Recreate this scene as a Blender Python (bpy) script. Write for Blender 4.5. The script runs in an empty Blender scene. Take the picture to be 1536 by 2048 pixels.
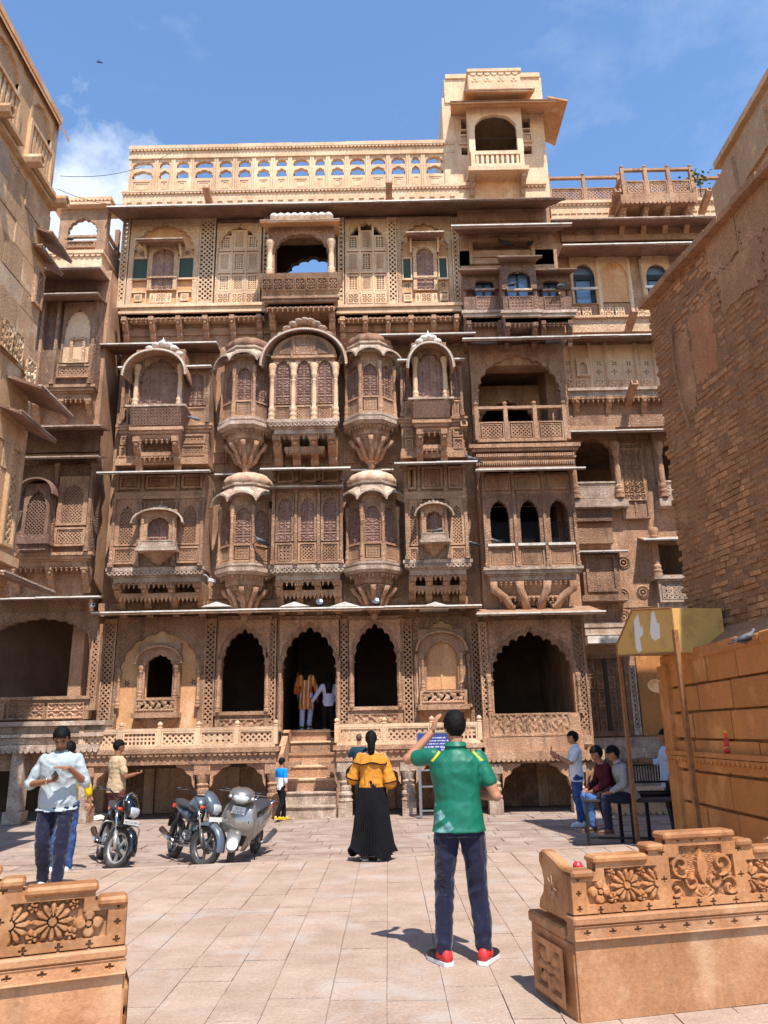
import bpy, bmesh, math, random
import numpy as np
from mathutils import Vector, Matrix, noise
rnd = random.Random(7)
SC = bpy.context.scene
COL = SC.collection
RAD = math.radians
# ------------------------------------------------------------------ camera
CAM_H, PITCH, ROLL, FPX = 1.62, RAD(15.9), 0.02, 1547.0
cam = bpy.data.cameras.new('camera'); cam_o = bpy.data.objects.new('camera', cam); COL.objects.link(cam_o)
cam.sensor_fit = 'VERTICAL'; cam.sensor_height = 36.0; cam.lens = 36.0*FPX/2048.0
cam.clip_start = 0.05; cam.clip_end = 3000
cam_o.matrix_world = Matrix.Translation((0, 0, CAM_H)) @ Matrix.Rotation(RAD(90)+PITCH, 4, 'X') @ Matrix.Rotation(-ROLL, 4, 'Z')
SC.camera = cam_o
SC.cycles.diffuse_bounces = 2; SC.cycles.glossy_bounces = 2; SC.cycles.max_bounces = 5
SC.render.resolution_x, SC.render.resolution_y = 768, 1024
# ------------------------------------------------------------------ sky and sun
SUN_TO = Vector((0.21, -0.57, 1.02)).normalized()          # towards the sun
ELEV = math.asin(SUN_TO.z); AZ = math.atan2(SUN_TO.x, SUN_TO.y)
world = bpy.data.worlds.new('World'); SC.world = world; world.use_nodes = True
nt = world.node_tree; nt.nodes.clear()
def N(t, kind, **kw):
    n = t.nodes.new(kind)
    for k, v in kw.items():
        if k in n.inputs.keys(): n.inputs[k].default_value = v
        else: setattr(n, k, v)
    return n
out = N(nt, 'ShaderNodeOutputWorld'); bg = N(nt, 'ShaderNodeBackground'); bg.inputs['Strength'].default_value = 0.09
sky = N(nt, 'ShaderNodeTexSky', sky_type='NISHITA', sun_disc=False, sun_elevation=ELEV, sun_rotation=AZ,
        altitude=200, air_density=1.0, dust_density=0.0, ozone_density=1.5)
tc = N(nt, 'ShaderNodeTexCoord')
cmap = N(nt, 'ShaderNodeMapping'); cmap.inputs['Scale'].default_value = (1.1, 1.1, 2.3); cmap.inputs['Location'].default_value = (3.1, 0.4, 1.7)
cn = N(nt, 'ShaderNodeTexNoise', Scale=1.7, Detail=9.0, Roughness=0.62, Distortion=0.35)
cr = N(nt, 'ShaderNodeValToRGB'); cr.color_ramp.elements[0].position = 0.53; cr.color_ramp.elements[1].position = 0.86
nt.links.new(tc.outputs['Generated'], cmap.inputs['Vector']); nt.links.new(cmap.outputs[0], cn.inputs['Vector']); nt.links.new(cn.outputs['Fac'], cr.inputs[0])
# one small cumulus low over the left roofs
cd = Vector((-0.330, 0.745, 0.572)).normalized()
dist = N(nt, 'ShaderNodeVectorMath', operation='DISTANCE'); dist.inputs[1].default_value = cd
nt.links.new(tc.outputs['Generated'], dist.inputs[0])
cn2 = N(nt, 'ShaderNodeTexNoise', Scale=11.0, Detail=8.0, Roughness=0.6); nt.links.new(tc.outputs['Generated'], cn2.inputs['Vector'])
add = N(nt, 'ShaderNodeMath', operation='MULTIPLY_ADD'); add.inputs[1].default_value = 0.26
nt.links.new(cn2.outputs['Fac'], add.inputs[0]); nt.links.new(dist.outputs['Value'], add.inputs[2])
mr = N(nt, 'ShaderNodeMapRange'); mr.inputs['From Min'].default_value = 0.16; mr.inputs['From Max'].default_value = 0.235
mr.inputs['To Min'].default_value = 0.8; mr.inputs['To Max'].default_value = 0.0
nt.links.new(add.outputs[0], mr.inputs['Value'])
mul = N(nt, 'ShaderNodeMath', operation='MULTIPLY'); mul.inputs[1].default_value = 0.42; nt.links.new(cr.outputs[0], mul.inputs[0])
veil = N(nt, 'ShaderNodeMath', operation='ADD'); veil.inputs[1].default_value = 0.03
mx = N(nt, 'ShaderNodeMath', operation='MAXIMUM'); nt.links.new(mul.outputs[0], veil.inputs[0]); nt.links.new(veil.outputs[0], mx.inputs[0]); nt.links.new(mr.outputs[0], mx.inputs[1])
mix = N(nt, 'ShaderNodeMix', data_type='RGBA'); mix.inputs[7].default_value = (9.5, 10.2, 11.2, 1)
skc = N(nt, 'ShaderNodeHueSaturation', Saturation=1.14, Value=2.3)
nt.links.new(sky.outputs[0], skc.inputs['Color'])
nt.links.new(mx.outputs[0], mix.inputs[0]); nt.links.new(skc.outputs[0], mix.inputs[6])
nt.links.new(mix.outputs[2], bg.inputs[0]); nt.links.new(bg.outputs[0], out.inputs[0])
sun = bpy.data.lights.new('sun', 'SUN'); sun.energy = 5.0; sun.angle = RAD(0.5); sun.color = (1.0, 0.95, 0.88)
sun_o = bpy.data.objects.new('sun', sun); COL.objects.link(sun_o); sun_o.location = (8, -12, 30)
sun_o.rotation_euler = (-SUN_TO).to_track_quat('-Z', 'Y').to_euler()
SC.view_settings.view_transform = 'Standard'; SC.view_settings.look = 'None'
SC.view_settings.exposure = 0.42; SC.view_settings.gamma = 1.0; SC.view_settings.use_curve_mapping = False
# ------------------------------------------------------------------ authoring helper: photograph pixel -> point on a plane of the place
def at(px, py, Y=None, Z=None, X=None):
    x = (px-768)/FPX; y = -(py-1024)/FPX
    c, s = math.cos(ROLL), math.sin(ROLL); x, y = c*x+s*y, -s*x+c*y
    d = Vector((x, math.cos(PITCH)-y*math.sin(PITCH), math.sin(PITCH)+y*math.cos(PITCH)))
    t = Y/d.y if Y is not None else ((Z-CAM_H)/d.z if Z is not None else X/d.x)
    return Vector((0, 0, CAM_H))+d*t
def PX(px, py, Y): return at(px, py, Y=Y).x
def PZ(py, Y, px=600): return at(px, py, Y=Y).z
# ------------------------------------------------------------------ materials
MATS = {}
def srgb(r, g, b):
    f = lambda c: (c/255/12.92 if c/255 <= 0.04045 else ((c/255+0.055)/1.055)**2.4)
    return (f(r), f(g), f(b), 1)
def stone(name, c1, c2, c3=None, sc=1.3, rough=0.85, carve=0.0, cs=22.0, stain=0.35, bump=0.25, spec=0.25, streak=True, wear=None, grime=(0.06,0.043,0.034,1), pv=0.13, grain=None):
    m = bpy.data.materials.new(name); m.use_nodes = True; t = m.node_tree; t.nodes.clear(); L = t.links.new
    o = N(t, 'ShaderNodeOutputMaterial'); p = N(t, 'ShaderNodeBsdfPrincipled'); p.inputs['Roughness'].default_value = rough
    p.inputs['Specular IOR Level'].default_value = spec
    g = N(t, 'ShaderNodeNewGeometry'); oi = N(t, 'ShaderNodeObjectInfo')
    n1 = N(t, 'ShaderNodeTexNoise', Scale=sc, Detail=4.0, Roughness=0.65); L(g.outputs['Position'], n1.inputs['Vector'])
    r1 = N(t, 'ShaderNodeValToRGB'); e = r1.color_ramp.elements; e[0].position = 0.32; e[0].color = c1; e[1].position = 0.68; e[1].color = c2
    if c3: k = e.new(0.5); k.color = c3
    L(n1.outputs['Fac'], r1.inputs[0])
    # each piece a little lighter or darker than its neighbours
    hv = N(t, 'ShaderNodeHueSaturation'); mrr = N(t, 'ShaderNodeMapRange'); mrr.inputs['To Min'].default_value = 1-pv; mrr.inputs['To Max'].default_value = 1+pv*.9
    L(oi.outputs['Random'], mrr.inputs['Value']); L(mrr.outputs[0], hv.inputs['Value']); L(r1.outputs[0], hv.inputs['Color'])
    col = hv.outputs[0]
    # fine grain
    n2 = N(t, 'ShaderNodeTexNoise', Scale=38.0, Detail=2.0, Roughness=0.7); L(g.outputs['Position'], n2.inputs['Vector'])
    mg = N(t, 'ShaderNodeMix', data_type='RGBA', blend_type='OVERLAY'); mg.inputs[0].default_value = grain if grain is not None else (0.4 if carve > 0 else 0.28); L(col, mg.inputs[6])
    bw = N(t, 'ShaderNodeMapRange'); bw.inputs['From Min'].default_value = 0.3; bw.inputs['From Max'].default_value = 0.7; L(n2.outputs['Fac'], bw.inputs['Value']); L(bw.outputs[0], mg.inputs[7]); col = mg.outputs[2]
    if stain > 0:   # rain streaks and soot
        mp = N(t, 'ShaderNodeMapping'); mp.inputs['Scale'].default_value = (2.6, 2.6, 0.45 if streak else 2.6); L(g.outputs['Position'], mp.inputs['Vector'])
        n3 = N(t, 'ShaderNodeTexNoise', Scale=1.6, Detail=4.0, Roughness=0.7); L(mp.outputs[0], n3.inputs['Vector'])
        r3 = N(t, 'ShaderNodeValToRGB'); r3.color_ramp.elements[0].position = 0.5; r3.color_ramp.elements[1].position = 0.78
        r3.color_ramp.elements[1].color = (stain, stain, stain, 1); L(n3.outputs['Fac'], r3.inputs[0])
        mm = N(t, 'ShaderNodeMix', data_type='RGBA'); L(r3.outputs[0], mm.inputs[0]); L(col, mm.inputs[6]); mm.inputs[7].default_value = grime; col = mm.outputs[2]
    if wear:        # pale lime bloom or worn patches with their own outline
        n4 = N(t, 'ShaderNodeTexNoise', Scale=2.3, Detail=4.0, Roughness=0.6); mp4 = N(t, 'ShaderNodeMapping'); mp4.inputs['Location'].default_value = (5.2, 1.3, 8.1)
        L(g.outputs['Position'], mp4.inputs['Vector']); L(mp4.outputs[0], n4.inputs['Vector'])
        r4 = N(t, 'ShaderNodeValToRGB'); r4.color_ramp.elements[0].position = 0.55; r4.color_ramp.elements[1].position = 0.66; r4.color_ramp.elements[1].color = (0.55, 0.55, 0.55, 1)
        L(n4.outputs['Fac'], r4.inputs[0]); m4 = N(t, 'ShaderNodeMix', data_type='RGBA'); L(r4.outputs[0], m4.inputs[0]); L(col, m4.inputs[6]); m4.inputs[7].default_value = wear; col = m4.outputs[2]
    L(col, p.inputs['Base Color'])
    h = n2.outputs['Fac']
    if carve > 0:   # shallow chiselled tracery
        v = N(t, 'ShaderNodeTexVoronoi', feature='F1', Scale=cs)
        mpv = N(t, 'ShaderNodeMapping'); mpv.inputs['Scale'].default_value = (1, 0.35, 1); L(g.outputs['Position'], mpv.inputs['Vector']); L(mpv.outputs[0], v.inputs['Vector'])
        ml = N(t, 'ShaderNodeMath', operation='MULTIPLY'); ml.inputs[1].default_value = 17.0; w = N(t, 'ShaderNodeMath', operation='SINE'); L(v.outputs['Distance'], ml.inputs[0]); L(ml.outputs[0], w.inputs[0])
        ma = N(t, 'ShaderNodeMath', operation='MULTIPLY_ADD'); ma.inputs[1].default_value = 1.1*carve; nm = N(t, 'ShaderNodeMath', operation='MULTIPLY'); nm.inputs[1].default_value = bump; L(h, nm.inputs[0]); L(w.outputs[0], ma.inputs[0]); L(nm.outputs[0], ma.inputs[2]); h = ma.outputs[0]
        b = N(t, 'ShaderNodeBump', Strength=0.8, Distance=0.014); L(h, b.inputs['Height'])
    else: b = N(t, 'ShaderNodeBump', Strength=bump, Distance=0.02); L(h, b.inputs['Height'])
    nb = b.outputs[0]
    L(nb, p.inputs['Normal']); L(p.outputs[0], o.inputs[0]); MATS[name] = m; return m
def plain(name, c, rough=0.5, metal=0.0, spec=0.5, bump=0.0, bs=60.0, var=0.0, vs=8.0, coat=0.0, dirt=None):
    m = bpy.data.materials.new(name); m.use_nodes = True; t = m.node_tree; t.nodes.clear(); L = t.links.new
    o = N(t, 'ShaderNodeOutputMaterial'); p = N(t, 'ShaderNodeBsdfPrincipled'); p.inputs['Roughness'].default_value = rough
    p.inputs['Metallic'].default_value = metal; p.inputs['Specular IOR Level'].default_value = spec; p.inputs['Base Color'].default_value = c
    p.inputs['Coat Weight'].default_value = coat
    tcn = N(t, 'ShaderNodeTexCoord'); col = None
    if var > 0 or dirt:
        n = N(t, 'ShaderNodeTexNoise', Scale=vs, Detail=5.0, Roughness=0.65); L(tcn.outputs['Object'], n.inputs['Vector'])
        r = N(t, 'ShaderNodeValToRGB'); e = r.color_ramp.elements; e[0].position = 0.3; e[1].position = 0.7
        d = dirt if dirt else tuple(x*(1-var) for x in c[:3])+(1,)
        e[0].color = d; e[1].color = tuple(min(1, x*(1+var*0.5)) for x in c[:3])+(1,)
        if dirt: e[0].position = 0.3; e[1].position = 0.46
        L(n.outputs['Fac'], r.inputs[0]); L(r.outputs[0], p.inputs['Base Color'])
    if bump > 0:
        nb = N(t, 'ShaderNodeTexNoise', Scale=bs, Detail=3.0); L(tcn.outputs['Object'], nb.inputs['Vector'])
        b = N(t, 'ShaderNodeBump', Strength=bump, Distance=0.01); L(nb.outputs['Fac'], b.inputs['Height']); L(b.outputs[0], p.inputs['Normal'])
    L(p.outputs[0], o.inputs[0]); MATS[name] = m; return m
def cloth(name, c, c2=None, rough=0.8, fold=0.35, fs=7.0, sheen=0.0, stretch=(1, 1, 0.45), spec=0.2):
    m = bpy.data.materials.new(name); m.use_nodes = True; t = m.node_tree; t.nodes.clear(); L = t.links.new
    o = N(t, 'ShaderNodeOutputMaterial'); p = N(t, 'ShaderNodeBsdfPrincipled'); p.inputs['Roughness'].default_value = rough; p.inputs['Specular IOR Level'].default_value = spec
    p.inputs['Sheen Weight'].default_value = sheen
    tcn = N(t, 'ShaderNodeTexCoord'); n = N(t, 'ShaderNodeTexNoise', Scale=14.0, Detail=5.0); L(tcn.outputs['Object'], n.inputs['Vector'])
    r = N(t, 'ShaderNodeValToRGB'); e = r.color_ramp.elements; e[0].position = 0.35; e[1].position = 0.65
    e[0].color = tuple(x*0.86 for x in c[:3])+(1,) if not c2 else c2; e[1].color = c
    L(n.outputs['Fac'], r.inputs[0]); L(r.outputs[0], p.inputs['Base Color'])
    mp = N(t, 'ShaderNodeMapping'); mp.inputs['Scale'].default_value = stretch; mp.inputs['Rotation'].default_value = (0.2, 0.5, 0.1); L(tcn.outputs['Object'], mp.inputs['Vector'])
    nb = N(t, 'ShaderNodeTexNoise', Scale=fs, Detail=4.0, Roughness=0.5, Distortion=0.8); L(mp.outputs[0], nb.inputs['Vector'])
    b = N(t, 'ShaderNodeBump', Strength=fold, Distance=0.06); L(nb.outputs['Fac'], b.inputs['Height']); L(b.outputs[0], p.inputs['Normal'])
    L(p.outputs[0], o.inputs[0]); MATS[name] = m; return m
S = srgb
stone('main', S(167,126,98), S(202,162,131), S(184,143,113), carve=0.35, cs=19, stain=0.66)
stone('main_carved', S(152,114,90), S(196,157,129), S(173,134,107), carve=1.0, cs=14, stain=0.66)
stone('pale', S(206,166,130), S(228,194,160), S(216,180,146), stain=0.42)
stone('pale_carved', S(202,162,126), S(226,190,156), S(214,176,142), carve=0.75, cs=12, stain=0.42)
stone('honey', S(206,150,98), S(218,172,124), S(202,150,108), stain=0.26, sc=0.9, wear=S(224,194,158))
stone('grey', S(160,136,118), S(214,194,174), S(188,162,142), stain=0.6, sc=3.0, carve=0.3, cs=19)
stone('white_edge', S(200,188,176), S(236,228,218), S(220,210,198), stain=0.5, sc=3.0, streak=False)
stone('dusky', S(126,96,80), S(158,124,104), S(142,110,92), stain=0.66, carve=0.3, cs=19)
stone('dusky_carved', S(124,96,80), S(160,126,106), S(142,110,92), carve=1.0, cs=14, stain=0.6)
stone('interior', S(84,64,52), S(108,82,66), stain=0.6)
stone('paving', S(164,139,121), S(182,159,142), S(172,148,130), sc=1.6, stain=0.42, bump=0.5, streak=False, wear=S(176,166,158), grime=(0.2,0.15,0.12,1), rough=0.8, pv=0.05, grain=0.13)
stone('paving_old', S(150,126,112), S(176,154,140), S(162,140,126), sc=2.0, stain=0.34, bump=0.5, streak=False, wear=S(170,162,154), pv=0.08, grain=0.13)
stone('joint', S(138,122,110), S(156,142,132), sc=3.0, stain=0.3, streak=False, grain=0.13)
stone('ashlar', S(182,144,108), S(208,170,132), S(194,154,116), sc=1.0, stain=0.4, bump=0.4, wear=S(222,200,170), grain=0.2)
stone('ashlar_rough', S(188,148,112), S(206,166,128), S(180,144,112), sc=3.5, stain=0.45, bump=0.9)
stone('ashlar_grey', S(166,142,120), S(192,164,136), sc=3.0, stain=0.4, bump=0.8)
stone('brick', S(160,112,76), S(190,140,98), S(174,124,86), sc=3.0, stain=0.45, bump=0.9, streak=False, wear=S(178,132,98), pv=0.26)
stone('mortar', S(158,114,80), S(176,130,92), S(150,110,80), sc=2.0, stain=0.5, bump=1.0, streak=False)
stone('plaster_old', S(168,122,86), S(186,138,100), S(160,118,86), sc=2.0, stain=0.3, bump=0.7)
stone('plaster_warm', S(170,116,80), S(186,130,92), sc=2.0, stain=0.35, bump=0.6)
stone('orange_wall', S(192,128,70), S(212,150,92), S(182,120,68), sc=1.8, stain=0.4, bump=0.5, grime=(0.2,0.12,0.06,1), grain=0.13)
stone('orange_joint', S(140,98,60), S(164,118,76), sc=4.0, stain=0.3)
stone('bench_stone', S(146,94,56), S(182,130,88), S(166,112,70), sc=4.5, rough=0.5, spec=0.4, stain=0.5, bump=0.12, streak=False, wear=S(196,150,108), grain=0.13)
stone('bench_worn', S(160,108,70), S(190,140,102), S(176,124,86), sc=2.0, rough=0.55, spec=0.35, stain=0.36, bump=0.25, wear=S(200,160,126), grain=0.13)
stone('shutter', S(142,108,96), S(168,134,120), S(154,120,106), stain=0.3, sc=4, rough=0.8)
stone('door_wood', S(104,78,58), S(150,118,92), S(124,94,72), stain=0.4, sc=5)
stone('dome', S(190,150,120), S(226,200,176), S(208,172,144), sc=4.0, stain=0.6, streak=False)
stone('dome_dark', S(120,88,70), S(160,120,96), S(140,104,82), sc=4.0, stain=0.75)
plain('iron', S(38,34,33), 0.55, 0.3, bump=0.2, var=0.3)
plain('steel', S(150,150,150), 0.4, 0.7, var=0.2)
plain('chrome', S(205,205,205), 0.18, 1.0)
plain('alloy', S(190,190,188), 0.38, 0.6, var=0.2)
plain('gunmetal', S(105,106,108), 0.4, 0.6, var=0.25)
plain('black_paint', S(12,12,18), 0.12, 0.0, 0.6, coat=0.8)
plain('black_plastic', S(26,26,28), 0.55, var=0.25)
plain('rubber', S(52,50,48), 0.85, var=0.3, dirt=S(96,90,84), vs=5)
plain('grey_paint', S(84,94,106), 0.3, 0.1, coat=0.4)
plain('silver_paint', S(146,141,134), 0.27, 0.6, coat=0.5, var=0.1)
plain('silver_dark', S(122,114,104), 0.34, 0.5, coat=0.3)
plain('seat_vinyl', S(58,58,62), 0.6, bump=0.2)
plain('lamp_glass', S(205,210,212), 0.12, 0.35, coat=0.6)
plain('indicator', S(225,70,25), 0.25)
plain('plate_white', S(235,235,230), 0.4)
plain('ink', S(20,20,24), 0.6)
plain('glass', S(120,150,185), 0.06, 0.0, 0.8)
plain('glass_green', S(62,78,66), 0.6, 0.0, 0.3, bump=0.6, bs=40, var=0.4, vs=30)
plain('window_frame', S(46,50,60), 0.5)
plain('skin', S(176,122,92), 0.5, spec=0.35, var=0.08)
plain('skin_dark', S(148,100,74), 0.5, spec=0.35, var=0.08)
plain('skin_light', S(205,155,125), 0.5, spec=0.35, var=0.06)
plain('lips', S(130,70,62), 0.5)
plain('hair', S(14,11,11), 0.62, spec=0.18, bump=1.0, bs=70, var=0.3, vs=60)
plain('hair_short', S(92,68,54), 0.7, bump=0.3, bs=120)
plain('eye_dark', S(16,12,12), 0.2)
cloth('shirt_blue', S(176,186,190), fold=0.45)
cloth('navy', S(26,27,52), fold=0.45, rough=0.6, sheen=0.2)
cloth('jeans', S(62,92,142), S(40,60,108), fold=0.4)
cloth('jeans_light', S(92,124,168), S(64,94,144), fold=0.4)
cloth('yellow', S(240,205,20))
cloth('beige', S(200,172,138), fold=0.6)
cloth('maroon_pants', S(112,66,62))
cloth('green', S(8,104,80), rough=0.5, fold=0.3, fs=5, spec=0.4, stretch=(1.0,1.0,0.6))
cloth('green_trim', S(214,200,30), fold=0.1)
cloth('green_pattern', S(120,165,160), S(64,104,100), rough=0.45, fold=0.4)
cloth('mustard', S(206,138,52), fold=0.5)
cloth('black_cloth', S(18,17,22), fold=0.5)
cloth('white_shirt', S(226,229,233), fold=0.6)
cloth('grey_shirt', S(150,146,146), fold=0.5)
cloth('maroon', S(84,22,32), S(60,14,24), fold=0.5)
cloth('teal', S(34,64,76))
cloth('boy_blue', S(20,140,225))
cloth('boy_white', S(225,228,230))
cloth('stripe_orange', S(208,112,34), fold=0.4)
cloth('cream', S(228,212,184), fold=0.2)
cloth('rust', S(196,92,34), fold=0.3)
cloth('lilac_white', S(196,194,220), fold=0.4)
cloth('pale_blue', S(186,200,226), fold=0.4)
plain('shoe_white', S(222,222,222), 0.6, var=0.15)
plain('shoe_red', S(205,48,48), 0.6, var=0.2)
plain('shoe_black', S(28,27,30), 0.6)
plain('shoe_blue', S(42,44,92), 0.6)
plain('sandal', S(96,72,56), 0.6)
plain('sandal_yellow', S(228,200,60), 0.5)
plain('board_blue', S(38,52,132), 0.35, coat=0.2)
plain('board_text', S(232,236,242), 0.5)
plain('yellow_metal', S(200,158,88), 0.5, 0.0, var=0.12, vs=3, dirt=S(176,136,78), bump=0.1)
plain('white_flake', S(226,222,214), 0.7)
plain('rust_post', S(150,100,58), 0.7, var=0.4, vs=14, bump=0.4)
plain('red_plastic', S(222,52,62), 0.35)
plain('pigeon', S(100,99,102), 0.6, var=0.3, vs=14)
plain('pigeon_dark', S(44,44,48), 0.6)
plain('leaf', S(60,96,44), 0.5)
plain('bark', S(96,78,60), 0.9)
plain('cable', S(26,26,28), 0.7)
plain('wood_pale', S(196,164,120), 0.7, var=0.25, vs=12)
plain('wood_dark', S(44,34,30), 0.6, var=0.3, vs=8, bump=0.2)
plain('phone', S(16,17,20), 0.15, coat=0.5)
plain('screen', S(40,44,52), 0.1)
plain('gold', S(220,170,80), 0.3, 0.8)
plain('scarlet', S(190,50,30), 0.6, var=0.3, vs=30)
plain('blue_tarp', S(44,92,120), 0.6)
plain('horn_white', S(226,196,160), 0.5)
# ------------------------------------------------------------------ mesh helpers
WORLD_THINGS = {}
def setp(o, parent, loc=None, rz=0.0, scale=None, rot=None):
    if loc is not None: o.location = loc
    if rot is not None: o.rotation_euler = rot
    elif rz: o.rotation_euler = (0, 0, rz)
    if scale is not None: o.scale = scale
    if parent is not None:
        o.parent = parent
        if parent.name in WORLD_THINGS: o.matrix_parent_inverse = Matrix.Translation(-WORLD_THINGS[parent.name])
    return o
def tag(o, label=None, cat=None, group=None, kind=None):
    if label: o['label'] = label
    if cat: o['category'] = cat
    if group: o['group'] = group
    if kind: o['kind'] = kind
    return o
def thing(name, label, cat, loc=(0, 0, 0), rz=0.0, group=None, world=False, rot=None):
    o = bpy.data.objects.new(name, None); COL.objects.link(o); o.empty_display_size = 0.2
    o.location = loc; o.rotation_euler = rot if rot else (0, 0, rz); tag(o, label, cat, group)
    if world: WORLD_THINGS[o.name] = Vector(loc)
    return o
def copy_tree(o, parent=None, **kw):
    c = o.copy(); COL.objects.link(c)
    if parent is not None: c.parent = parent
    for ch in list(o.children): copy_tree(ch, c)
    return c
def inst(name, mesh, parent=None, loc=(0, 0, 0), rz=0.0, scale=None, rot=None, kind=None, mat=None):
    o = bpy.data.objects.new(name, mesh); COL.objects.link(o); setp(o, parent, loc, rz, scale, rot)
    if kind: o['kind'] = kind
    return o
class MB:
    def __init__(s): s.v = []; s.f = []
    def add(s, vs, fs, M=None):
        b = len(s.v)
        if M is not None: vs = [tuple(M @ Vector(v)) for v in vs]
        s.v += [tuple(v) for v in vs]; s.f += [tuple(b+i for i in f) for f in fs]; return s
    def box(s, x0, x1, y0, y1, z0, z1, M=None):
        if x0 > x1: x0, x1 = x1, x0
        if y0 > y1: y0, y1 = y1, y0
        if z0 > z1: z0, z1 = z1, z0
        return s.add([(x0,y0,z0),(x1,y0,z0),(x1,y1,z0),(x0,y1,z0),(x0,y0,z1),(x1,y0,z1),(x1,y1,z1),(x0,y1,z1)],
              [(3,2,1,0),(4,5,6,7),(0,1,5,4),(1,2,6,5),(2,3,7,6),(3,0,4,7)], M)
    def cbox(s, c, d, M=None): return s.box(c[0]-d[0]/2, c[0]+d[0]/2, c[1]-d[1]/2, c[1]+d[1]/2, c[2]-d[2]/2, c[2]+d[2]/2, M)
    def frustum(s, x0, x1, z0, y0, X0, X1, z1, y1, yb):   # front face slopes from (x0..x1,y0,z0) to (X0..X1,y1,z1); back at yb
        return s.add([(x0,y0,z0),(x1,y0,z0),(x1,yb,z0),(x0,yb,z0),(X0,y1,z1),(X1,y1,z1),(X1,yb,z1),(X0,yb,z1)],
              [(3,2,1,0),(4,5,6,7),(0,1,5,4),(1,2,6,5),(2,3,7,6),(3,0,4,7)])
    def prism(s, poly, a0, a1, axis='y', M=None):
        n = len(poly)
        mk = {'y': lambda p, a: (p[0], a, p[1]), 'x': lambda p, a: (a, p[0], p[1]), 'z': lambda p, a: (p[0], p[1], a)}[axis]
        vs = [mk(p, a0) for p in poly]+[mk(p, a1) for p in poly]
        fs = [tuple(range(n))[::-1], tuple(range(n, 2*n))]+[(i, (i+1) % n, n+(i+1) % n, n+i) for i in range(n)]
        return s.add(vs, fs, M)
    def lathe(s, prof, c=(0, 0, 0), n=10, a0=0.0, a1=2*math.pi, sy=1.0, M=None, cap=True):
        full = abs(a1-a0-2*math.pi) < 1e-6; k = n if full else n+1; vs = []; fs = []
        for r, z in prof:
            for i in range(k):
                a = a0+(a1-a0)*i/n; vs.append((c[0]+r*math.cos(a), c[1]+sy*r*math.sin(a), c[2]+z))
        for j in range(len(prof)-1):
            for i in range(n):
                i2 = (i+1) % k if full else i+1
                fs.append((j*k+i, j*k+i2, (j+1)*k+i2, (j+1)*k+i))
        if full and cap: fs.append(tuple(range(k))[::-1]); fs.append(tuple((len(prof)-1)*k+i for i in range(k)))
        return s.add(vs, fs, M)
    def tube(s, pts, rad, n=8, cap=True, sq=1.0, closed=False):
        pts = [Vector(p) for p in pts]; m = len(pts)
        rad = [rad]*m if not isinstance(rad, (list, tuple)) else rad
        up = Vector((0, 0, 1)); vs = []; fs = []; pn = None
        for i, p in enumerate(pts):
            if closed: t = pts[(i+1) % m]-pts[i-1]
            else: t = (pts[min(i+1, m-1)]-pts[max(i-1, 0)])
            t = t.normalized() if t.length > 1e-9 else Vector((0, 0, 1))
            if pn is None:
                r = up if abs(t.z) < 0.9 else Vector((0, 1, 0)); a = t.cross(r).normalized()
            else:
                a = (pn-t*pn.dot(t)); a = a.normalized() if a.length > 1e-6 else t.cross(up).normalized()
            pn = a; b = t.cross(a)
            for k in range(n):
                g = 2*math.pi*k/n; vs.append(p+a*(rad[i]*math.cos(g))+b*(rad[i]*sq*math.sin(g)))
        for i in range(m if closed else m-1):
            for k in range(n):
                j = (i+1) % m
                fs.append((i*n+k, i*n+(k+1) % n, j*n+(k+1) % n, j*n+k))
        if cap and not closed: fs.append(tuple(range(n))[::-1]); fs.append(tuple((m-1)*n+k for k in range(n)))
        return s.add(vs, fs)
    def loft(s, rings, n=16, cap=True):      # rings: (center, axisA, axisB) half-axis vectors
        vs = []; fs = []
        for c, a, b in rings:
            c, a, b = Vector(c), Vector(a), Vector(b)
            for k in range(n):
                g = 2*math.pi*k/n; vs.append(c+a*math.cos(g)+b*math.sin(g))
        m = len(rings)
        for i in range(m-1):
            for k in range(n): fs.append((i*n+k, i*n+(k+1) % n, (i+1)*n+(k+1) % n, (i+1)*n+k))
        if cap: fs.append(tuple(range(n))[::-1]); fs.append(tuple((m-1)*n+k for k in range(n)))
        return s.add(vs, fs)
    def ball(s, c, r, n=10, m=7, M=None):
        r = (r, r, r) if not isinstance(r, (list, tuple)) else r
        vs = []; fs = []
        for j in range(m+1):
            t = -math.pi/2+math.pi*j/m
            for i in range(n):
                a = 2*math.pi*i/n; vs.append((c[0]+r[0]*math.cos(t)*math.cos(a), c[1]+r[1]*math.cos(t)*math.sin(a), c[2]+r[2]*math.sin(t)))
        for j in range(m):
            for i in range(n): fs.append((j*n+i, j*n+(i+1) % n, (j+1)*n+(i+1) % n, (j+1)*n+i))
        return s.add(vs, fs, M)
    def arch(s, x0, x1, z0, z1, y0, y1, ow, sill, spring, apex, xc=None, lobes=7, d=0.10, ogee=0.06, res=6, cusp=True, flat_sill=True):
        """wall panel x0..x1, z0..z1 (front y0, back y1) with a cusped arch opening ow wide from sill to apex"""
        xc = (x0+x1)/2 if xc is None else xc; a = ow/2; b = apex-spring
        nn = max(12, lobes*res); inner = []
        for i in range(nn+1):
            th = math.pi*(1-i/nn)
            m_ = 1-d*(1-abs(math.sin(lobes*th)))**1.4 if cusp else 1.0
            og = ogee*b*math.exp(-((th-math.pi/2)/0.16)**2)
            ix = xc+a*m_*math.cos(th); iz = spring+b*(1-ogee)*m_*math.sin(th)+og
            inner.append((ix, max(iz, spring)))
        def outer(p):
            dx, dz = p[0]-xc, p[1]-spring
            ts = []
            if dx < -1e-6: ts.append((x0-xc)/dx)
            if dx > 1e-6: ts.append((x1-xc)/dx)
            if dz > 1e-6: ts.append((z1-spring)/dz)
            t = min(ts); return (xc+dx*t, spring+dz*t)
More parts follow.
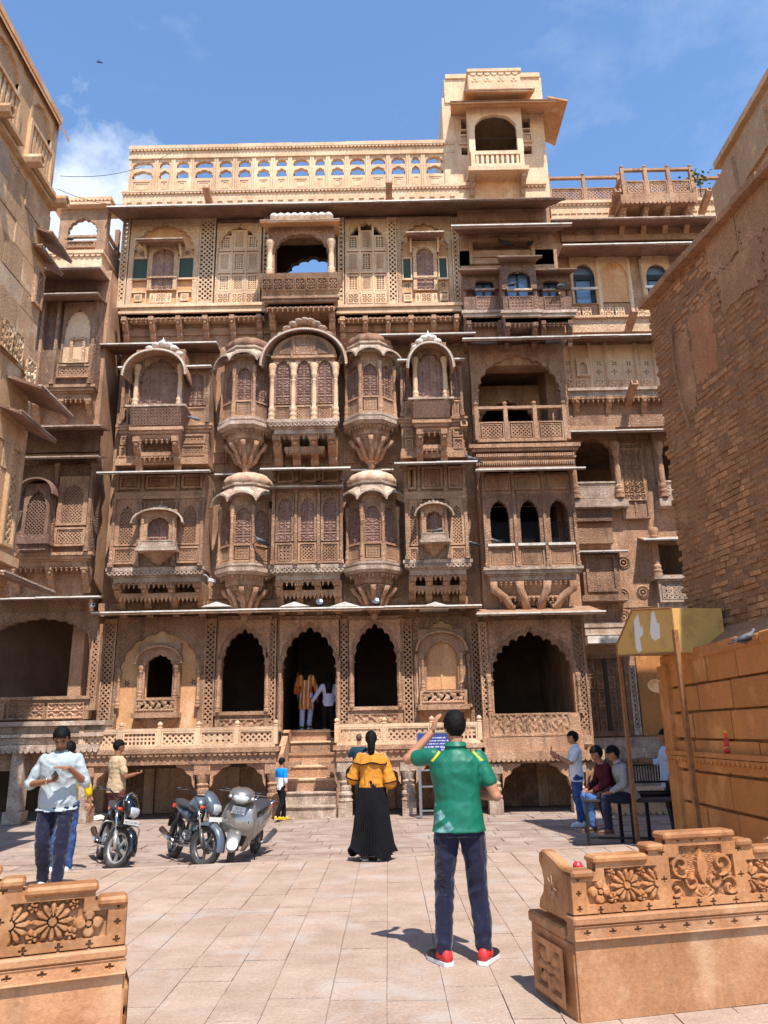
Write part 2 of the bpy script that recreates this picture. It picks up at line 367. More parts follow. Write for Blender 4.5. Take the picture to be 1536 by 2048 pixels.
        outs = [outer(p) for p in inner]
        vs = []; fs = []
        for (ix, iz), (ox, oz) in zip(inner, outs): vs += [(ix, y0, iz), (ox, y0, oz), (ix, y1, iz), (ox, y1, oz)]
        for i in range(nn):
            A, B = 4*i, 4*(i+1); o1, o2 = outs[i], outs[i+1]; ex = []
            if abs(o1[0]-o2[0]) > 1e-5 and abs(o1[1]-o2[1]) > 1e-5:
                cx = x0 if o1[0] <= x0+1e-4 or o2[0] <= x0+1e-4 else x1
                vs += [(cx, y0, z1), (cx, y1, z1)]; ex = [len(vs)-2]
            fs.append(tuple([A, B, B+1]+ex+[A+1])); fs.append((A, A+2, B+2, B)); 
            fs.append(tuple(([A+2, A+3]+[e+1 for e in ex]+[B+3, B+2])))
        s.add(vs, fs)
        s.box(x0, xc-a, y0, y1, sill, spring); s.box(xc+a, x1, y0, y1, sill, spring)
        if sill > z0+1e-4: s.box(x0, x1, y0, y1, z0, sill)
        # outer top and sides
        s.add([(x0,y0,z1),(x1,y0,z1),(x1,y1,z1),(x0,y1,z1)], [(0,1,2,3)])
        s.add([(x0,y0,spring),(x0,y1,spring),(x0,y1,z1),(x0,y0,z1)], [(3,2,1,0)]); s.add([(x1,y0,spring),(x1,y1,spring),(x1,y1,z1),(x1,y0,z1)], [(0,1,2,3)])
        return s
    def lattice(s, x0, x1, z0, z1, y0, t=0.03, pitch=0.09, bar=0.024, kind='diamond'):
        """pierced stone screen of crossing bars"""
        yb = y0+t; w, h = x1-x0, z1-z0; hb = bar/2
        def seg(p, q, dy=0.0):
            (ax, az), (bx, bz) = p, q; L = math.hypot(bx-ax, bz-az)
            if L < 1e-4: return
            nx, nz = -(bz-az)/L*hb, (bx-ax)/L*hb
            s.add([(ax+nx,y0+dy,az+nz),(ax-nx,y0+dy,az-nz),(bx-nx,y0+dy,bz-nz),(bx+nx,y0+dy,bz+nz),(ax+nx,yb,az+nz),(ax-nx,yb,az-nz),(bx-nx,yb,bz-nz),(bx+nx,yb,bz+nz)],
                  [(0,1,2,3),(0,4,5,1),(2,6,7,3),(1,5,6,2),(3,7,4,0)])
        if kind in ('diamond', 'star'):
            k = pitch*1.4142
            n = int((w+h)/k)+1; off = ((w+h)-n*k)/2
            for i in range(n+1):
                c = off+i*k    # x-x0 + z-z0 = c
                pts = [(x0+max(0, c-h), z0+min(h, c)), (x0+min(w, c), z0+max(0, c-w))]
                if 0 < c < w+h: seg(*pts); seg((2*x0+w-pts[0][0], pts[0][1]), (2*x0+w-pts[1][0], pts[1][1]), 0.002)
        if kind in ('grid', 'star', 'holes'):
            p = pitch*(1.4142 if kind == 'star' else 1)
            n = max(1, round(w/p))
            for i in range(1, n): seg((x0+w*i/n, z0), (x0+w*i/n, z1), 0.004)
            n = max(1, round(h/p))
            for i in range(1, n): seg((x0, z0+h*i/n), (x1, z0+h*i/n), 0.006)
        return s
    def frame(s, x0, x1, z0, z1, y0, y1, b):
        s.box(x0, x0+b, y0, y1, z0, z1); s.box(x1-b, x1, y0, y1, z0, z1); s.box(x0+b, x1-b, y0, y1, z0, z0+b); s.box(x0+b, x1-b, y0, y1, z1-b, z1); return s
    def mesh(s, name, mat, smooth=False, bev=0.0, ang=None):
        me = bpy.data.meshes.new(name); me.from_pydata(s.v, [], s.f); me.update()
        me.materials.append(MATS[mat] if isinstance(mat, str) else mat)
        if bev > 0:
            bm = bmesh.new(); bm.from_mesh(me)
            bmesh.ops.remove_doubles(bm, verts=bm.verts, dist=1e-5)
            es = [e for e in bm.edges if len(e.link_faces) == 2 and e.calc_face_angle(0) > 0.5]
            bmesh.ops.bevel(bm, geom=es, offset=bev, segments=1, affect='EDGES', profile=0.5); bm.to_mesh(me); bm.free()
        if smooth:
            me.polygons.foreach_set('use_smooth', [True]*len(me.polygons))
            if ang: me.set_sharp_from_angle(angle=RAD(ang))
        return me
    def build(s, name, mat, parent=None, loc=None, smooth=False, kind=None, bev=0.0, rz=0.0, ang=None, rot=None):
        o = bpy.data.objects.new(name, s.mesh(name, mat, smooth, bev, ang)); COL.objects.link(o); setp(o, parent, loc, rz, rot=rot)
        if kind: o['kind'] = kind
        return o
# ------------------------------------------------------------------ carved relief panels: real height, shared meshes
def spiral(u, v, cx, cy, r0, turns=2.2, hand=1):
    dx, dy = (u-cx), (v-cy); r = np.hypot(dx, dy)/r0; th = np.arctan2(dy, dx)*hand
    return np.where(r < 1, np.clip(np.cos(2*math.pi*turns*r-th)*1.6, 0, 1), 0)
def scroll(u, v, nx=1, ny=3, asp=1.0):
    """mirrored tendrils either side of a stem, curling in alternate directions"""
    uu = np.abs((u*nx) % 1.0-0.5)*2; h = np.zeros_like(u); n = ny
    for k in range(n):
        cy = (k+0.5)/n; r0 = 0.56/n*1.0
        du = (uu-0.55)*0.5*asp/nx
        h = np.maximum(h, spiral(du+0.0, v, 0.0, cy, r0, 2.0, 1 if k % 2 == 0 else -1))
    h = np.maximum(h, np.clip(1-np.abs(uu)*16/nx, 0, 1))
    return h
def flower(u, v, cx, cy, r, n=8):
    dx, dy = u-cx, v-cy; rr = np.hypot(dx, dy)/r; th = np.arctan2(dy, dx)
    pet = 0.62+0.38*np.abs(np.cos(n*th/2)); h = np.where(rr < pet, 0.25+0.75*np.clip(np.abs(np.cos(n*th/2))*1.5, 0, 1)*np.clip(np.sin(np.clip(rr/pet, 0, 1)*math.pi)*1.6, 0, 1), 0)
    return np.where(rr < 0.2, 1.0, np.where(rr < 0.27, 0.15, h))
def arab(u, v, seed=1):
    a = np.sin(u*31+np.sin(v*17+seed)*2.1)+np.sin(v*29+np.sin(u*19+seed*2)*2.3)
    return np.clip(a*0.9, 0, 1)
RC = {}
def relief(key, w, h, fn, depth, mat, nx, ny, border=0.0, bh=None, clip=None):
    """panel with its origin at the middle of its foot, facing -Y; returns a shared mesh"""
    if key in RC: return RC[key]
    us = np.linspace(0, 1, nx+1); vs_ = np.linspace(0, 1, ny+1); U, V = np.meshgrid(us, vs_)
    Hh = fn(U, V*1.0)
    if border > 0:
        bx, bz = border/w, border/h; edge = (U < bx) | (U > 1-bx) | (V < bz) | (V > 1-bz); Hh = np.where(edge, 1.0 if bh is None else bh, Hh)
    vs = [((u-0.5)*w, -float(hh)*depth, v*h) for u, v, hh in zip(U.ravel(), V.ravel(), Hh.ravel())]
    k = nx+1; fs = [(j*k+i, j*k+i+1, (j+1)*k+i+1, (j+1)*k+i) for j in range(ny) for i in range(nx)]
    mb = MB(); mb.add(vs, fs)

    me = mb.mesh('relief_panel', mat, smooth=True, ang=50); RC[key] = me; return me
# ------------------------------------------------------------------ architectural pieces (all face -Y)
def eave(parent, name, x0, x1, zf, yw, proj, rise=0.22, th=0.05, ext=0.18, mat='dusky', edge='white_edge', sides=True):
    """sloping stone eave; zf = height of its lower front lip; default colours paint a shaded underside and a thin sunlit lip"""
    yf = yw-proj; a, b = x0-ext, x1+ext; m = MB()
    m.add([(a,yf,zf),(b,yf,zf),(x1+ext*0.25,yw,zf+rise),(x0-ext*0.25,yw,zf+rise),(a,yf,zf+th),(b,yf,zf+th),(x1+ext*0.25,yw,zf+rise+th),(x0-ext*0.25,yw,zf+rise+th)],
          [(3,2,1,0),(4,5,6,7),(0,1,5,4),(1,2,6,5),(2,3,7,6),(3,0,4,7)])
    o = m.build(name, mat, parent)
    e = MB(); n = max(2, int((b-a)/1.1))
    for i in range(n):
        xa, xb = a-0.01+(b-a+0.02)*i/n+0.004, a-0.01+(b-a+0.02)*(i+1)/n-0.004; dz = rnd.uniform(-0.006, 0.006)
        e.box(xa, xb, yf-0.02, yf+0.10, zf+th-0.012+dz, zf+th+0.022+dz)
    e.build('eave_lip', edge, o)  # a pale edge colour paints the sunlit lip
    return o
PEND = MB().lathe([(0.012,0.0),(0.04,-0.03),(0.042,-0.055),(0.018,-0.075),(0.026,-0.1),(0.0,-0.15)], n=6)
def fringe(parent, x0, x1, z, y, pitch=0.13, s=1.0, mat='main', M=None):
    """row of hanging buds under a moulding"""
    m = MB(); n = max(2, int(round((x1-x0)/pitch)))
    for i in range(n+1):
        x = x0+(x1-x0)*i/n
        m.add([(v[0]*s+x, v[1]*s+y, v[2]*s+z) for v in PEND.v], PEND.f)
        if i < n:
            xm = x+(x1-x0)/n/2; hw = (x1-x0)/n/2*0.72
            m.add([(xm-hw,y-0.03,z+0.002),(xm+hw,y-0.03,z+0.002),(xm,y-0.03,z-0.05*s),(xm-hw,y+0.03,z+0.002),(xm+hw,y+0.03,z+0.002),(xm,y+0.03,z-0.05*s)],
                  [(0,2,1),(3,4,5),(0,3,5,2),(1,2,5,4)])
    if M is not None: m.v = [tuple(M @ Vector(v)) for v in m.v]
    return m.build('pendant_fringe', mat, parent, kind='stuff')
def scallops(mb, x0, x1, z, y, r=0.075, t=0.04, n=None):
    n = n or max(2, int(round((x1-x0)/(2.15*r)))); p = (x1-x0)/n
    for i in range(n):
        xc = x0+p*(i+0.5); rr = p*0.47
        poly = [(xc-rr, z)]+[(xc-rr*math.cos(a), z-rr*1.15*math.sin(a)) for a in (0.5, 1.0, 1.57, 2.14, 2.64)]+[(xc+rr, z)]
        mb.prism(poly, y-t, y)
    return mb
def bracket(parent, x, z0, z1, yw, proj, w=0.15, mat='main', name='bracket'):
    """S-shaped console from (yw,z0) out to (yw-proj,z1)"""
    h = z1-z0; pr = [(0, 0), (0.12, 0.0), (0.2, 0.1), (0.22, 0.22), (0.36, 0.28), (0.45, 0.38), (0.44, 0.5), (0.62, 0.55), (0.78, 0.66), (0.8, 0.78), (1.0, 0.84), (1.0, 1.0), (0, 1.0)]
    poly = [(yw-p*proj, z0+q*h) for p, q in pr]
    m = MB().prism(poly, x-w/2, x+w/2, 'x'); m.lathe([(0.0, -0.09), (w*0.36, -0.06), (w*0.42, -0.02), (w*0.3, 0.0)], (x, yw-proj*0.86, z0+0.8*h-0.0), n=6)
    return m.build(name, mat, parent)
COLPROF = [(1.25,0.0),(1.25,0.05),(0.95,0.06),(1.2,0.09),(1.2,0.12),(0.85,0.14),(1.1,0.19),(1.0,0.22),(0.72,0.24),(0.82,0.30),(0.8,0.55),(0.66,0.68),(0.8,0.695),(0.8,0.71),(0.62,0.72),(0.9,0.78),(1.1,0.82),(0.9,0.84),(1.25,0.90),(1.35,0.96),(1.1,1.0)]
def column_mesh(key, h, r, mat, n=10):
    k = ('col', key)
    if k not in RC: RC[k] = MB().lathe([(q*r, p*h) for q, p in COLPROF], n=n).mesh('column', mat, smooth=True, ang=45)
    return RC[k]
def strip_moulding(mb, x0, x1, z0, z1, yb, steps):
    """stack of bands; steps: (fraction of height, projection)"""
    z = z0
    for f, pr in steps:
        zz = z+(z1-z0)*f; mb.box(x0-pr, x1+pr, yb-pr, yb+0.05, z, zz-0.004); z = zz
    return mb
BAYH = {}
def lattice_panel(parent, x0, x1, z0, z1, y, mat='main', pitch=0.085, bar=0.03, border=0.05, kind='diamond', name='lattice_panel', t=0.035, back=None):
    m = MB(); m.frame(x0, x1, z0, z1, y-0.03, y+t+0.01, border)
    m.frame(x0+border*1.35, x1-border*1.35, z0+border*1.35, z1-border*1.35, y-0.012, y+t+0.006, border*0.4)
    b2 = border*1.75
    if parent is not None and parent.name in BAYH: BAYH[parent.name].append((x0+b2*.9, x1-b2*.9, z0+b2*.9, z1-b2*.9))
    m.lattice(x0+b2, x1-b2, z0+b2, z1-b2, y, t, pitch, bar, kind)
    return m.build(name, mat, parent)
def shutter_pair(parent, xc, z0, w, h, y, key=None, mat='shutter', rows=4, ajar=0.0):
    """two carved leaves"""
    q = (round(w/2, 2), round(h, 2), rows)
    def fn(u, v): return scroll(u*0.5+0.5, v, 1, rows, asp=w/h)
    lm = relief(('sh',)+q, w/2-0.012, h, lambda u, v: scroll(u, v, 1, rows, asp=(w/2)/h), 0.03, mat, 18, max(24, rows*11), border=0.014, bh=0.7)
    a = inst('shutter', lm, parent, (xc-w/4, y, z0), rz=-ajar); b = inst('shutter', lm, parent, (xc+w/4, y, z0), rz=ajar)
    return a, b
def gable_roof(parent, xc, hw, z0, rise, yw, proj, th=0.05, mat='main', beads=True, name='curved_canopy', n=22, flare=0.10, back=0.0):
    """bangla canopy: arched hood, low at the sides, its front lip wider than its back"""
    m = MB(); vs = []; fs = []
    def P(t, front):
        a = math.pi*(0.02+0.96*t); x = -math.cos(a); z = math.sin(a)**0.8
        k = 1.0+(flare if front else 0.0)
        return xc+hw*k*x, (yw-proj if front else yw), z0+(rise*(1.0 if front else 1.12))*z-(0.10*rise if front else 0)+(0.0)
    for i in range(n+1):
        t = i/n; f = P(t, True); b = P(t, False)
        a = math.pi*(0.02+0.96*t); ox, oz = -math.cos(a)*th, math.sin(a)*th
        vs += [f, b, (b[0]+ox, b[1], b[2]+oz), (f[0]+ox, f[1], f[2]+oz)]
    for i in range(n):
        A, B = 4*i, 4*i+4
        fs += [(A, A+1, B+1, B), (A+1, A+2, B+2, B+1), (A+2, A+3, B+3, B+2), (A+3, A, B, B+3)]
    fs += [(3, 2, 1, 0), (4*n, 4*n+1, 4*n+2, 4*n+3)]
    m.add(vs, fs); o = m.build(name, mat, parent, smooth=True, ang=40)
    if beads:
        bm_ = MB(); nb = int(n*2.2)
        for i in range(nb+1):
            f = P(i/nb, True); bm_.ball((f[0], f[1]-0.012, f[2]-0.005), 0.026, 6, 4)
        bm_.build('bead_row', 'white_edge', o, kind='stuff')
    return o
# ------------------------------------------------------------------ ground
GZ = -0.14                                                   # lower courtyard level
def edge_y(x): return 11.45+0.177*x                          # lip of the raised front pavement
g = MB(); g.add([(-400,-60,GZ-0.12),(400,-60,GZ-0.12),(400,600,GZ-0.12),(-400,600,GZ-0.12)], [(0,1,2,3)])
tag(g.build('ground', 'joint'), kind='structure')
g = MB(); g.prism([(-9,-4),(9,-4),(9,edge_y(9)-0.012),(-9,edge_y(-9)-0.012)], GZ-0.10, -0.010, 'z'); pave = tag(g.build('raised_pavement', 'joint'), kind='structure')
g = MB(); g.box(-14, 14, 8, 27, GZ-0.11, GZ-0.018); court = tag(g.build('courtyard', 'joint'), kind='structure')
UNIT = MB().box(-0.5,0.5,-0.5,0.5,-1,0).mesh('slab', 'paving'); UNIT_OLD = MB().box(-0.5,0.5,-0.5,0.5,-1,0).mesh('slab', 'paving_old')
def quad_slab(mb_list, x0, x1, ya0, ya1, yb0, yb1, z, th):   # slab with slanted far edge
    m = MB(); m.add([(x0,ya0,z-th),(x1,ya0,z-th),(x1,yb1,z-th),(x0,yb0,z-th),(x0,ya0,z),(x1,ya0,z),(x1,yb1,z),(x0,yb0,z)], [(3,2,1,0),(4,5,6,7),(0,1,5,4),(1,2,6,5),(2,3,7,6),(3,0,4,7)]); return m
x = -4.9; r = random.Random(3)
while x < 5.6:
    w = r.uniform(0.29, 0.42); y = 3.3+r.uniform(0, 0.5)
    while True:
        L = r.uniform(0.34, 0.9); ye = edge_y(x+w/2)-0.17; y1 = y+L
        last = y1 > ye-0.3
        vis = abs(x+w/2) < 0.53*(y+0.5)+0.4
        if vis:
            z = r.uniform(-0.004, 0.003)
            if last: quad_slab(None, x+0.006, x+w-0.006, y, y, edge_y(x)-0.17, edge_y(x+w)-0.17, z, 0.03).build('slab', 'paving', pave)
            else:
                inst('slab', UNIT, pave, (x+w/2, y+L/2, z), scale=(w-r.uniform(0.003,0.009), L-r.uniform(0.003,0.009), 0.03), rot=(r.uniform(-0.003,0.003), r.uniform(-0.003,0.003), r.uniform(-0.006,0.006)))
        if last: break
        y = y1
    x += w
x = -5.2
while x < 5.6:                                               # kerb stones along the lip
    w = r.uniform(0.8, 1.5);
    m = MB(); ya, yb = edge_y(x), edge_y(x+w); z = r.uniform(0.0, 0.006)
    m.add([(x+.006,ya-0.16,-0.13),(x+w-.006,yb-0.16,-0.13),(x+w-.006,yb,-0.13),(x+.006,ya,-0.13),(x+.006,ya-0.16,z),(x+w-.006,yb-0.16,z),(x+w-.006,yb+r.uniform(-.02,.015),z),(x+.006,ya+r.uniform(-.02,.015),z)], [(3,2,1,0),(4,5,6,7),(0,1,5,4),(1,2,6,5),(2,3,7,6),(3,0,4,7)])
    m.build('kerb_stone', 'paving', pave); x += w
y = 10.4
while y < 18.2:
    d = r.uniform(0.36, 0.58); x = -8.6+r.uniform(0, 0.5)
    while x < 6.6:
        w = r.uniform(0.5, 1.15)
        if y+d/2 > edge_y(x+w/2)-0.15 and abs(x+w/2) < 0.5*y+1.0:
            inst('slab', UNIT_OLD, court, (x+w/2, y+d/2, GZ+r.uniform(-0.008,0.006)), scale=(w-r.uniform(0.008,0.03), d-r.uniform(0.008,0.03), 0.05), rot=(r.uniform(-0.012,0.012), r.uniform(-0.008,0.008), r.uniform(-0.012,0.012)))
        x += w
    y += d
# ------------------------------------------------------------------ the main haveli
YF, YB, YP = 18.9, 17.95, 17.9
hav = thing('carved_haveli', 'tall golden sandstone mansion with rows of carved overhanging bays facing the courtyard', 'building', (-1, YF, GZ), world=True)
def RX(px, py, Y): return at(px, py, Y=Y).x
def RZ(px, py, Y): return at(px, py, Y=Y).z
def RECT(p0, q0, p1, q1, Y):            # left, top, right, bottom in the photograph -> x0,x1,z0,z1 on plane Y
    qm, pm = (q0+q1)/2, (p0+p1)/2
    return RX(p0, qm, Y), RX(p1, qm, Y), RZ(pm, q1, Y), RZ(pm, q0, Y)
def wall_holes(mb, x0, x1, z0, z1, y0, y1, holes):
    xs = sorted({x0, x1, *[h[0] for h in holes], *[h[1] for h in holes]}); zs = sorted({z0, z1, *[h[2] for h in holes], *[h[3] for h in holes]})
    xs = [v for v in xs if x0 <= v <= x1]; zs = [v for v in zs if z0 <= v <= z1]
    for i in range(len(xs)-1):
        run = None
        for j in range(len(zs)-1):
            cx, cz = (xs[i]+xs[i+1])/2, (zs[j]+zs[j+1])/2
            inside = any(h[0] < cx < h[1] and h[2] < cz < h[3] for h in holes)
            if not inside: run = [zs[j], zs[j+1]] if run is None else [run[0], zs[j+1]]
            if (inside or j == len(zs)-2) and run is not None: mb.box(xs[i], xs[i+1], y0, y1, *run); run = None
    return mb
XL, XR = -7.0, RX(1172, 1300, YF)               # haveli body
ZT = RZ(600, 405, YF)
z_floor0 = 1.72
H_B = RECT(440, 1255, 535, 1440, YF); H_C = RECT(562, 1240, 676, 1462, YF); H_D = RECT(703, 1245, 798, 1432, YF)
H_A = RECT(288, 1305, 352, 1396, YF); H_F = RECT(985, 1255, 1152, 1428, YF)
H_L = RECT(955, 735, 1122, 880, YF); H_J = RECT(965, 995, 1135, 1130, YF)
H_M = RECT(548, 475, 660, 610, YF); H_S = RECT(1020, 470, 1120, 520, YF)
H_C = (H_C[0], H_C[1], 1.2, H_C[3])
w = MB(); wall_holes(w, XL, XR, GZ, ZT, YF, YF+0.35, [H_A, H_B, H_C, H_D, H_F, H_L, H_J, H_M]+[RECT(a, 1262, b, 1440, YF) for a, b in ((206, 224), (412, 426), (536, 548), (682, 694), (810, 822), (947, 959))]+[RECT(a, 450, b, 600, YF) for a, b in ((403, 424), (780, 790), (433, 521), (691, 775))]+[(XL+0.4, XR-0.4, GZ-1, 1.15)])
w.box(XL, XL+0.35, YF+0.35, YF+8, GZ, ZT); w.box(XR-0.35, XR, YF+0.35, YF+8, GZ, ZT)
w.build('wall', 'main', hav)
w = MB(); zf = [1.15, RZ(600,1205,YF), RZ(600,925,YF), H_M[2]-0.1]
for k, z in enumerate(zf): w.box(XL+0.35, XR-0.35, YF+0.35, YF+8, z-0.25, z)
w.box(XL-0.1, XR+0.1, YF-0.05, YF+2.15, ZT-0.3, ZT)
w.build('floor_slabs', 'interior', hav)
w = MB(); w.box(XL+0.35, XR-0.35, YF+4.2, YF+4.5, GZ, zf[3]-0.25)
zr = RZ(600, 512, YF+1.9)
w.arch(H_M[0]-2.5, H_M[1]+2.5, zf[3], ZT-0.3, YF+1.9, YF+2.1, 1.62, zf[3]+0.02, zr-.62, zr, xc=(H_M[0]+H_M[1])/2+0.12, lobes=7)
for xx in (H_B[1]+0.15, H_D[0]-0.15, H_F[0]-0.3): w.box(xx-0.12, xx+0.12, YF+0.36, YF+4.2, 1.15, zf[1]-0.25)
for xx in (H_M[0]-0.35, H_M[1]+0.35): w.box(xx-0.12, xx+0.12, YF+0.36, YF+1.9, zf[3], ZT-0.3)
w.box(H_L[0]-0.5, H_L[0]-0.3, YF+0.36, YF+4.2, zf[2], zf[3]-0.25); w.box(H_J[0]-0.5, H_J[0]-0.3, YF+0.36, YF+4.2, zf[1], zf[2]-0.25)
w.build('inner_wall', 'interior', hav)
# --- roof parapet: two tiers of little arches over panelled slabs
yp = YF-0.05
pxs = [258, 312, 346, 384, 432, 470, 508, 546, 580, 624, 656, 694, 736, 777, 817, 847, 893, 914]
zb, z1, z2, z3, z4 = [RZ(600, q, yp) for q in (408, 382, 352, 314, 289)]
bm_ = MB(); bm_.box(RX(248,395,yp), RX(917,395,yp), yp-0.1, yp+0.2, zb, z1-0.06); bm_.box(RX(246,395,yp), RX(919,395,yp), yp-0.16, yp+0.22, z1-0.06, z1)
scallops(bm_, RX(247,395,yp), RX(918,395,yp), z1-0.062, yp-0.1, 0.05, 0.05)
band = bm_.build('parapet_band', 'pale', hav)
m = MB(); n = 33; xa, xb = RX(252,395,yp), RX(914,395,yp)
for i in range(n):
    xc = xa+(xb-xa)*(i+0.5)/n; s = 0.075; zc = (zb+z1-0.06)/2-0.06
    m.prism([(xc-s, zc-s*0.9), (xc-s*0.35, zc-s*0.2), (xc-s*0.5, zc+s*0.4), (xc, zc+s*1.1), (xc+s*0.5, zc+s*0.4), (xc+s*0.35, zc-s*0.2), (xc+s, zc-s*0.9)], yp-0.128, yp-0.1)
m.build('merlon_relief', 'pale', band, kind='stuff')
zm = (z2+z3)/2+0.02
for i in range(len(pxs)-1):
    a, b = RX(pxs[i], 350, yp)+0.004, RX(pxs[i+1], 350, yp)-0.004
    pr = 0.09 if b-a > 0.36 else 0.05; ow = (b-a)-2*pr
    m = MB(); m.box(a, b, yp, yp+0.14, z1, z2-0.004)
    m.arch(a, b, z2, zm, yp, yp+0.12, ow, z2, z2+0.10, zm-0.07, lobes=3, d=0.14, ogee=0.0)
    m.arch(a, b, zm, z3, yp, yp+0.12, ow, zm, zm+0.10, z3-0.06, lobes=5, d=0.12, ogee=0.05)
    m.box(a, a+pr*0.6, yp-0.035, yp, z1, z3); m.box(b-pr*0.6, b, yp-0.035, yp, z1, z3)
    p_ = m.build('parapet_panel', 'pale', hav)
    MB().frame(a+pr+0.03, b-pr-0.03, z1+0.07, z2-0.08, yp-0.02, yp, 0.03).frame(a+pr+0.1, b-pr-0.1, z1+0.14, z2-0.15, yp-0.014, yp, 0.02).build('moulded_frame', 'pale', p_)
for i in range(6):
    a, b = xa+(xb-xa)*i/6+0.003, xa+(xb-xa)*(i+1)/6-0.003; dz = rnd.uniform(-.012,.012)
    m = MB(); m.box(a, b, yp-0.06, yp+0.18, z3, z3+0.08); m.box(a, b, yp-0.02, yp+0.16, z3+0.08, z4-0.12); m.box(a, b, yp-0.09, yp+0.2, z4-0.12, z4+dz)
    scallops(m, a, b, z4-0.122, yp-0.02, 0.05, 0.06); m.build('coping_stone', 'pale', hav)
# rain spout on the parapet
sp = MB(); sp.box(-0.09,0.09,-0.7,0.1,-0.1,-0.06); sp.box(-0.09,-0.05,-0.7,0.1,-0.06,0.06); sp.box(0.05,0.09,-0.7,0.1,-0.06,0.06)
SPOUT = sp.mesh('rain_spout', 'main')
for px, py, Y in ((415,398,yp),(778,388,yp)): inst('rain_spout', SPOUT, hav, (RX(px,py,Y-0.4), Y, RZ(px,py,Y-0.4)), rot=(-0.35,0,0))
# --- the great top eave
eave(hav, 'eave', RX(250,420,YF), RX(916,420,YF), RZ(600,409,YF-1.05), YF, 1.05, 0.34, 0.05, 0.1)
# --- top storey: carved panels at plane YT
YT = YF-0.12
zt0, zt1 = RZ(580, 612, YT), RZ(580, 432, YT)
def pilaster(parent, px0, px1, py0, py1, Y, pitch=0.10, mat='pale', bar=0.034, t=0.05, name='lattice_pilaster'):
    x0, x1, z0, z1_ = RECT(px0, py0, px1, py1, Y); m = MB()
    m.box(x0, x0+0.035, Y-0.05, Y+0.1, z0, z1_); m.box(x1-0.035, x1, Y-0.05, Y+0.1, z0, z1_); m.box(x0+.035, x1-.035, Y-0.02, Y+0.1, z0, z0+0.16); m.box(x0+.035, x1-.035, Y-0.02, Y+0.1, z1_-0.1, z1_)
    m.lattice(x0+0.035, x1-0.035, z0+0.16, z1_-0.1, Y-0.02, t, pitch, bar, 'diamond')
    return m.build(name, mat, parent)
for a, b in ((241,256),(398,429),(526,536),(676,688),(776,794),(905,919)): pilaster(hav, a, b, 436, 612, YT)
def rosette_mesh(key, w, h, n=8, mat='pale'):
    return relief(('ros',key), w, h, lambda u, v: flower(u, v, 0.5, 0.5, 0.5, n), 0.06, mat, 26, 26, border=0.04, bh=1.0)
def top_window(px0, px1, pyt, key, glass='rect'):
    x0, x1, z0, z1_ = RECT(px0, pyt, px1, 612, YT); xc = (x0+x1)/2; W = x1-x0
    m = MB(); m.arch(x0, x1, z0, z1_, YT-0.04, YT+0.1, W*0.86, z0+0.02, z0+(z1_-z0)*0.64, z1_-0.18, lobes=9, d=0.07, ogee=0.05)
    fr = m.build('arch_surround', 'pale_carved', hav)
    zsill, zsh, zat = [RZ((px0+px1)/2, q, YT) for q in (582, 556, 505)]
    ww = W*0.36
    MB().box(x0+W*0.07, x1-W*0.07, YT+0.05, YT+0.11, z0, z1_-0.2).build('blind_wall', 'honey', fr)
    c = MB(); c.arch(xc-ww/2-0.06, xc+ww/2+0.06, zsill, zat+0.32, YT-0.06, YT+0.05, ww*0.86, zsill+0.02, zat-0.1, zat+0.12, lobes=7)
    c.box(xc-ww/2-0.06, xc+ww/2+0.06, YT-0.09, YT-0.061, zsh-0.04, zsh+0.02)
    c.build('window_frame', 'pale_carved', fr)
    shutter_pair(fr, xc, zsill+0.02, ww*0.9, zat+0.12-zsill, YT+0.04, rows=3)
    gz0, gz1 = RZ((px0+px1)/2, 557, YT), RZ((px0+px1)/2, 517, YT)
    for s in (-1, 1):
        cx = xc+s*W*0.33; gw = W*0.105 if glass == 'rect' else W*0.07
        f = MB(); f.frame(cx-gw-0.03, cx+gw+0.03, gz0-0.03, gz1+0.03, YT-0.03, YT+0.05, 0.035)
        f.box(cx-gw-0.04, cx+gw+0.04, YT-0.05, YT-0.031, gz0-0.06, gz0-0.02)
        f.build('side_light', 'pale', fr); MB().box(cx-gw, cx+gw, YT+0.02, YT+0.045, gz0, gz1).build('pane', 'glass_green', fr)
        pan = MB(); pan.frame(cx-gw-0.02, cx+gw+0.02, z0+0.06, zsill-0.02, YT-0.02, YT+0.05, 0.03); pan.build('moulded_frame', 'pale', fr)
        inst('rosette', rosette_mesh('s', 0.22, 0.22), fr, (cx, YT+0.03, z0+0.14))
        st = MB()       # little black star painting the dark of a pierced hole
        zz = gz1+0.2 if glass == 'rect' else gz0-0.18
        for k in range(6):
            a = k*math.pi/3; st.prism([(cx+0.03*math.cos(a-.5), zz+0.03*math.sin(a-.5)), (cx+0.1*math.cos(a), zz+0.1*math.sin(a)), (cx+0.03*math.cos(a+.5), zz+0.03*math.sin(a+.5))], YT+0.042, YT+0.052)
        st.build('painted_star_hole', 'ink', fr)
    inst('rosette', rosette_mesh('c', 0.3, 0.28), fr, (xc, YT-0.03, z0+0.06)); 
    for s in (-1, 1): inst('rosette', rosette_mesh('n', 0.14, 0.28, 6), fr, (xc+s*0.23, YT-0.03, z0+0.06))
    ze = RZ((px0+px1)/2, 486 if glass == 'rect' else 473, YT-0.4)
    eave(fr, 'window_eave', xc-W*0.29, xc+W*0.29, ze, YT, 0.55, 0.14, 0.03, 0.08, mat='dusky', edge='grey')
    for s in (-1, 1): bracket(fr, xc+s*W*0.25, ze-0.25, ze+0.08, YT-0.02, 0.25, 0.06, 'pale')
    return fr
top_window(258, 397, 440, 'l'); top_window(795, 904, 436, 'r', 'arch')
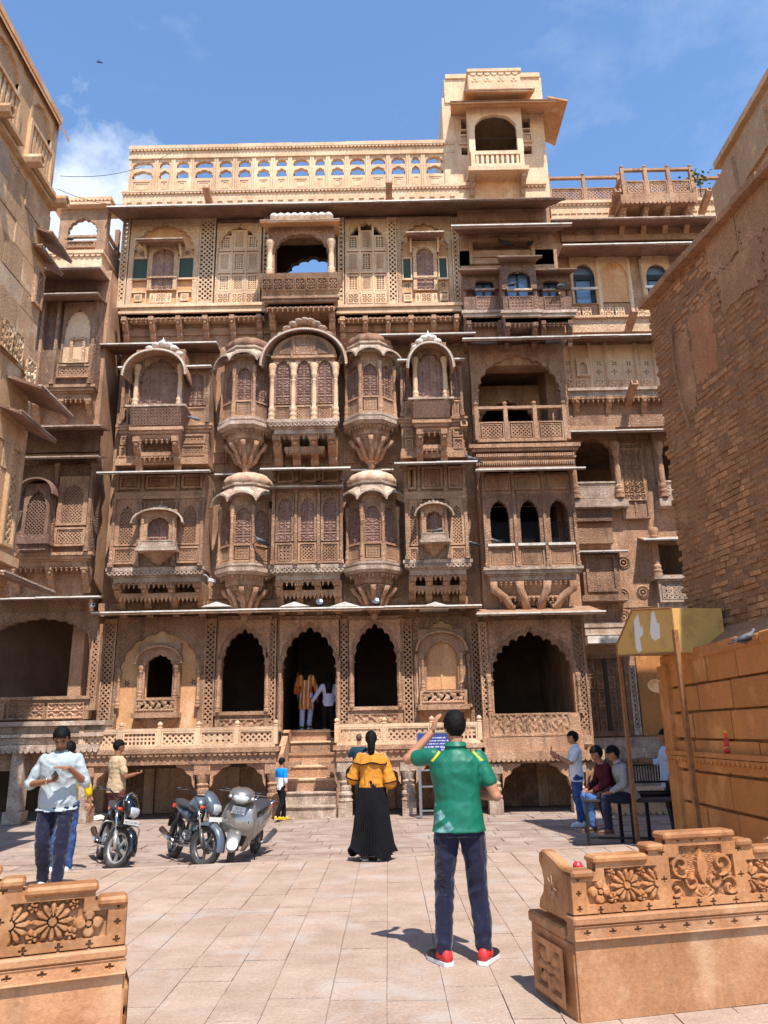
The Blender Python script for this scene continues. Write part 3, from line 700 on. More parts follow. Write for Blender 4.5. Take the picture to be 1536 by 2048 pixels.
def jali_window(px0, px1, pyt):
    x0, x1, z0, z1_ = RECT(px0, pyt, px1, 612, YT); W = x1-x0
    m = MB(); m.arch(x0, x1, z0, z1_, YT-0.04, YT+0.1, W*0.94, z0+0.02, z0+(z1_-z0)*0.62, z1_-0.1, lobes=11, d=0.05, ogee=0.04)
    fr = m.build('arch_surround', 'pale_carved', hav)
    rows = [(583, 546), (543, 502), (499, 458)]; cw = W*0.94/3
    g_ = MB(); zb0 = RZ((px0+px1)/2, 585, YT); 
    for i in range(4): g_.box(x0+W*0.03+cw*i-0.028, x0+W*0.03+cw*i+0.028, YT-0.01, YT+0.08, z0, z1_-0.2 if i in (1,2) else z1_-0.75)
    for q in (585, 544.5, 500.5): zz = RZ((px0+px1)/2, q, YT); g_.box(x0+W*0.03, x1-W*0.03, YT-0.02, YT+0.075, zz-0.03, zz+0.03)
    g_.build('mullions', 'pale', fr)
    for j, (qb, qt) in enumerate(rows):
        za, zb_ = RZ((px0+px1)/2, qb, YT)+0.03, RZ((px0+px1)/2, qt, YT)-0.03
        for i in range(3):
            a = x0+W*0.03+cw*i+0.03; b = a+cw-0.06; k = 0.06 if (i+j) % 2 else 0.045
            if j == 2 and i != 1: zt_ = za+(zb_-za)*0.72
            else: zt_ = zb_
            q = MB(); q.frame(a, b, za, zt_, YT+0.01, YT+0.07, 0.055)
            if (i+j) % 2: q.lattice(a+.055, b-.055, za+.055, zt_-.055, YT+0.02, 0.04, 0.05, 0.018, 'diamond')
            else: q.lattice(a+.055, b-.055, za+.055, zt_-.055, YT+0.02, 0.04, 0.06, 0.026, 'grid')
            q.build('pierced_screen', 'pale', fr)
    for i in range(3): inst('rosette', rosette_mesh('j', cw-0.07, zb0-z0-0.1), fr, (x0+W*0.03+cw*(i+0.5), YT-0.0, z0+0.05))
jali_window(432, 522, 448); jali_window(690, 776, 440)
# base moulding, fringe and brackets of the top storey
def cornice(px0, px1, pyt, pyb, Y, yw, mat='pale', nb=6, parent=hav, fr=True):
    x0, x1, z0, z1_ = RECT(px0, pyt, px1, pyb, Y); m = MB()
    strip_moulding(m, x0, x1, z0, z1_, Y, [(0.3, 0.0), (0.2, 0.06), (0.25, 0.03), (0.25, 0.10)]); m.box(x0, x1, Y, yw, z0, z1_)
    o = m.build('base_moulding', mat, parent)
    l = MB().lattice(x0, x1, z0+(z1_-z0)*0.52, z0+(z1_-z0)*0.73, Y-0.05, 0.03, 0.05, 0.022); l.build('diaper_band', mat, o)
    if fr: fringe(o, x0+0.02, x1-0.02, z0, Y+0.02)
    return o, x0, x1, z0
for a, b in ((243, 528), (676, 921)):
    o, x0, x1, z0 = cornice(a, b, 610, 634, YT-0.25, YF)
    for i in range(6): bracket(hav, x0+0.12+(x1-x0-0.24)*i/5, z0-0.72, z0-0.02, YF, 0.5, 0.13)
# centre balcony of the top storey
YC = YF-0.95
x0, x1, z0, z1_ = RECT(532, 462, 672, 556, YC)
zbal = RZ(600, 592, YC)
bal = MB(); bal.arch(x0+0.05, x1-0.05, z0, z1_+0.12, YC, YC+0.12, (x1-x0)*0.76, z0+0.01, z0+(z1_-z0)*0.55, z1_-0.06, lobes=7, d=0.07, ogee=0.0, flat_sill=False)
bal.box(x0+0.05, x0+0.15, YC+0.12, YF, z0, z1_+0.12); bal.box(x1-0.15, x1-0.05, YC+0.12, YF, z0, z1_+0.12)
bal = bal.build('balcony', 'main_carved', hav)
for s in (x0+0.12, x1-0.12): inst('column', column_mesh('bal', z1_-z0-0.35, 0.09, 'pale'), bal, (s, YC-0.08, z0))
MB().frustum(x0-0.02, x1+0.02, zbal, YC+0.02, x0-0.2, x1+0.2, z0, YC-0.25, YC+0.1).box(x0-0.02, x1+0.02, YC+0.1, YF, zbal, zbal+0.1).build('balcony_parapet', 'main', bal)
def tilt_panel(): pass
n = 7
for i in range(n):
    xx = x0-0.08+(x1-x0+0.16)*(i+0.5)/n
    inst('rosette', relief('rosb', 0.24, 0.3, lambda u, v: flower(u, v, 0.5, 0.5, 0.48, 8), 0.05, 'main', 24, 24, border=0.02), bal, (xx, YC-0.075, (zbal+z0)/2-0.14), rot=(0.42, 0, 0))
o = MB(); strip_moulding(o, x0+0.02, x1-0.02, zbal-0.28, zbal, YC+0.05, [(0.4, -0.05), (0.3, 0.04), (0.3, 0.1)]); o.box(x0+0.07, x1-0.07, YC+0.1, YF, zbal-0.28, zbal); o.build('base_moulding', 'main', bal)
fringe(bal, x0+0.06, x1-0.06, zbal-0.28, YC+0.08)
for xx in (x0+0.14, x1-0.14): bracket(bal, xx, zbal-1.1, zbal-0.28, YF, 0.6, 0.16)
eave(bal, 'eave', x0, x1, RZ(600, 448, YC-0.3), YF, 1.35, 0.45, 0.05, 0.12, mat='honey', edge='grey')
m = MB(); zz = RZ(600, 440, YC)
for i in range(9): m.ball((x0+0.2+(x1-x0-0.4)*i/8, YC+0.02, zz+0.10), (0.13, 0.16, 0.11), 8, 5)
m.build('roof_lobes', 'white_edge', bal, smooth=True)
# ------------------------------------------------------------------ oriels (half-octagon bays)
def oriel(parent, loc, dome_mat='dome', tiers=1.0):
    """local frame: origin on the wall line at the foot of the parapet; looks towards -Y"""
    ap, hw = 0.62, 0.257                                     # apothem, half face width
    cy = -0.34
    def oct_ring(a, z): 
        R = a/math.cos(math.pi/8); return [(R*math.sin(RAD(k*45-112.5)), cy-R*math.cos(RAD(k*45-112.5)), z) for k in range(6)]
    def stack(mb, prof):
        rings = [oct_ring(a, z) for a, z in prof]; vs = [v for r_ in rings for v in r_]; fs = []
        for j in range(len(rings)-1):
            for k in range(5): fs.append((j*6+k, j*6+k+1, (j+1)*6+k+1, (j+1)*6+k))
        fs.append(tuple(range(6))[::-1]); fs.append(tuple((len(rings)-1)*6+k for k in range(6))); return mb.add(vs, fs)
    b = MB(); stack(b, [(0.36, 0.0), (0.36, 0.46), (0.50, 0.48), (0.50, 1.62)]); b.box(-0.62, 0.62, cy, 0.02, 0.0, 1.62)
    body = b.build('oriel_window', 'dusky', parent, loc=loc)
    m = MB(); stack(m, [(0.58,-0.26),(0.66,-0.21),(0.70,-0.2),(0.70,-0.11),(0.65,-0.1),(0.68,-0.06),(0.68,0.0)]); m.build('base_moulding', 'grey', body)
    m = MB(); stack(m, [(0.10,-1.16),(0.17,-1.1),(0.15,-1.04),(0.2,-0.98),(0.2,-0.9),(0.3,-0.8),(0.3,-0.72),(0.33,-0.68),(0.33,-0.62),(0.38,-0.58),(0.38,-0.52),(0.46,-0.48),(0.46,-0.26)]); m.build('corbel', 'main', body)
    m = MB(); m.ball((0, cy-0.05, -1.2), (0.1, 0.1, 0.12), 10, 7); m.build('corbel_drop', 'main', body, smooth=True)
    # elephant-trunk struts on the corbel
    for k in range(-2, 3):
        a = RAD(k*38); dx, dy = math.sin(a), -math.cos(a); pts = []
        for r_, z in ((0.14,-1.06),(0.24,-1.0),(0.30,-0.88),(0.36,-0.76),(0.47,-0.68),(0.54,-0.56)): pts.append((dx*r_, cy+dy*r_, z))
        MB().tube(pts, [0.05,0.065,0.06,0.055,0.06,0.065], 7).build('strut', 'main', body, smooth=True)
    for k, face in enumerate((-90, -45, 0, 45, 90)):
        a = RAD(face); M = Matrix.Translation((0, cy, 0)) @ Matrix.Rotation(a, 4, 'Z')
        if abs(face) <= 45:
            fr_ = MB(); n = 5
            for i in range(n):
                x = -hw+2*hw*(i+0.5)/n; fr_.add([(v[0]*0.8+x, v[1]*0.8-0.56, v[2]*0.8-0.27) for v in PEND.v], PEND.f)
                fr_.add([(v[0]*0.7+x*0.7, v[1]*0.8-0.42, v[2]*0.8-0.5) for v in PEND.v], PEND.f)
            fr_.v = [tuple(M @ Vector(v)) for v in fr_.v]; fr_.build('pendant_fringe', 'main', body, kind='stuff')
        f = MB(); f.arch(-hw+0.01, hw-0.01, 0.48, 1.58, -ap+0.03, -ap+0.12, 0.36, 0.49, 1.12, 1.38, lobes=7, d=0.08)
        f.v = [tuple(M @ Vector(v)) for v in f.v]; f.build('arch_frame', 'main_carved', body)
        l = MB(); l.frame(-hw+0.015, hw-0.015, 0.02, 0.47, -ap-0.02, -ap+0.1, 0.05); l.frame(-hw+0.09, hw-0.09, 0.095, 0.395, -ap+0.0, -ap+0.06, 0.016)
        l.lattice(-hw+0.1, hw-0.1, 0.11, 0.38, -ap+0.01, 0.04, 0.05, 0.02, 'diamond' if k % 2 else 'star')
        l.v = [tuple(M @ Vector(v)) for v in l.v]; l.build('lattice_panel', 'main', body)
        if abs(face) <= 45:
            sm = relief(('orsh',), 0.185, 0.9, lambda u, v: scroll(u, v, 1, 4, asp=0.2), 0.028, 'shutter', 18, 48, border=0.012, bh=0.7)
            for s in (-1, 1):
                p = M @ Vector((s*0.096, -ap+0.105, 0.48)); inst('shutter', sm, body, p, rz=a)
        # canopy over each face
        if abs(face) <= 45:
            c = MB(); n = 14; vs = []; fs = []
            for i in range(n+1):
                t = math.pi*(0.03+0.94*i/n); xx = -math.cos(t); zz = math.sin(t)
                fx_, bx = xx*(hw+0.085), xx*hw*0.98; zf_ = 1.42+0.26*zz; zb_ = 1.66+0.24*zz
                vs += [(fx_, -ap-0.24, zf_), (bx, -ap+0.1, zb_), (bx, -ap+0.1, zb_+0.05), (fx_*1.06, -ap-0.24, zf_+0.05)]
            for i in range(n):
                A, B = 4*i, 4*i+4; fs += [(A,A+1,B+1,B),(A+1,A+2,B+2,B+1),(A+2,A+3,B+3,B+2),(A+3,A,B,B+3)]
            fs += [(3,2,1,0), (4*n,4*n+1,4*n+2,4*n+3)]
            c.add([M @ Vector(v) for v in vs], fs); c.build('canopy', 'grey', body, smooth=True, ang=40)
            q = MB(); q.arch(-hw+0.0, hw-0.0, 1.5, 1.74, -ap+0.06, -ap+0.12, 0.36, 1.5, 1.52, 1.56, cusp=False); q.v = [tuple(M @ Vector(v)) for v in q.v]; q.build('tympanum', 'main', body)
    R = ap/math.cos(math.pi/8)-0.0; cm = column_mesh('oriel', 1.42, 0.052, 'main', 8)
    for k in range(6):
        a = RAD(k*45-112.5)
        if abs(k-2.5) < 2: inst('column', cm, body, (R*math.sin(a), cy-R*math.cos(a), 0.0))
    m = MB(); stack(m, [(0.62,1.70),(0.66,1.74),(0.60,1.84),(0.55,1.96),(0.60,1.97),(0.60,2.02)]); m.build('drum', 'grey', body)
    d = MB(); nr = 40; prof = [(0.57,2.02),(0.62,2.08),(0.61,2.17),(0.54,2.27),(0.40,2.35),(0.22,2.40),(0.05,2.42)]
    vs = []; fs = []
    for r_, z in prof:
        for i in range(nr):
            a = 2*math.pi*i/nr; k = 1+0.045*math.cos(12*a); vs.append((r_*k*math.cos(a), cy+r_*k*math.sin(a), z))
    for j in range(len(prof)-1):
        for i in range(nr): fs.append((j*nr+i, j*nr+(i+1) % nr, (j+1)*nr+(i+1) % nr, (j+1)*nr+i))
    fs.append(tuple((len(prof)-1)*nr+i for i in range(nr)))
    d.add(vs, fs); dome = d.build('dome', dome_mat, body, smooth=True)
    f = MB(); f.lathe([(0.14,2.40),(0.16,2.43),(0.07,2.45),(0.09,2.49),(0.0,2.54)], (0, cy, 0), 8); f.build('finial', 'grey', dome)
    return body
def place_oriel(px, py_base, src=None, dark=False):
    Y = YF-0.95; x, z = RX(px, py_base, Y), RZ(px, py_base, Y)
    if src is None: return oriel(hav, (x, YF, z))
    c = copy_tree(src, None); c.parent = hav; c.matrix_parent_inverse = src.matrix_parent_inverse.copy(); c.location = (x, YF, z)
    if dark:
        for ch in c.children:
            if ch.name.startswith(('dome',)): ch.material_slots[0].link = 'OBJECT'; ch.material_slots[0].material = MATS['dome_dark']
    return c
or1 = place_oriel(483, 1126); or1['label'] = 'octagonal bay with pale ribbed dome, lower row, left of centre'
o2 = place_oriel(746, 1122, or1); o2['label'] = 'octagonal bay with pale ribbed dome, lower row, right of centre'
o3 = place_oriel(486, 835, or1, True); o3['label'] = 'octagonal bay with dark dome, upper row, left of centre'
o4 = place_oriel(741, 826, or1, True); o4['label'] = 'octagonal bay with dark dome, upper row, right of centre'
# ------------------------------------------------------------------ flat bays
def bay_body(px0, px1, pyt, pyb, Y, mat='main_carved', yw=YF, name='bay_window'):
    x0, x1, z0, z1 = RECT(px0, pyt, px1, pyb, Y)
    o = MB().box(x0+.02, x1-.02, min(Y+.42, yw-.03), yw, z0+.01, z1-.01).build(name, mat, hav); BAYH[o.name] = []; return o, x0, x1, z0, z1
def bay_skin(o, x0, x1, z0, z1, Y, yw=YF, mat='main_carved'):
    m = MB(); wall_holes(m, x0, x1, z0, z1, Y, Y+.05, BAYH[o.name]); yb = min(Y+.42, yw-.03); m.box(x0, x0+.05, Y+.05, yw, z0, z1); m.box(x1-.05, x1, Y+.05, yw, z0, z1); m.box(x0+.05, x1-.05, Y+.05, yb, z1-.05, z1); m.box(x0+.05, x1-.05, Y+.05, yb, z0, z0+.05); return m.build('bay_shell', mat, o)
def bay_foot(o, x0, x1, z0, Y, hb, nb, two=True, mat='main', yw=YF, bw=0.16, taper=0.0):
    """moulding, pendants and consoles below a bay"""
    m = MB(); strip_moulding(m, x0, x1, z0-0.34, z0, Y, [(0.35, -0.06), (0.12, 0.0), (0.28, 0.055), (0.25, 0.09)])
    m.box(x0+0.06, x1-0.06, Y+0.06, yw, z0-0.34, z0); m.build('base_moulding', 'grey', o)
    MB().lattice(x0-0.05, x1+0.05, z0-0.19, z0-0.08, Y-0.09, 0.045, 0.075, 0.026).build('diaper_band', 'grey', o)
    fringe(o, x0+0.08, x1-0.08, z0-0.34, Y+0.09, 0.12)
    xs = [x0+0.12+taper*(0.0)+(x1-x0-0.24)*i/(nb-1) for i in range(nb)]
    for x in xs: bracket(o, x, z0-0.34-hb, z0-0.33, yw, (yw-Y)*0.92, bw, mat)
    if two:
        zz = z0-0.34-hb*0.42
        MB().box(x0+0.1+taper, x1-0.1-taper, Y+0.26, yw, zz, zz+0.09).build('cross_beam', mat, o)
        m = MB(); n = int((x1-x0)/0.11)
        for i in range(n):
            x = x0+0.14+taper+(x1-x0-0.28-2*taper)*(i+0.5)/n; m.add([(x-.045,Y+.27,zz),(x+.045,Y+.27,zz),(x,Y+.28,zz-.13),(x-.045,Y+.33,zz),(x+.045,Y+.33,zz),(x,Y+.32,zz-.13)], [(0,1,2),(3,5,4),(0,2,5,3),(1,4,5,2)])
        m.build('pendant_fringe', mat, o, kind='stuff')
    MB().box(x0+0.04, x1-0.04, yw-0.06, yw, z0-0.34-hb, z0-0.34).build('back_panel', 'main_carved', o)
def arched_shutter(o, xa, xb, za, zb, Y, apex_f=0.82, rows=5, mat='main_carved', open_=False, lob=7, ajar=0.0):
    """one shuttered light: carved arch surround with two leaves behind"""
    W = xb-xa; H = zb-za
    m = MB(); m.arch(xa, xb, za, zb, Y-0.10, Y-0.005, W*0.72, za+0.02, za+H*(apex_f-0.22), za+H*apex_f, lobes=lob, d=0.09)
    m.build('arch_frame', mat, o)
    if not open_: shutter_pair(o, (xa+xb)/2, za+0.02, W*0.72+0.02, H*apex_f, Y-0.03, rows=rows, ajar=ajar)
def pilasters(o, xs, za, zb, Y, w=0.07, mat='main_carved', d=0.13):
    for x in xs: MB().box(x-w/2, x+w/2, Y-d, Y, za, zb).box(x-w*0.75, x+w*0.75, Y-d-0.02, Y, za, za+0.1).box(x-w*0.75, x+w*0.75, Y-d-0.02, Y, zb-0.1, zb).build('pilaster', mat, o)
def zrow(q, px, Y): return RZ(px, q, Y)
# B3: centre bay, lower row, three shuttered lights
o, x0, x1, z0, z1 = bay_body(548, 683, 938, 1130, YB); o['label'] = 'flat three-light shuttered bay over the doorway'
zs, zm, zt = [zrow(q, 615, YB) for q in (1084, 978, 972)]
for i in range(3):
    a = x0+(x1-x0)*i/3+0.05; b = x0+(x1-x0)*(i+1)/3-0.05
    lattice_panel(o, a, b, z0+0.03, zs-0.02, YB-0.05, pitch=0.06, bar=0.022, kind='star' if i == 0 else 'diamond')
    arched_shutter(o, a, b, zs, zm, YB, rows=5); MB().frame(a+0.02, b-0.02, zt+0.08, z1-0.06, YB-0.05, YB, 0.05).build('moulded_frame', 'main', o)
pilasters(o, [x0+(x1-x0)*i/3 for i in range(4)], z0, zm, YB); pilasters(o, [x0+(x1-x0)*i/3 for i in range(4)], zt+0.1, z1, YB, d=0.07)
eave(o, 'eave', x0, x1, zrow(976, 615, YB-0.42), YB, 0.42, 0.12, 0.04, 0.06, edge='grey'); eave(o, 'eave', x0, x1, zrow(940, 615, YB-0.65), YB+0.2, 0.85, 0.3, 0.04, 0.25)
bay_foot(o, x0, x1, z0, YB, 0.72, 4); bay_skin(o, x0, x1, z0, z1, YB)
def mini_jharokha(o, px, pyt, pyb, pw, Y):
    """small hooded niche with its own columns, hood and corbel; Y = plane it stands on"""
    yf = Y-0.34; xc = RX(px, (pyt+pyb)/2, yf); w = abs(RX(px+pw/2, pyb, yf)-RX(px-pw/2, pyb, yf)); zt_, zb_ = RZ(px, pyt, yf), RZ(px, pyb, yf); h = zt_-zb_
    b = MB().box(xc-w*0.4, xc+w*0.4, Y-0.1, Y, zb_+h*0.3, zt_-h*0.1).build('niche', 'dusky', o)
    f = MB(); f.arch(xc-w*0.42, xc+w*0.42, zb_+h*0.38, zt_-h*0.12, yf+0.06, yf+0.14, w*0.5, zb_+h*0.39, zb_+h*0.62, zb_+h*0.76, lobes=5, d=0.1); f.build('arch_frame', 'main', b)
    shutter_pair(b, xc, zb_+h*0.32, w*0.56, h*0.46, Y-0.11, rows=3)
    for s in (-1, 1): inst('column', column_mesh(('mj', round(h, 1)), h*0.42, 0.042, 'main', 8), b, (xc+s*w*0.36, yf+0.04, zb_+h*0.32))
    m = MB(); m.box(xc-w*0.42, xc+w*0.42, yf, Y, zb_+h*0.26, zb_+h*0.38); m.frame(xc-w*0.4, xc+w*0.4, zb_+h*0.27, zb_+h*0.37, yf-0.012, yf, 0.014); m.box(xc-w*0.47, xc+w*0.47, yf-0.05, Y, zb_+h*0.21, zb_+h*0.26); m.build('niche_parapet', 'grey', b)
    c = MB(); prof = [(0.03,0.0),(0.10,0.05),(0.16,0.07),(0.2,0.12),(0.3,0.15),(0.34,0.19),(0.42,0.21)]
    c.lathe([(r_*w*1.05, q*h) for r_, q in prof], (xc, Y, zb_), 14, math.pi, 2*math.pi, sy=0.75); c.build('corbel', 'main', b, smooth=True, ang=35)
    gable_roof(b, xc, w*0.5, zb_+h*0.64, h*0.24, Y, 0.44, 0.04, 'grey', beads=False, flare=0.14, n=16)
    m = MB()
    for i in range(7):
        t = (i-3)/3; m.ball((xc+t*w*0.36, Y-0.18, zb_+h*(0.92-0.1*t*t)), (w*0.075, 0.13, h*0.045), 8, 5)
    m.lathe([(0.03,0),(0.045,0.04),(0.02,0.07),(0.03,0.11),(0,0.17)], (xc, Y-0.12, zb_+h*0.95), 7); m.build('hood_lobes', 'grey', b, smooth=True)
    return b
def wide_bay(px0, px1, pyt, pyb, splits, jx, jpyt, jpyb, jw, eave_q, label, left):
    o, x0, x1, z0, z1 = bay_body(px0, px1, pyt, pyb, YB); o['label'] = label
    pm = (px0+px1)/2; xs = [x0]+[RX(p, 1040, YB) for p in splits]+[x1]
    zA, zB, zC, zD = [zrow(q, pm, YB) for q in (1128, 1094, 1000, 985)]
    for i in range(3):
        a, b = xs[i]+0.05, xs[i+1]-0.05
        MB().frame(a+0.02, b-0.02, zD+0.08, z1-0.08, YB-0.05, YB, 0.05).frame(a+0.11, b-0.11, zD+0.17, z1-0.17, YB-0.03, YB, 0.025).build('moulded_frame', 'main', o)
        if i != 1:
            m = MB(); W = b-a; m.arch(a, b, zB+0.02, zC, YB-0.09, YB-0.02, W*0.6, zB+0.06, zC-0.5, zC-0.16, lobes=5, d=0.1); m.lattice(a+W*0.2, b-W*0.2, zB+0.06, zC-0.2, YB-0.06, 0.04, 0.06, 0.02); m.build('pierced_screen', 'main', o); BAYH[o.name].append((a+W*.21, b-W*.21, zB+.07, zC-.24))
            lattice_panel(o, a, b, zA+0.0, zB-0.01, YB-0.05, pitch=0.055, bar=0.02)
        else: MB().frame(a, b, zA+0.05, zC, YB-0.03, YB, 0.04).box(a, b, YB-0.045, YB, zC-0.5, zC-0.02).build('carved_panel', 'main_carved', o)
    pilasters(o, [x0+0.02]+xs[1:3]+[x1-0.02], z0, zC, YB, 0.075); pilasters(o, [x0+0.02]+xs[1:3]+[x1-0.02], zD, z1, YB, d=0.07)
    m = MB(); m.box(x0-0.03, x1+0.03, YB-0.12, YB, zC+0.0, zC+0.07); m.box(x0-0.02, x1+0.02, YB-0.08, YB, zC+0.07, zD); m.build('string_course', 'main', o)
    mini_jharokha(o, jx, jpyt, jpyb, jw, YB)
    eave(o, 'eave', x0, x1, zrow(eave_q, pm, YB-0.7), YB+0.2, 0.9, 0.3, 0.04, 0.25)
    bay_foot(o, x0, x1, z0, YB, 0.75, 4, two=True); bay_skin(o, x0, x1, z0, z1, YB)
    return o
wide_bay(229, 408, 945, 1135, [282, 354], 314, 1003, 1128, 88, 946, 'wide flat bay with a small hooded niche, lower row, far left', True)
wide_bay(811, 932, 928, 1120, [840, 894], 869, 992, 1110, 66, 928, 'narrow flat bay with a small hooded niche, lower row, right', False)
# recess strips between the bays on the wall
eave(hav, 'eave', RX(440,948,YF), RX(510,948,YF), zrow(951, 480, YF-0.35), YF, 0.35, 0.12, 0.04, 0.05); eave(hav, 'eave', RX(708,942,YF), RX(782,942,YF), zrow(943, 745, YF-0.35), YF, 0.35, 0.12, 0.04, 0.05)
# ------------------------------------------------------------------ upper row of bays
# C3 centre: big arched hood, four columns, three lights
Y3 = YF-1.0
o, x0, x1, z0, z1 = bay_body(545, 672, 745, 843, Y3+0.1); o['label'] = 'central bay with a great arched hood and three shuttered lights'
zs, zt, zz = zrow(807, 608, Y3), zrow(737, 608, Y3), zrow(712, 608, Y3)
xs = [x0+(x1-x0)*t for t in (0.0, 0.335, 0.66, 1.0)]
for i in range(3):
    a, b = xs[i]+0.05, xs[i+1]-0.05
    lattice_panel(o, a, b, z0+0.0, zs-0.03, Y3+0.04, pitch=0.05, bar=0.02, kind='star' if i == 0 else 'diamond')
    arched_shutter(o, a-0.04, b+0.04, zs, zz-0.02, Y3+0.1, 0.93, rows=5, ajar=(0.1, 0.06, 0.03)[i])
for x in xs: inst('column', column_mesh('c3', zt-z0+0.15, 0.075, 'pale'), o, (x, Y3, z0-0.02))
t = MB(); hw_ = (x1-x0)/2; xc = (x0+x1)/2; n = 16; ap_ = zrow(668, 608, Y3)-zz
t.prism([(xc+hw_*1.02*math.cos(math.pi*i/n), zz+ap_*math.sin(math.pi*i/n)) for i in range(n+1)], Y3+0.02, YF); t.box(x0-0.03, x1+0.03, Y3-0.05, YF, zz-0.07, zz); t.build('tympanum', 'main', o)
MB().frame(xc-0.28, xc+0.28, zz+0.03, zz+ap_*0.86, Y3-0.04, Y3+0.02, 0.05).box(xc-0.22, xc+0.22, Y3-0.015, Y3+0.018, zz+0.08, zz+ap_*0.82).build('carved_panel', 'main_carved', o)
for s in (-1, 1): MB().prism([(xc+s*0.34, zz+0.05), (xc+s*(hw_*0.82), zz+0.05), (xc+s*(hw_*0.68), zz+ap_*0.5), (xc+s*0.34, zz+ap_*0.78)], Y3-0.02, Y3+0.02).build('carved_panel', 'dusky_carved', o)
gable_roof(o, xc, hw_*1.14, zrow(725, 608, Y3-0.3), zrow(646, 608, Y3-0.3)-zrow(725, 608, Y3-0.3), YF-0.05, 1.15, 0.05, 'main', flare=0.17, n=30)
m = MB()
for i in range(9):
    tt = (i-4)/4; m.ball((xc+tt*hw_*0.75, Y3+0.1, zrow(646, 608, Y3-0.1)+0.16-0.42*tt*tt), (0.13, 0.2, 0.07), 8, 5)
m.build('hood_lobes', 'grey', o, smooth=True)
bay_foot(o, x0, x1, z0, Y3, 0.85, 4, taper=0.2, bw=0.2); bay_skin(o, x0, x1, z0, z1, Y3+.1)
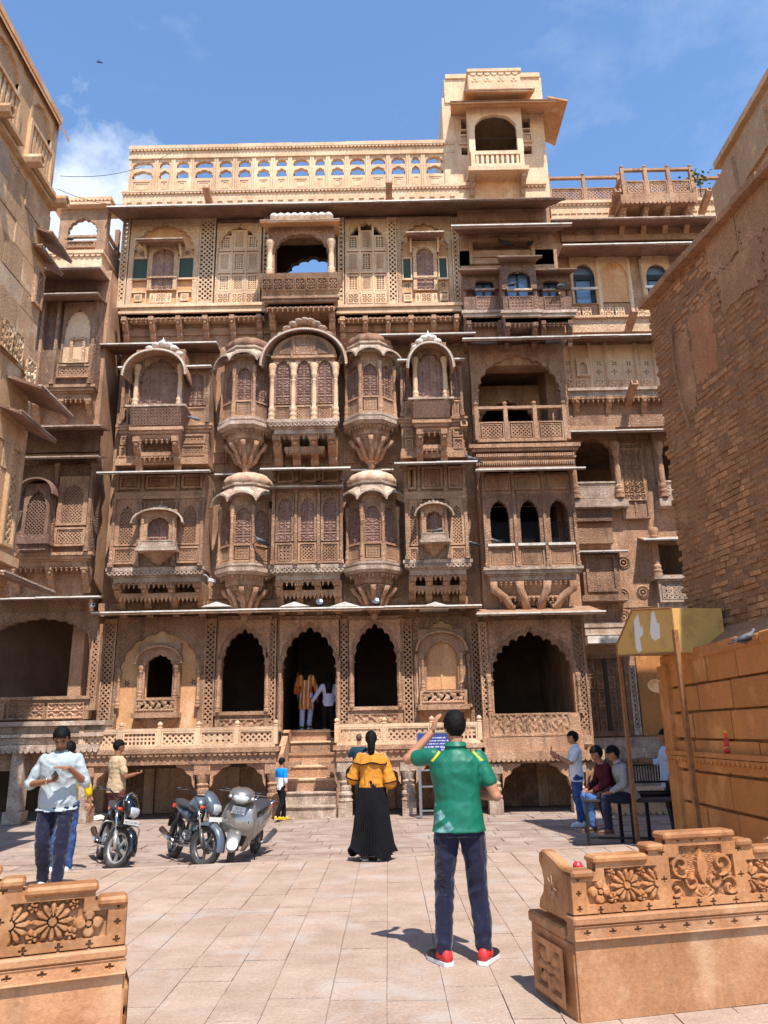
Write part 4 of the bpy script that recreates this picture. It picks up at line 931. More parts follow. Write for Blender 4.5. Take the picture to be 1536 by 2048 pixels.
# C1 / C5: flat bays carrying a projecting hooded balcony
def hood_bay(px0, px1, bx0, bx1, label, pyb, hood_px, wide, qoff=0):
    Yb = YF-0.65; o, x0, x1, z0, z1 = bay_body(px0, px1, 742+qoff, 930+qoff, Yb); o['label'] = label; pm = (px0+px1)/2
    za = zrow(850+qoff, pm, Yb)
    sx = [(px0+6, bx0-1), (bx1+2, px1-4)]
    for a_, b_ in sx:
        if b_-a_ < 9: continue
        a, b = RX(a_, 800, Yb), RX(b_, 800, Yb); arched_shutter(o, a, b, zrow(815+qoff, pm, Yb), zrow(740+qoff, pm, Yb), Yb, 0.86, rows=5); lattice_panel(o, a, b, za, zrow(817+qoff, pm, Yb), Yb-0.05, pitch=0.05, bar=0.02, kind='star')
        for q0, q1, k in ((872, 890, 'star'), (893, 914, 'diamond')): lattice_panel(o, a, b, zrow(q1+qoff, pm, Yb), zrow(q0+qoff, pm, Yb), Yb-0.04, pitch=0.06, bar=0.026, kind=k, border=0.035)
    m = MB(); strip_moulding(m, x0, x1, za-0.22, za, Yb, [(0.4, 0.02), (0.3, 0.07), (0.3, 0.1)]); m.box(x0-0.04, x1+0.04, Yb-0.1, YF, z0-0.02, z0+0.14); m.box(x0-0.02, x1+0.02, Yb-0.05, YF, z0+0.14, z0+0.25); m.build('base_moulding', 'main', o)
    pilasters(o, [x0+0.03, x1-0.03], za, z1, Yb, 0.07)
    # balcony
    Yj = Yb-0.55; b0, b1 = RX(bx0, 800, Yj), RX(bx1, 800, Yj); xc = (b0+b1)/2; W = b1-b0; zp, zq, zr_ = zrow(855+qoff, pm, Yj), zrow(815+qoff, pm, Yj), zrow(718+qoff, pm, Yj)
    m = MB(); m.frustum(b0+0.08, b1-0.08, zp+0.06, Yj+0.1, b0-0.06, b1+0.06, zq, Yj-0.06, Yb); m.build('balcony_parapet', 'dusky', o)
    l = MB(); l.lattice(b0+0.02, b1-0.02, 0, (zq-zp)-0.12, 0, 0.035, 0.055, 0.026, 'star'); l.v = [(v[0], Yj+0.065-0.16*(v[2]/(zq-zp))+v[1]-0.03, zp+0.08+v[2]) for v in l.v]; l.build('lattice_panel', 'dusky', o)
    MB().box(b0-0.1, b1+0.1, Yj-0.1, Yj-0.02, zq, zq+0.05).box(b0-0.1, b0-0.02, Yj-0.02, Yb, zq, zq+0.05).box(b1+0.02, b1+0.1, Yj-0.02, Yb, zq, zq+0.05).build('hand_rail', 'grey', o)
    m = MB(); strip_moulding(m, b0+0.06, b1-0.06, zp-0.2, zp+0.06, Yj+0.12, [(0.35, -0.04), (0.3, 0.02), (0.35, 0.07)]); m.box(b0+0.1, b1-0.1, Yj+0.18, Yb, zp-0.2, zp+0.06); m.build('base_moulding', 'main', o)
    fringe(o, b0+0.12, b1-0.12, zp-0.2, Yj+0.2, 0.13, 1.1)
    zz_ = zp-0.62; MB().box(b0+0.16, b1-0.16, Yj+0.3, Yb, zz_, zz_+0.1).build('cross_beam', 'main', o); fringe(o, b0+0.2, b1-0.2, zz_, Yj+0.34, 0.13, 1.0)
    for x in (b0+0.17, b1-0.17): bracket(o, x, zp-1.0, zp-0.2, Yb, 0.5, 0.16)
    f = MB(); f.arch(b0+0.03, b1-0.03, zq-0.02, zr_+0.3, Yj+0.06, Yj+0.16, W*0.74, zq-0.01, zq+0.75, zr_+0.08, lobes=7, d=0.08); f.build('arch_frame', 'main_carved', o)
    shutter_pair(o, xc, zq-0.02, W*0.76, zr_-zq+0.1, Yj+0.2, rows=4)
    MB().box(b0+0.05, b1-0.05, Yj+0.21, Yb, zq-0.3, zr_+0.25).build('niche', 'dusky', o)
    for x in (b0+0.1, b1-0.1): inst('column', column_mesh('hb', 1.2, 0.075, 'pale'), o, (x, Yj+0.02, zq-0.02))
    gable_roof(o, xc, W*0.52, zrow(752+qoff, pm, Yj-0.3), zrow(697+qoff, pm, Yj-0.3)-zrow(752+qoff, pm, Yj-0.3), Yb, 0.95, 0.05, 'main', flare=0.14, n=24)
    m = MB()
    for i in range(7):
        tt = (i-3)/3; m.ball((xc+tt*W*0.36, Yj+0.2, zrow(698+qoff, pm, Yj)+0.2-0.3*tt*tt), (0.13, 0.22, 0.1), 8, 5)
    m.lathe([(0.04,0),(0.06,0.04),(0.02,0.08),(0,0.15)], (xc, Yj+0.2, zrow(698+qoff, pm, Yj)+0.3), 7); m.build('hood_lobes', 'white_edge', o, smooth=True)
    # side eaves
    for s, xe in ((-1, x0), (1, x1)):
        xa_, xb_ = (xe-0.0, b0+0.02) if s < 0 else (b1-0.02, xe+0.0)
        if xb_-xa_ > 0.12: eave(o, 'eave', xa_, xb_, zrow(737+qoff, pm, Yb-0.3), Yb, 0.35, 0.12, 0.03, 0.06)
    bay_skin(o, x0, x1, z0, z1, Yb); return o
hood_bay(243, 419, 262, 366, 'wide bay with a hooded lattice balcony, upper row, far left', 930, 0, True)
hood_bay(802, 926, 824, 900, 'narrow bay with a hooded lattice balcony, upper row, right', 925, 0, False, qoff=-14)
# eaves tucked under the top storey
eave(hav, 'eave', RX(225,690,YF), RX(440,690,YF), zrow(689, 330, YF-0.85), YF, 0.85, 0.18, 0.04, 0.1); eave(hav, 'eave', RX(765,668,YF), RX(935,668,YF), zrow(671, 850, YF-0.85), YF, 0.85, 0.18, 0.04, 0.1)
MB().box(XL, RX(925,650,YF), YF-0.06, YF, zrow(668, 600, YF), zrow(655, 600, YF)).build('string_course', 'main', hav)
# friezes of carved panels on the wall between rows
for q0, q1 in ((905, 928), (1170, 1198)):
    for a_, b_ in ((420, 455), (515, 545), (688, 712), (775, 808)):
        x0, x1, z0, z1 = RECT(a_, q0, b_, q1, YF); lattice_panel(hav, x0, x1, z0, z1, YF-0.05, mat='main', pitch=0.07, bar=0.03, border=0.03)
# ------------------------------------------------------------------ ground storey
YG = YF-0.08
MB().box(RX(200,1215,YF), RX(950,1215,YF), YF-0.095, YF, zrow(1226, 600, YF), zrow(1208, 600, YF)+0.1).build('string_course', 'main', hav)
e = eave(hav, 'eave', RX(222,1220,YF), RX(944,1215,YF), zrow(1223, 575, YF-0.95), YF, 0.95, 0.18, 0.06, 0.12, mat='main', edge='white_edge')
for px in (435, 590, 690, 870):                              # worn rolls where the stones of the eave meet
    x = RX(px, 1212, YF-0.8); MB().prism([(x-0.35, 0), (x+0.35, 0), (x, 0.11)], YF-0.93, YF-0.1).build('eave_ridge', 'white_edge', e, loc=(0, 0, zrow(1216, px, YF-0.8)+0.02))
zt_ = zrow(1232, 600, YG); zfl = zrow(1470, 600, YG)
for a, b in ((202, 228), (408, 430), (532, 552), (678, 698), (806, 826), (944, 962)):
    pilaster(hav, a, b, 1238, 1462, YG, pitch=0.085, mat='main', bar=0.034)
def thin_cols(parent, xs, z0, h, Y, r=0.05, mat='main'):
    for x in xs: inst('column', column_mesh(('tc', round(h, 1)), h, r, mat, 8), parent, (x, Y, z0))
def arcade(px0, px1, qs, apx, apex_q, spring_q, open_w, name='arcade_arch', parapet=True, Y=YG, lobes=9):
    x0, x1, z0, z1 = RECT(px0, 1232, px1, 1466, Y); pm = (px0+px1)/2
    zs_, za_, zsp = zrow(qs, pm, Y), zrow(apex_q, pm, Y), zrow(spring_q, pm, Y); ow = RX(pm+open_w/2, 1350, Y)-RX(pm-open_w/2, 1350, Y)
    m = MB(); m.arch(x0, x1, zs_-0.02, z1, Y-0.05, Y+0.12, ow, zs_-0.01, zsp, za_, lobes=lobes, d=0.075, ogee=0.07)
    fr = m.build(name, 'main_carved', hav)
    m = MB(); m.arch(x0+0.04, x1-0.04, zsp-0.04, z1-0.1, Y-0.075, Y-0.05, ow+0.22, zsp-0.04, zsp, za_+0.12, lobes=lobes, d=0.05, ogee=0.06); m.build('arch_moulding', 'main', fr)
    if parapet:
        m = MB(); m.box(x0+0.02, x1-0.02, Y-0.04, Y+0.1, z0, zs_); m.box(x0, x1, Y-0.09, Y+0.12, zs_-0.07, zs_+0.012); p_ = m.build('parapet', 'main', fr)
        w_, h_ = x1-x0-0.24, zs_-z0-0.24
        if h_ > 0.05: inst('carved_panel', relief(('arpan', round(w_, 1), round(h_, 1)), w_, h_, lambda u, v: arab(u*w_/0.9, v*h_/0.9, 1), 0.03, 'main', 70, 22, border=0.03), p_, ((x0+x1)/2, Y-0.045, z0+0.08))
    thin_cols(fr, [(x0+x1)/2-ow/2-0.06, (x0+x1)/2+ow/2+0.06], zs_, zsp-zs_+0.15, Y-0.07)
    return fr
a1 = arcade(432, 542, 1424, 484, 1258, 1330, 86); a2 = arcade(556, 682, 1462, 620, 1254, 1335, 106, 'doorway_arch', False); a3 = arcade(696, 806, 1414, 751, 1247, 1325, 86)
# honey-coloured wall bays left and right of the arches
def honey_bay(px0, px1, apex_q, spring_q, niche, blind, nm):
    x0, x1, z0, z1 = RECT(px0, 1234, px1, 1468, YG); pm = (px0+px1)/2; W = x1-x0
    zsp, za_ = zrow(spring_q, pm, YG), zrow(apex_q, pm, YG)
    m = MB(); m.arch(x0, x1, z0, z1, YG-0.05, YG+0.05, W*0.9, z0+0.01, zsp, za_, lobes=9, d=0.05, ogee=0.05); fr = m.build('arch_surround', 'main_carved', hav)
    nx, nq0, nq1, nw = niche; xc = RX(nx, (nq0+nq1)/2, YG); hw = (RX(nx+nw/2, nq1, YG)-RX(nx-nw/2, nq1, YG))/2; zb_, zt2 = zrow(nq1, nx, YG), zrow(nq0, nx, YG)
    h = MB(); wall_holes(h, x0+W*0.04, x1-W*0.04, z0, z1-0.1, YG+0.03, YG+0.08, [] if blind else [(xc-hw, xc+hw, zb_, zt2)])
    h.build('plaster_wall', 'honey', fr)
    thin_cols(fr, [x0+W*0.055, x1-W*0.055], z0+0.6, zsp-z0-0.5, YG-0.06)
    f = MB(); f.arch(xc-hw*1.5, xc+hw*1.5, zb_, zt2+0.28, YG-0.16, YG-0.04, hw*2, zb_+0.01, zb_+(zt2-zb_)*0.66, zt2, lobes=7, d=0.09); f.box(xc-hw*1.5, xc-hw*1.05, YG-0.04, YG+0.03, zb_, zb_+(zt2-zb_)*0.66); f.box(xc+hw*1.05, xc+hw*1.5, YG-0.04, YG+0.03, zb_, zb_+(zt2-zb_)*0.66)
    nic = f.build('niche_frame', 'main', fr)
    gable_roof(nic, xc, hw*1.45, zb_+(zt2-zb_)*0.78, (zt2-zb_)*0.42, YG+0.02, 0.3, 0.05, 'main', beads=False, flare=0.08, n=18)
    for s in (-1, 1): inst('column', column_mesh(('nc', nm), (zt2-zb_)*0.76, 0.055, 'main', 8), nic, (xc+s*hw*1.25, YG-0.19, zb_-0.02))
    m = MB(); m.box(xc-hw*1.5, xc+hw*1.5, YG-0.3, YG+0.02, zb_-0.34, zb_-0.02); m.box(xc-hw*1.62, xc+hw*1.62, YG-0.36, YG+0.02, zb_-0.46, zb_-0.34); m.box(xc-hw*1.4, xc+hw*1.4, YG-0.26, YG+0.02, zb_-0.52, zb_-0.46); m.build('niche_parapet', 'main', nic)
    inst('carved_panel', relief(('nip', nm), hw*2.7, 0.24, lambda u, v: arab(u*1.2, v*0.3, 2), 0.025, 'main', 40, 12, border=0.02), nic, (xc, YG-0.3, zb_-0.3))
    c = MB(); c.lathe([(0.06, 0), (0.16*hw*3, 0.06), (0.22*hw*3, 0.12), (0.34*hw*3, 0.17), (0.42*hw*3, 0.24), (0.45*hw*3, 0.30)], (xc, YG, zb_-0.82), 16, math.pi, 2*math.pi, sy=0.55); c.build('corbel', 'main', nic, smooth=True, ang=30)
    if blind: 
        MB().box(xc-hw*1.05, xc+hw*1.05, YG-0.03, YG+0.02, zb_, zt2+0.1).build('door_leaf', 'honey', nic); MB().box(xc-0.025, xc+0.025, YG-0.055, YG-0.031, zb_, zt2-0.05).build('door_bead', 'honey', nic)
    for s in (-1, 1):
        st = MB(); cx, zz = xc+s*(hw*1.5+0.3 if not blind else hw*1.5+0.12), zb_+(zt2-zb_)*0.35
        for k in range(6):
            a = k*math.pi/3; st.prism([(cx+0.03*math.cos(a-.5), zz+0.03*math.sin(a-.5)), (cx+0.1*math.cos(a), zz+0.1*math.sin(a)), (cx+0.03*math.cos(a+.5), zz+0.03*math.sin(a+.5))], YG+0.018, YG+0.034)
        st.build('painted_star_hole', 'ink', fr)  # solid black star stands in for the dark of a hole
    return fr
honey_bay(230, 408, 1262, 1345, (321, 1310, 1396, 56), False, 'a'); honey_bay(828, 944, 1240, 1320, (883, 1283, 1380, 62), True, 'e')
# ------------------------------------------------------------------ right-hand section of the haveli (forward plane)
YR = YF-0.45
sec = MB(); xa, xb = RX(955,1300,YR), RX(1172,1300,YR); F_ = RECT(985, 1255, 1152, 1428, YR); L_ = RECT(957, 730, 1122, 885, YR); J_ = RECT(968, 992, 1135, 1132, YR)
xl3 = RX(945,800,YR)
wall_holes(sec, xl3, xb, 1.15, RZ(1040,690,YR), YR, YF, [F_, L_, J_]); rs = sec.build('wall', 'main', hav)
for a, b in ((962, 978), (1146, 1174)): pilaster(hav, a, b, 1244, 1474, YR-0.03, pitch=0.085, mat='main', bar=0.034)
o = arcade(978, 1152, 1428, 1065, 1262, 1360, 168, 'arcade_arch', True, Y=YR-0.02, lobes=13)
eave(hav, 'eave', RX(962,1225,YR), RX(1176,1225,YR), zrow(1230, 1070, YR-0.8), YR, 0.8, 0.26, 0.05, 0.2, mat='main')
# three-light pierced bay
YQ = YR-0.55
x0, x1, z0, z1 = RECT(967, 1000, 1145, 1001, YQ); o = MB().box(x0+.1, x1-.1, YR-.02, YR, z0, z1).build('bay_window', 'main', hav); o['label'] = 'open three-arched bay at the right end, lower row'
zA, zB, zC, zT = [zrow(q, 1055, YQ) for q in (1134, 1090, 990, 942)]
xs = [x0+(x1-x0)*i/3 for i in range(4)]
for i in range(3):
    a, b = xs[i]+0.05, xs[i+1]-0.05
    lattice_panel(o, a, b, zA, zB-0.03, YQ, pitch=0.05, bar=0.02, kind='star'); MB().box(a-0.03, b+0.03, YQ-0.09, YQ+0.05, zB-0.03, zB+0.03).build('sill', 'white_edge', o)
    m = MB(); m.arch(a-0.05, b+0.05, zB+0.03, zC+0.02, YQ-0.04, YQ+0.1, (b-a)*0.74, zB+0.04, zC-0.5, zC-0.12, lobes=9, d=0.09); m.build('arch_frame', 'main_carved', o)
    m = MB(); m.lattice(a+0.05, b-0.05, zB+0.03, zC-0.6, YQ+0.2, 0.01, 0.05, 0.008, 'grid'); m.build('wire_mesh', 'iron', o)
    MB().box(a-0.05, b+0.05, YQ, YQ+0.2, zC+0.02, zT).frame(a, b, zC+0.12, zT-0.12, YQ-0.05, YQ, 0.05).build('moulded_frame', 'main', o)
pilasters(o, xs, zA, zT, YQ, 0.07, d=0.09)
m = MB(); m.box(x0, x0+0.08, YQ+0.1, YR, zA, zT); m.box(x1-0.08, x1, YQ+0.1, YR, zA, zT); m.box(x0, x1, YQ, YR, zT-0.05, zT); m.box(x0, x1, YQ+0.04, YR, zA-0.02, zA+0.02); m.box(x0+.08, x1-.08, YQ+0.04, YQ+0.1, zA, zB-0.05); m.build('bay_sides', 'main', o)
eave(o, 'eave', x0, x1, zrow(941, 1055, YQ-0.6), YQ+0.1, 0.7, 0.3, 0.04, 0.22)
m = MB(); strip_moulding(m, x0, x1, zA-0.3, zA, YQ, [(0.35, -0.06), (0.15, 0.0), (0.25, 0.06), (0.25, 0.1)]); m.box(x0+.06, x1-.06, YQ+0.06, YR, zA-0.3, zA); m.build('base_moulding', 'grey', o)
fringe(o, x0+0.08, x1-0.08, zA-0.3, YQ+0.08, 0.12)
m = MB(); m.frustum((x0*0.72+x1*0.28), (x0*0.28+x1*0.72), zrow(1212, 1055, YR-0.1), YR-0.12, x0+0.1, x1-0.1, zA-0.3, YQ+0.12, YR); m.build('corbel', 'main', o)
for i, t in enumerate((0.0, 0.33, 0.67, 1.0)):
    xt, xbm = x0+0.14+(x1-x0-0.28)*t, x0*0.7+x1*0.3+(x1-x0)*0.4*t
    MB().tube([(xbm, YR-0.14, zrow(1205, 1055, YR)), (xbm*0.8+xt*0.2, YQ+0.22, zA-0.95), (xbm*0.5+xt*0.5, YQ+0.16, zA-0.68), (xt, YQ+0.1, zA-0.5), (xt, YQ+0.06, zA-0.32)], [0.09, 0.1, 0.085, 0.1, 0.09], 8).build('strut', 'main', o, smooth=True)
fringe(o, x0+0.3, x1-0.3, zA-0.66, YQ+0.16, 0.11)
# open loggia above with railing
o = MB(); x0, x1, z0, z1 = RECT(943, 690, 1134, 888, YR-0.1); zs_ = zrow(880, 1040, YR-0.1)
o.arch(x0, x1, zs_, z1, YR-0.12, YR-0.0, (x1-x0)*0.86, zs_+0.01, zs_+1.35, zrow(712, 1040, YR), lobes=11, d=0.055, ogee=0.08); o = o.build('loggia', 'main_carved', hav); o['label'] = 'deep open loggia with cusped arch and railing'
m = MB(); m.arch(x0+0.2, x1-0.25, zs_, z1-0.3, YF+1.3, YF+1.45, (x1-x0)*0.62, zs_+0.01, zs_+1.2, z1-0.75, lobes=11, d=0.06, ogee=0.08); m.build('inner_arch', 'main', o)
def railing(parent, x0, x1, z0, z1, Y, n, gap=True, mat='main', ball=True, pitch=0.07, kinds=('diamond',)):
    r_ = MB(); r_.box(x0, x1, Y-0.05, Y+0.05, z1-0.07, z1); r_.box(x0, x1, Y-0.06, Y+0.06, z0, z0+0.06); r_ = r_.build('railing', mat, parent)
    for i in range(n+1):
        x = x0+(x1-x0)*i/n; m = MB(); m.box(x-0.05, x+0.05, Y-0.065, Y+0.065, z0+0.06, z1-0.0)
        if ball: m.lathe([(0.05,0.0),(0.065,0.02),(0.03,0.04),(0.06,0.075),(0.055,0.11),(0.0,0.15)], (x, Y, z1), 8)
        m.build('post', mat, r_)
        if i < n:
            a, b = x+0.055, x0+(x1-x0)*(i+1)/n-0.055; zt2 = z0+(z1-z0)*0.56 if gap else z1-0.07
            m = MB(); m.frame(a, b, z0+0.06, zt2, Y-0.045, Y+0.045, 0.035)
            if gap: m.frame(a+0.06, b-0.06, z0+0.12, zt2-0.06, Y-0.03, Y+0.03, 0.02)
            g2 = 0.08 if gap else 0.035
            m.lattice(a+g2, b-g2, z0+0.06+g2, zt2-g2, Y-0.02, 0.04, pitch, pitch*0.4, kinds[i % len(kinds)]); m.build('lattice_panel', mat, r_)
    return r_
railing(o, RX(952,830,YR-.3), RX(1128,830,YR-.3), zrow(884,1040,YR-.3), zrow(813,1040,YR-.3), YR-0.3, 3)
m = MB(); zz = zrow(888, 1040, YR-.3); strip_moulding(m, x0, x1, zrow(934,1045,YR), zz, YR-0.2, [(0.3, -0.02), (0.1, 0.05), (0.25, 0.0), (0.15, 0.1), (0.2, 0.16)]); m.box(x0, x1, YR-0.2, YF, zrow(934,1045,YR), zz); m.build('base_moulding', 'main', o)
l = MB(); n = 46
for i in range(n):
    x = x0+(x1-x0)*(i+0.5)/n; l.box(x-0.02, x+0.02, YR-0.29, YR-0.2, zz-0.32, zz-0.24); l.prism([(x-.03, zz-0.42), (x+.03, zz-0.42), (x, zz-0.56)], YR-0.25, YR-0.2)
l.build('dentil_band', 'main', o, kind='stuff')
eave(o, 'eave', x0, x1, zrow(678, 1040, YR-0.95), YR, 0.95, 0.45, 0.04, 0.25)
# jharokha cluster on the top storey, right
YJ = YR-0.25
xs_px = [(927, 1004, 0.0), (1004, 1074, 0.42), (1074, 1142, 0.0)]
for i, (a, b, f_) in enumerate(xs_px):
    Y = YJ-f_; x0, x1, z0, z1 = RECT(a, 548 if f_ == 0 else 528, b, 622, Y); zr1, zr2 = zrow(592, (a+b)/2, Y), zrow(578, (a+b)/2, Y)
    pw_ = 0.26 if f_ == 0 else 0.1
    m = MB(); zc = (x0+x1)/2+(0.06 if i == 0 else (-0.06 if i == 2 else 0)); ow = (x1-x0)*(0.48 if f_ == 0 else 0.66)
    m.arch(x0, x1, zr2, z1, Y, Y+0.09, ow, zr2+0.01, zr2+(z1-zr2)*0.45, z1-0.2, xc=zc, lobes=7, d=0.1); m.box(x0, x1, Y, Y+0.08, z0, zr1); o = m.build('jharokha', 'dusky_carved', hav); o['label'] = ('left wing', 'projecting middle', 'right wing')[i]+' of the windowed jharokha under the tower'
    MB().box(zc-ow/2-0.02, zc+ow/2+0.02, Y-0.03, Y+0.07, zr2-0.05, zr2).build('rail', 'grey', o)
    inst('carved_panel', relief('jpan', 0.5, 0.32, lambda u, v: np.clip(np.sin(u*44)*0.7+np.sin(v*25)*0.5, 0, 1), 0.03, 'dusky', 44, 20, border=0.025), o, (zc, Y-0.005, z0+0.04), scale=(ow/0.48, 1, (zr1-z0-0.06)/0.32))
    m = MB(); strip_moulding(m, x0, x1, z0-0.3, z0, Y, [(0.4, -0.04), (0.3, 0.04), (0.3, 0.08)]); m.box(x0+.04, x1-.04, Y+0.04, YR, z0-0.3, z0); m.build('base_moulding', 'grey', o); fringe(o, x0+0.05, x1-0.05, z0-0.3, Y+0.08, 0.11, mat='dusky')
    m = MB(); m.box(x0, x0+0.08, Y+0.09, YR, z0, z1); m.box(x1-0.08, x1, Y+0.09, YR, z0, z1); m.build('bay_sides', 'dusky', o)
    eave(o, 'eave', x0, x1, z1-0.1 if f_ == 0 else z1-0.02, Y+0.1, 0.42, 0.12, 0.03, 0.12, edge='dusky')
    for xx in (x0+0.1, x1-0.1): bracket(o, xx, z0-0.95, z0-0.3, YR, (YR-Y)*0.8+0.1, 0.12, 'dusky')
    g_ = MB().box(zc-ow*0.55, zc+ow*0.55, Y+0.28, Y+0.30, zr1-0.1, z1-0.1).build('pane', 'glass', o); MB().frame(zc-ow*0.55, zc+ow*0.55, zr1-0.1, z1-0.1, Y+0.24, Y+0.28, 0.06).box(zc-0.03, zc+0.03, Y+0.24, Y+0.28, zr1, z1-0.15).build('sash', 'window_frame', g_)
# storey behind that cluster, up to the tower
x0, x1, z0, z1 = RECT(922, 398, 1110, 690, YR+0.1)
m = MB(); m.box(x0, RX(1128,640,YR), YR+0.1, YF+3, RZ(1020,690,YR), RZ(1020,500,YR+.1)); m.build('wall', 'main', hav)
u0, u1, v0, v1 = RECT(938, 482, 1083, 520, YR+0.1)
m = MB(); wall_holes(m, x0, x1, RZ(1020,530,YR+.1), RZ(1020,398,YR+.1), YR+0.1, YR+0.4, [(u0+0.1, u1-0.3, v0-0.1, v1)]); m.box(x0, x1, YR+0.9, YF+3, RZ(1020,500,YR+.1), RZ(1020,398,YR+.1)); m.build('wall', 'main', hav)
MB().frame(u0, u1-0.2, v0-0.15, v1+0.05, YR+0.02, YR+0.1, 0.1).box(u0+.1, u1-0.3, YR+0.05, YR+0.3, v0+0.08, v0+0.14).build('window_surround', 'main', hav)
w_ = MB().box(u0+0.2, u0+0.75, YR+0.3, YR+0.34, v0-0.6, v0+0.06).build('pane', 'glass', hav); MB().frame(u0+0.12, u0+0.83, v0-0.6, v0+0.07, YR+0.2, YR+0.3, 0.09).build('sash', 'window_frame', w_)
eave(hav, 'eave', RX(925,450,YR), RX(1098,450,YR), zrow(452, 1025, YR-0.8), YR+0.1, 0.9, 0.4, 0.04, 0.4); eave(hav, 'eave', RX(922,400,YR), RX(1085,400,YR), zrow(401, 1020, YR-0.85), YR+0.1, 0.95, 0.45, 0.04, 0.4, edge='dusky')
bands = MB(); bands.box(x0, x1-0.2, YR+0.02, YR+0.1, RZ(1020,440,YR), RZ(1020,425,YR)); bands.build('string_course', 'main_carved', hav)
# --- rooftop tower pavilion
YW = YF-0.1
x0, x1, z0, z1 = RECT(888, 205, 1092, 392, YW)
t0, t1, tz0, tz1 = RECT(946, 222, 1040, 312, YW)
tw = MB(); wall_holes(tw, x0, x1, z0-0.4, z1+0.2, YW, YW+0.2, [(t0, t1, tz0, tz1)]+[RECT(a, b, c, d, YW) for a, b, c, d in ((922,238,934,258),(922,262,934,268),(923,295,939,310),(1044,235,1060,256),(1046,258,1060,266),(1047,292,1064,308))])
tw.box(x0, x0+0.2, YW+0.2, YW+3.2, z0-0.4, z1+0.2); tw.box(x1-0.2, x1, YW+0.2, YW+3.2, z0-0.4, z1+0.2); tw.box(x0+.2, x1-.2, YW+3.0, YW+3.2, z0-.4, z1+.2); tw.box(x0+.2, x1-.2, YW+.2, YW+3., z1, z1+0.2); tw.box(x0+.2, x1-.2, YW+.2, YW+3., z0-0.4, z0-0.2)
tow = tw.build('tower', 'pale', hav); tow['label'] = 'rooftop pavilion tower with an arched balcony'
YV = YW-0.45; b0, b1, bz0, bz1 = RECT(938, 212, 1046, 340, YV)
zr_, zsl = zrow(303, 990, YV), zrow(336, 990, YV)
m = MB(); m.arch(b0, b1, zr_, bz1, YV, YV+0.12, (b1-b0)*0.78, zr_+0.01, zr_+(bz1-zr_)*0.5, zrow(228, 990, YV), lobes=5, d=0.03, ogee=0.0); m.box(b0, b0+0.1, YV+0.12, YW, zsl, bz1); m.box(b1-0.1, b1, YV+0.12, YW, zsl, bz1); m.box(b0, b1, YV, YW, bz1, bz1+0.1); bal2 = m.build('balcony', 'pale', tow)
m = MB(); m.frame(b0+0.02, b1-0.02, zsl, zr_, YV-0.04, YV+0.06, 0.12)
for i in range(9): xx = b0+0.2+(b1-b0-0.4)*i/8; m.box(xx-0.035, xx+0.035, YV-0.02, YV+0.05, zsl+0.12, zr_-0.12)
m.build('balustrade', 'pale', bal2); MB().box(b0-0.08, b1+0.08, YV-0.1, YW, zsl-0.14, zsl-0.003).build('balcony_floor', 'pale', bal2)
for xx in (b0+0.05, b1-0.05): bracket(bal2, xx, zsl-0.85, zsl-0.14, YW, 0.42, 0.13, 'main')
MB().box(b0+0.1, b1-0.1, YW-0.05, YW, zsl-0.9, zsl-0.14).build('back_panel', 'honey', bal2)
MB().tube([(b0, YV+0.05, zrow(275, 990, YV)), (b1, YV+0.05, zrow(275, 990, YV))], 0.012, 6).build('rail', 'iron', bal2)
for i, (a, b, c, d) in enumerate(((918,272,936,290),(1046,268,1064,286))):
    p0, p1, q0, q1 = RECT(a, b, c, d, YW-.02); lattice_panel(tow, p0, p1, q0, q1, YW-0.04, 'pale', pitch=0.05, border=0.04)
for a, b in ((890, 942), (1044, 1092)):
    m = MB(); p0, p1 = RX(a,372,YW), RX(b,372,YW); m.box(p0, p1, YW-0.1, YW, zrow(374,990,YW), zrow(368,990,YW)); scallops(m, p0, p1, zrow(374,990,YW)-0.002, YW-0.02, 0.05, 0.05); m.build('string_course', 'pale', tow)
eave(tow, 'eave', RX(902,200,YW), RX(1088,200,YW), zrow(205, 990, YW-0.85), YW, 0.85, 0.38, 0.05, 0.12, mat='honey', edge='dusky'); eave(tow, 'eave', RX(930,183,YV), RX(1052,183,YV), zrow(182, 990, YV-0.62), YW-0.05, 1.0, 0.34, 0.05, 0.1, mat='honey', edge='dusky')
m = MB(); p0, p1, q0, q1 = RECT(888, 152, 1082, 192, YW); m.box(p0, p1, YW-0.05, YW+3.2, q0-0.25, q1-0.15); m.box(p0+0.04, p1-0.04, YW-0.1, YW+3.25, q1-0.15, q1); cr_ = m.build('parapet', 'pale', tow)
p0, p1, q0, q1 = RECT(936, 142, 1040, 180, YV+.05); m = MB(); m.box(p0, p1, YV, YW, q0, q1-0.1); m.box(p0-0.03, p1+0.03, YV-0.05, YW+0.02, q1-0.1, q1); m.build('parapet', 'pale', tow)
mm = MB()
for i in range(4): 
    xx = p0+(p1-p0)*(i+0.5)/4; zc = q0+(q1-q0)*0.42
    for dx, dz in ((-0.06, 0), (0.06, 0), (0, 0.09)): mm.ball((xx+dx, YV-0.005, zc+dz), (0.045, 0.02, 0.045), 8, 4)
scallops(mm, p0+0.05, p1-0.05, q1-0.1, YV+0.0, 0.09, 0.025); mm.build('trefoil_relief', 'pale', tow, kind='stuff')
m = MB(); ze = zrow(200, 1110, YW-.75)-.25; m.add([(x1,YW-0.7,ze+0.4),(x1+0.55,YW-0.75,ze+0.2),(x1+0.55,YW+1.0,ze+0.2),(x1,YW+.9,ze+0.4),(x1,YW-0.7,ze+0.45),(x1+0.55,YW-0.75,ze+0.25),(x1+0.55,YW+1.0,ze+0.25),(x1,YW+.9,ze+0.45)], [(3,2,1,0),(4,5,6,7),(0,1,5,4),(1,2,6,5),(2,3,7,6),(3,0,4,7)]); m.build('eave', 'honey', tow)
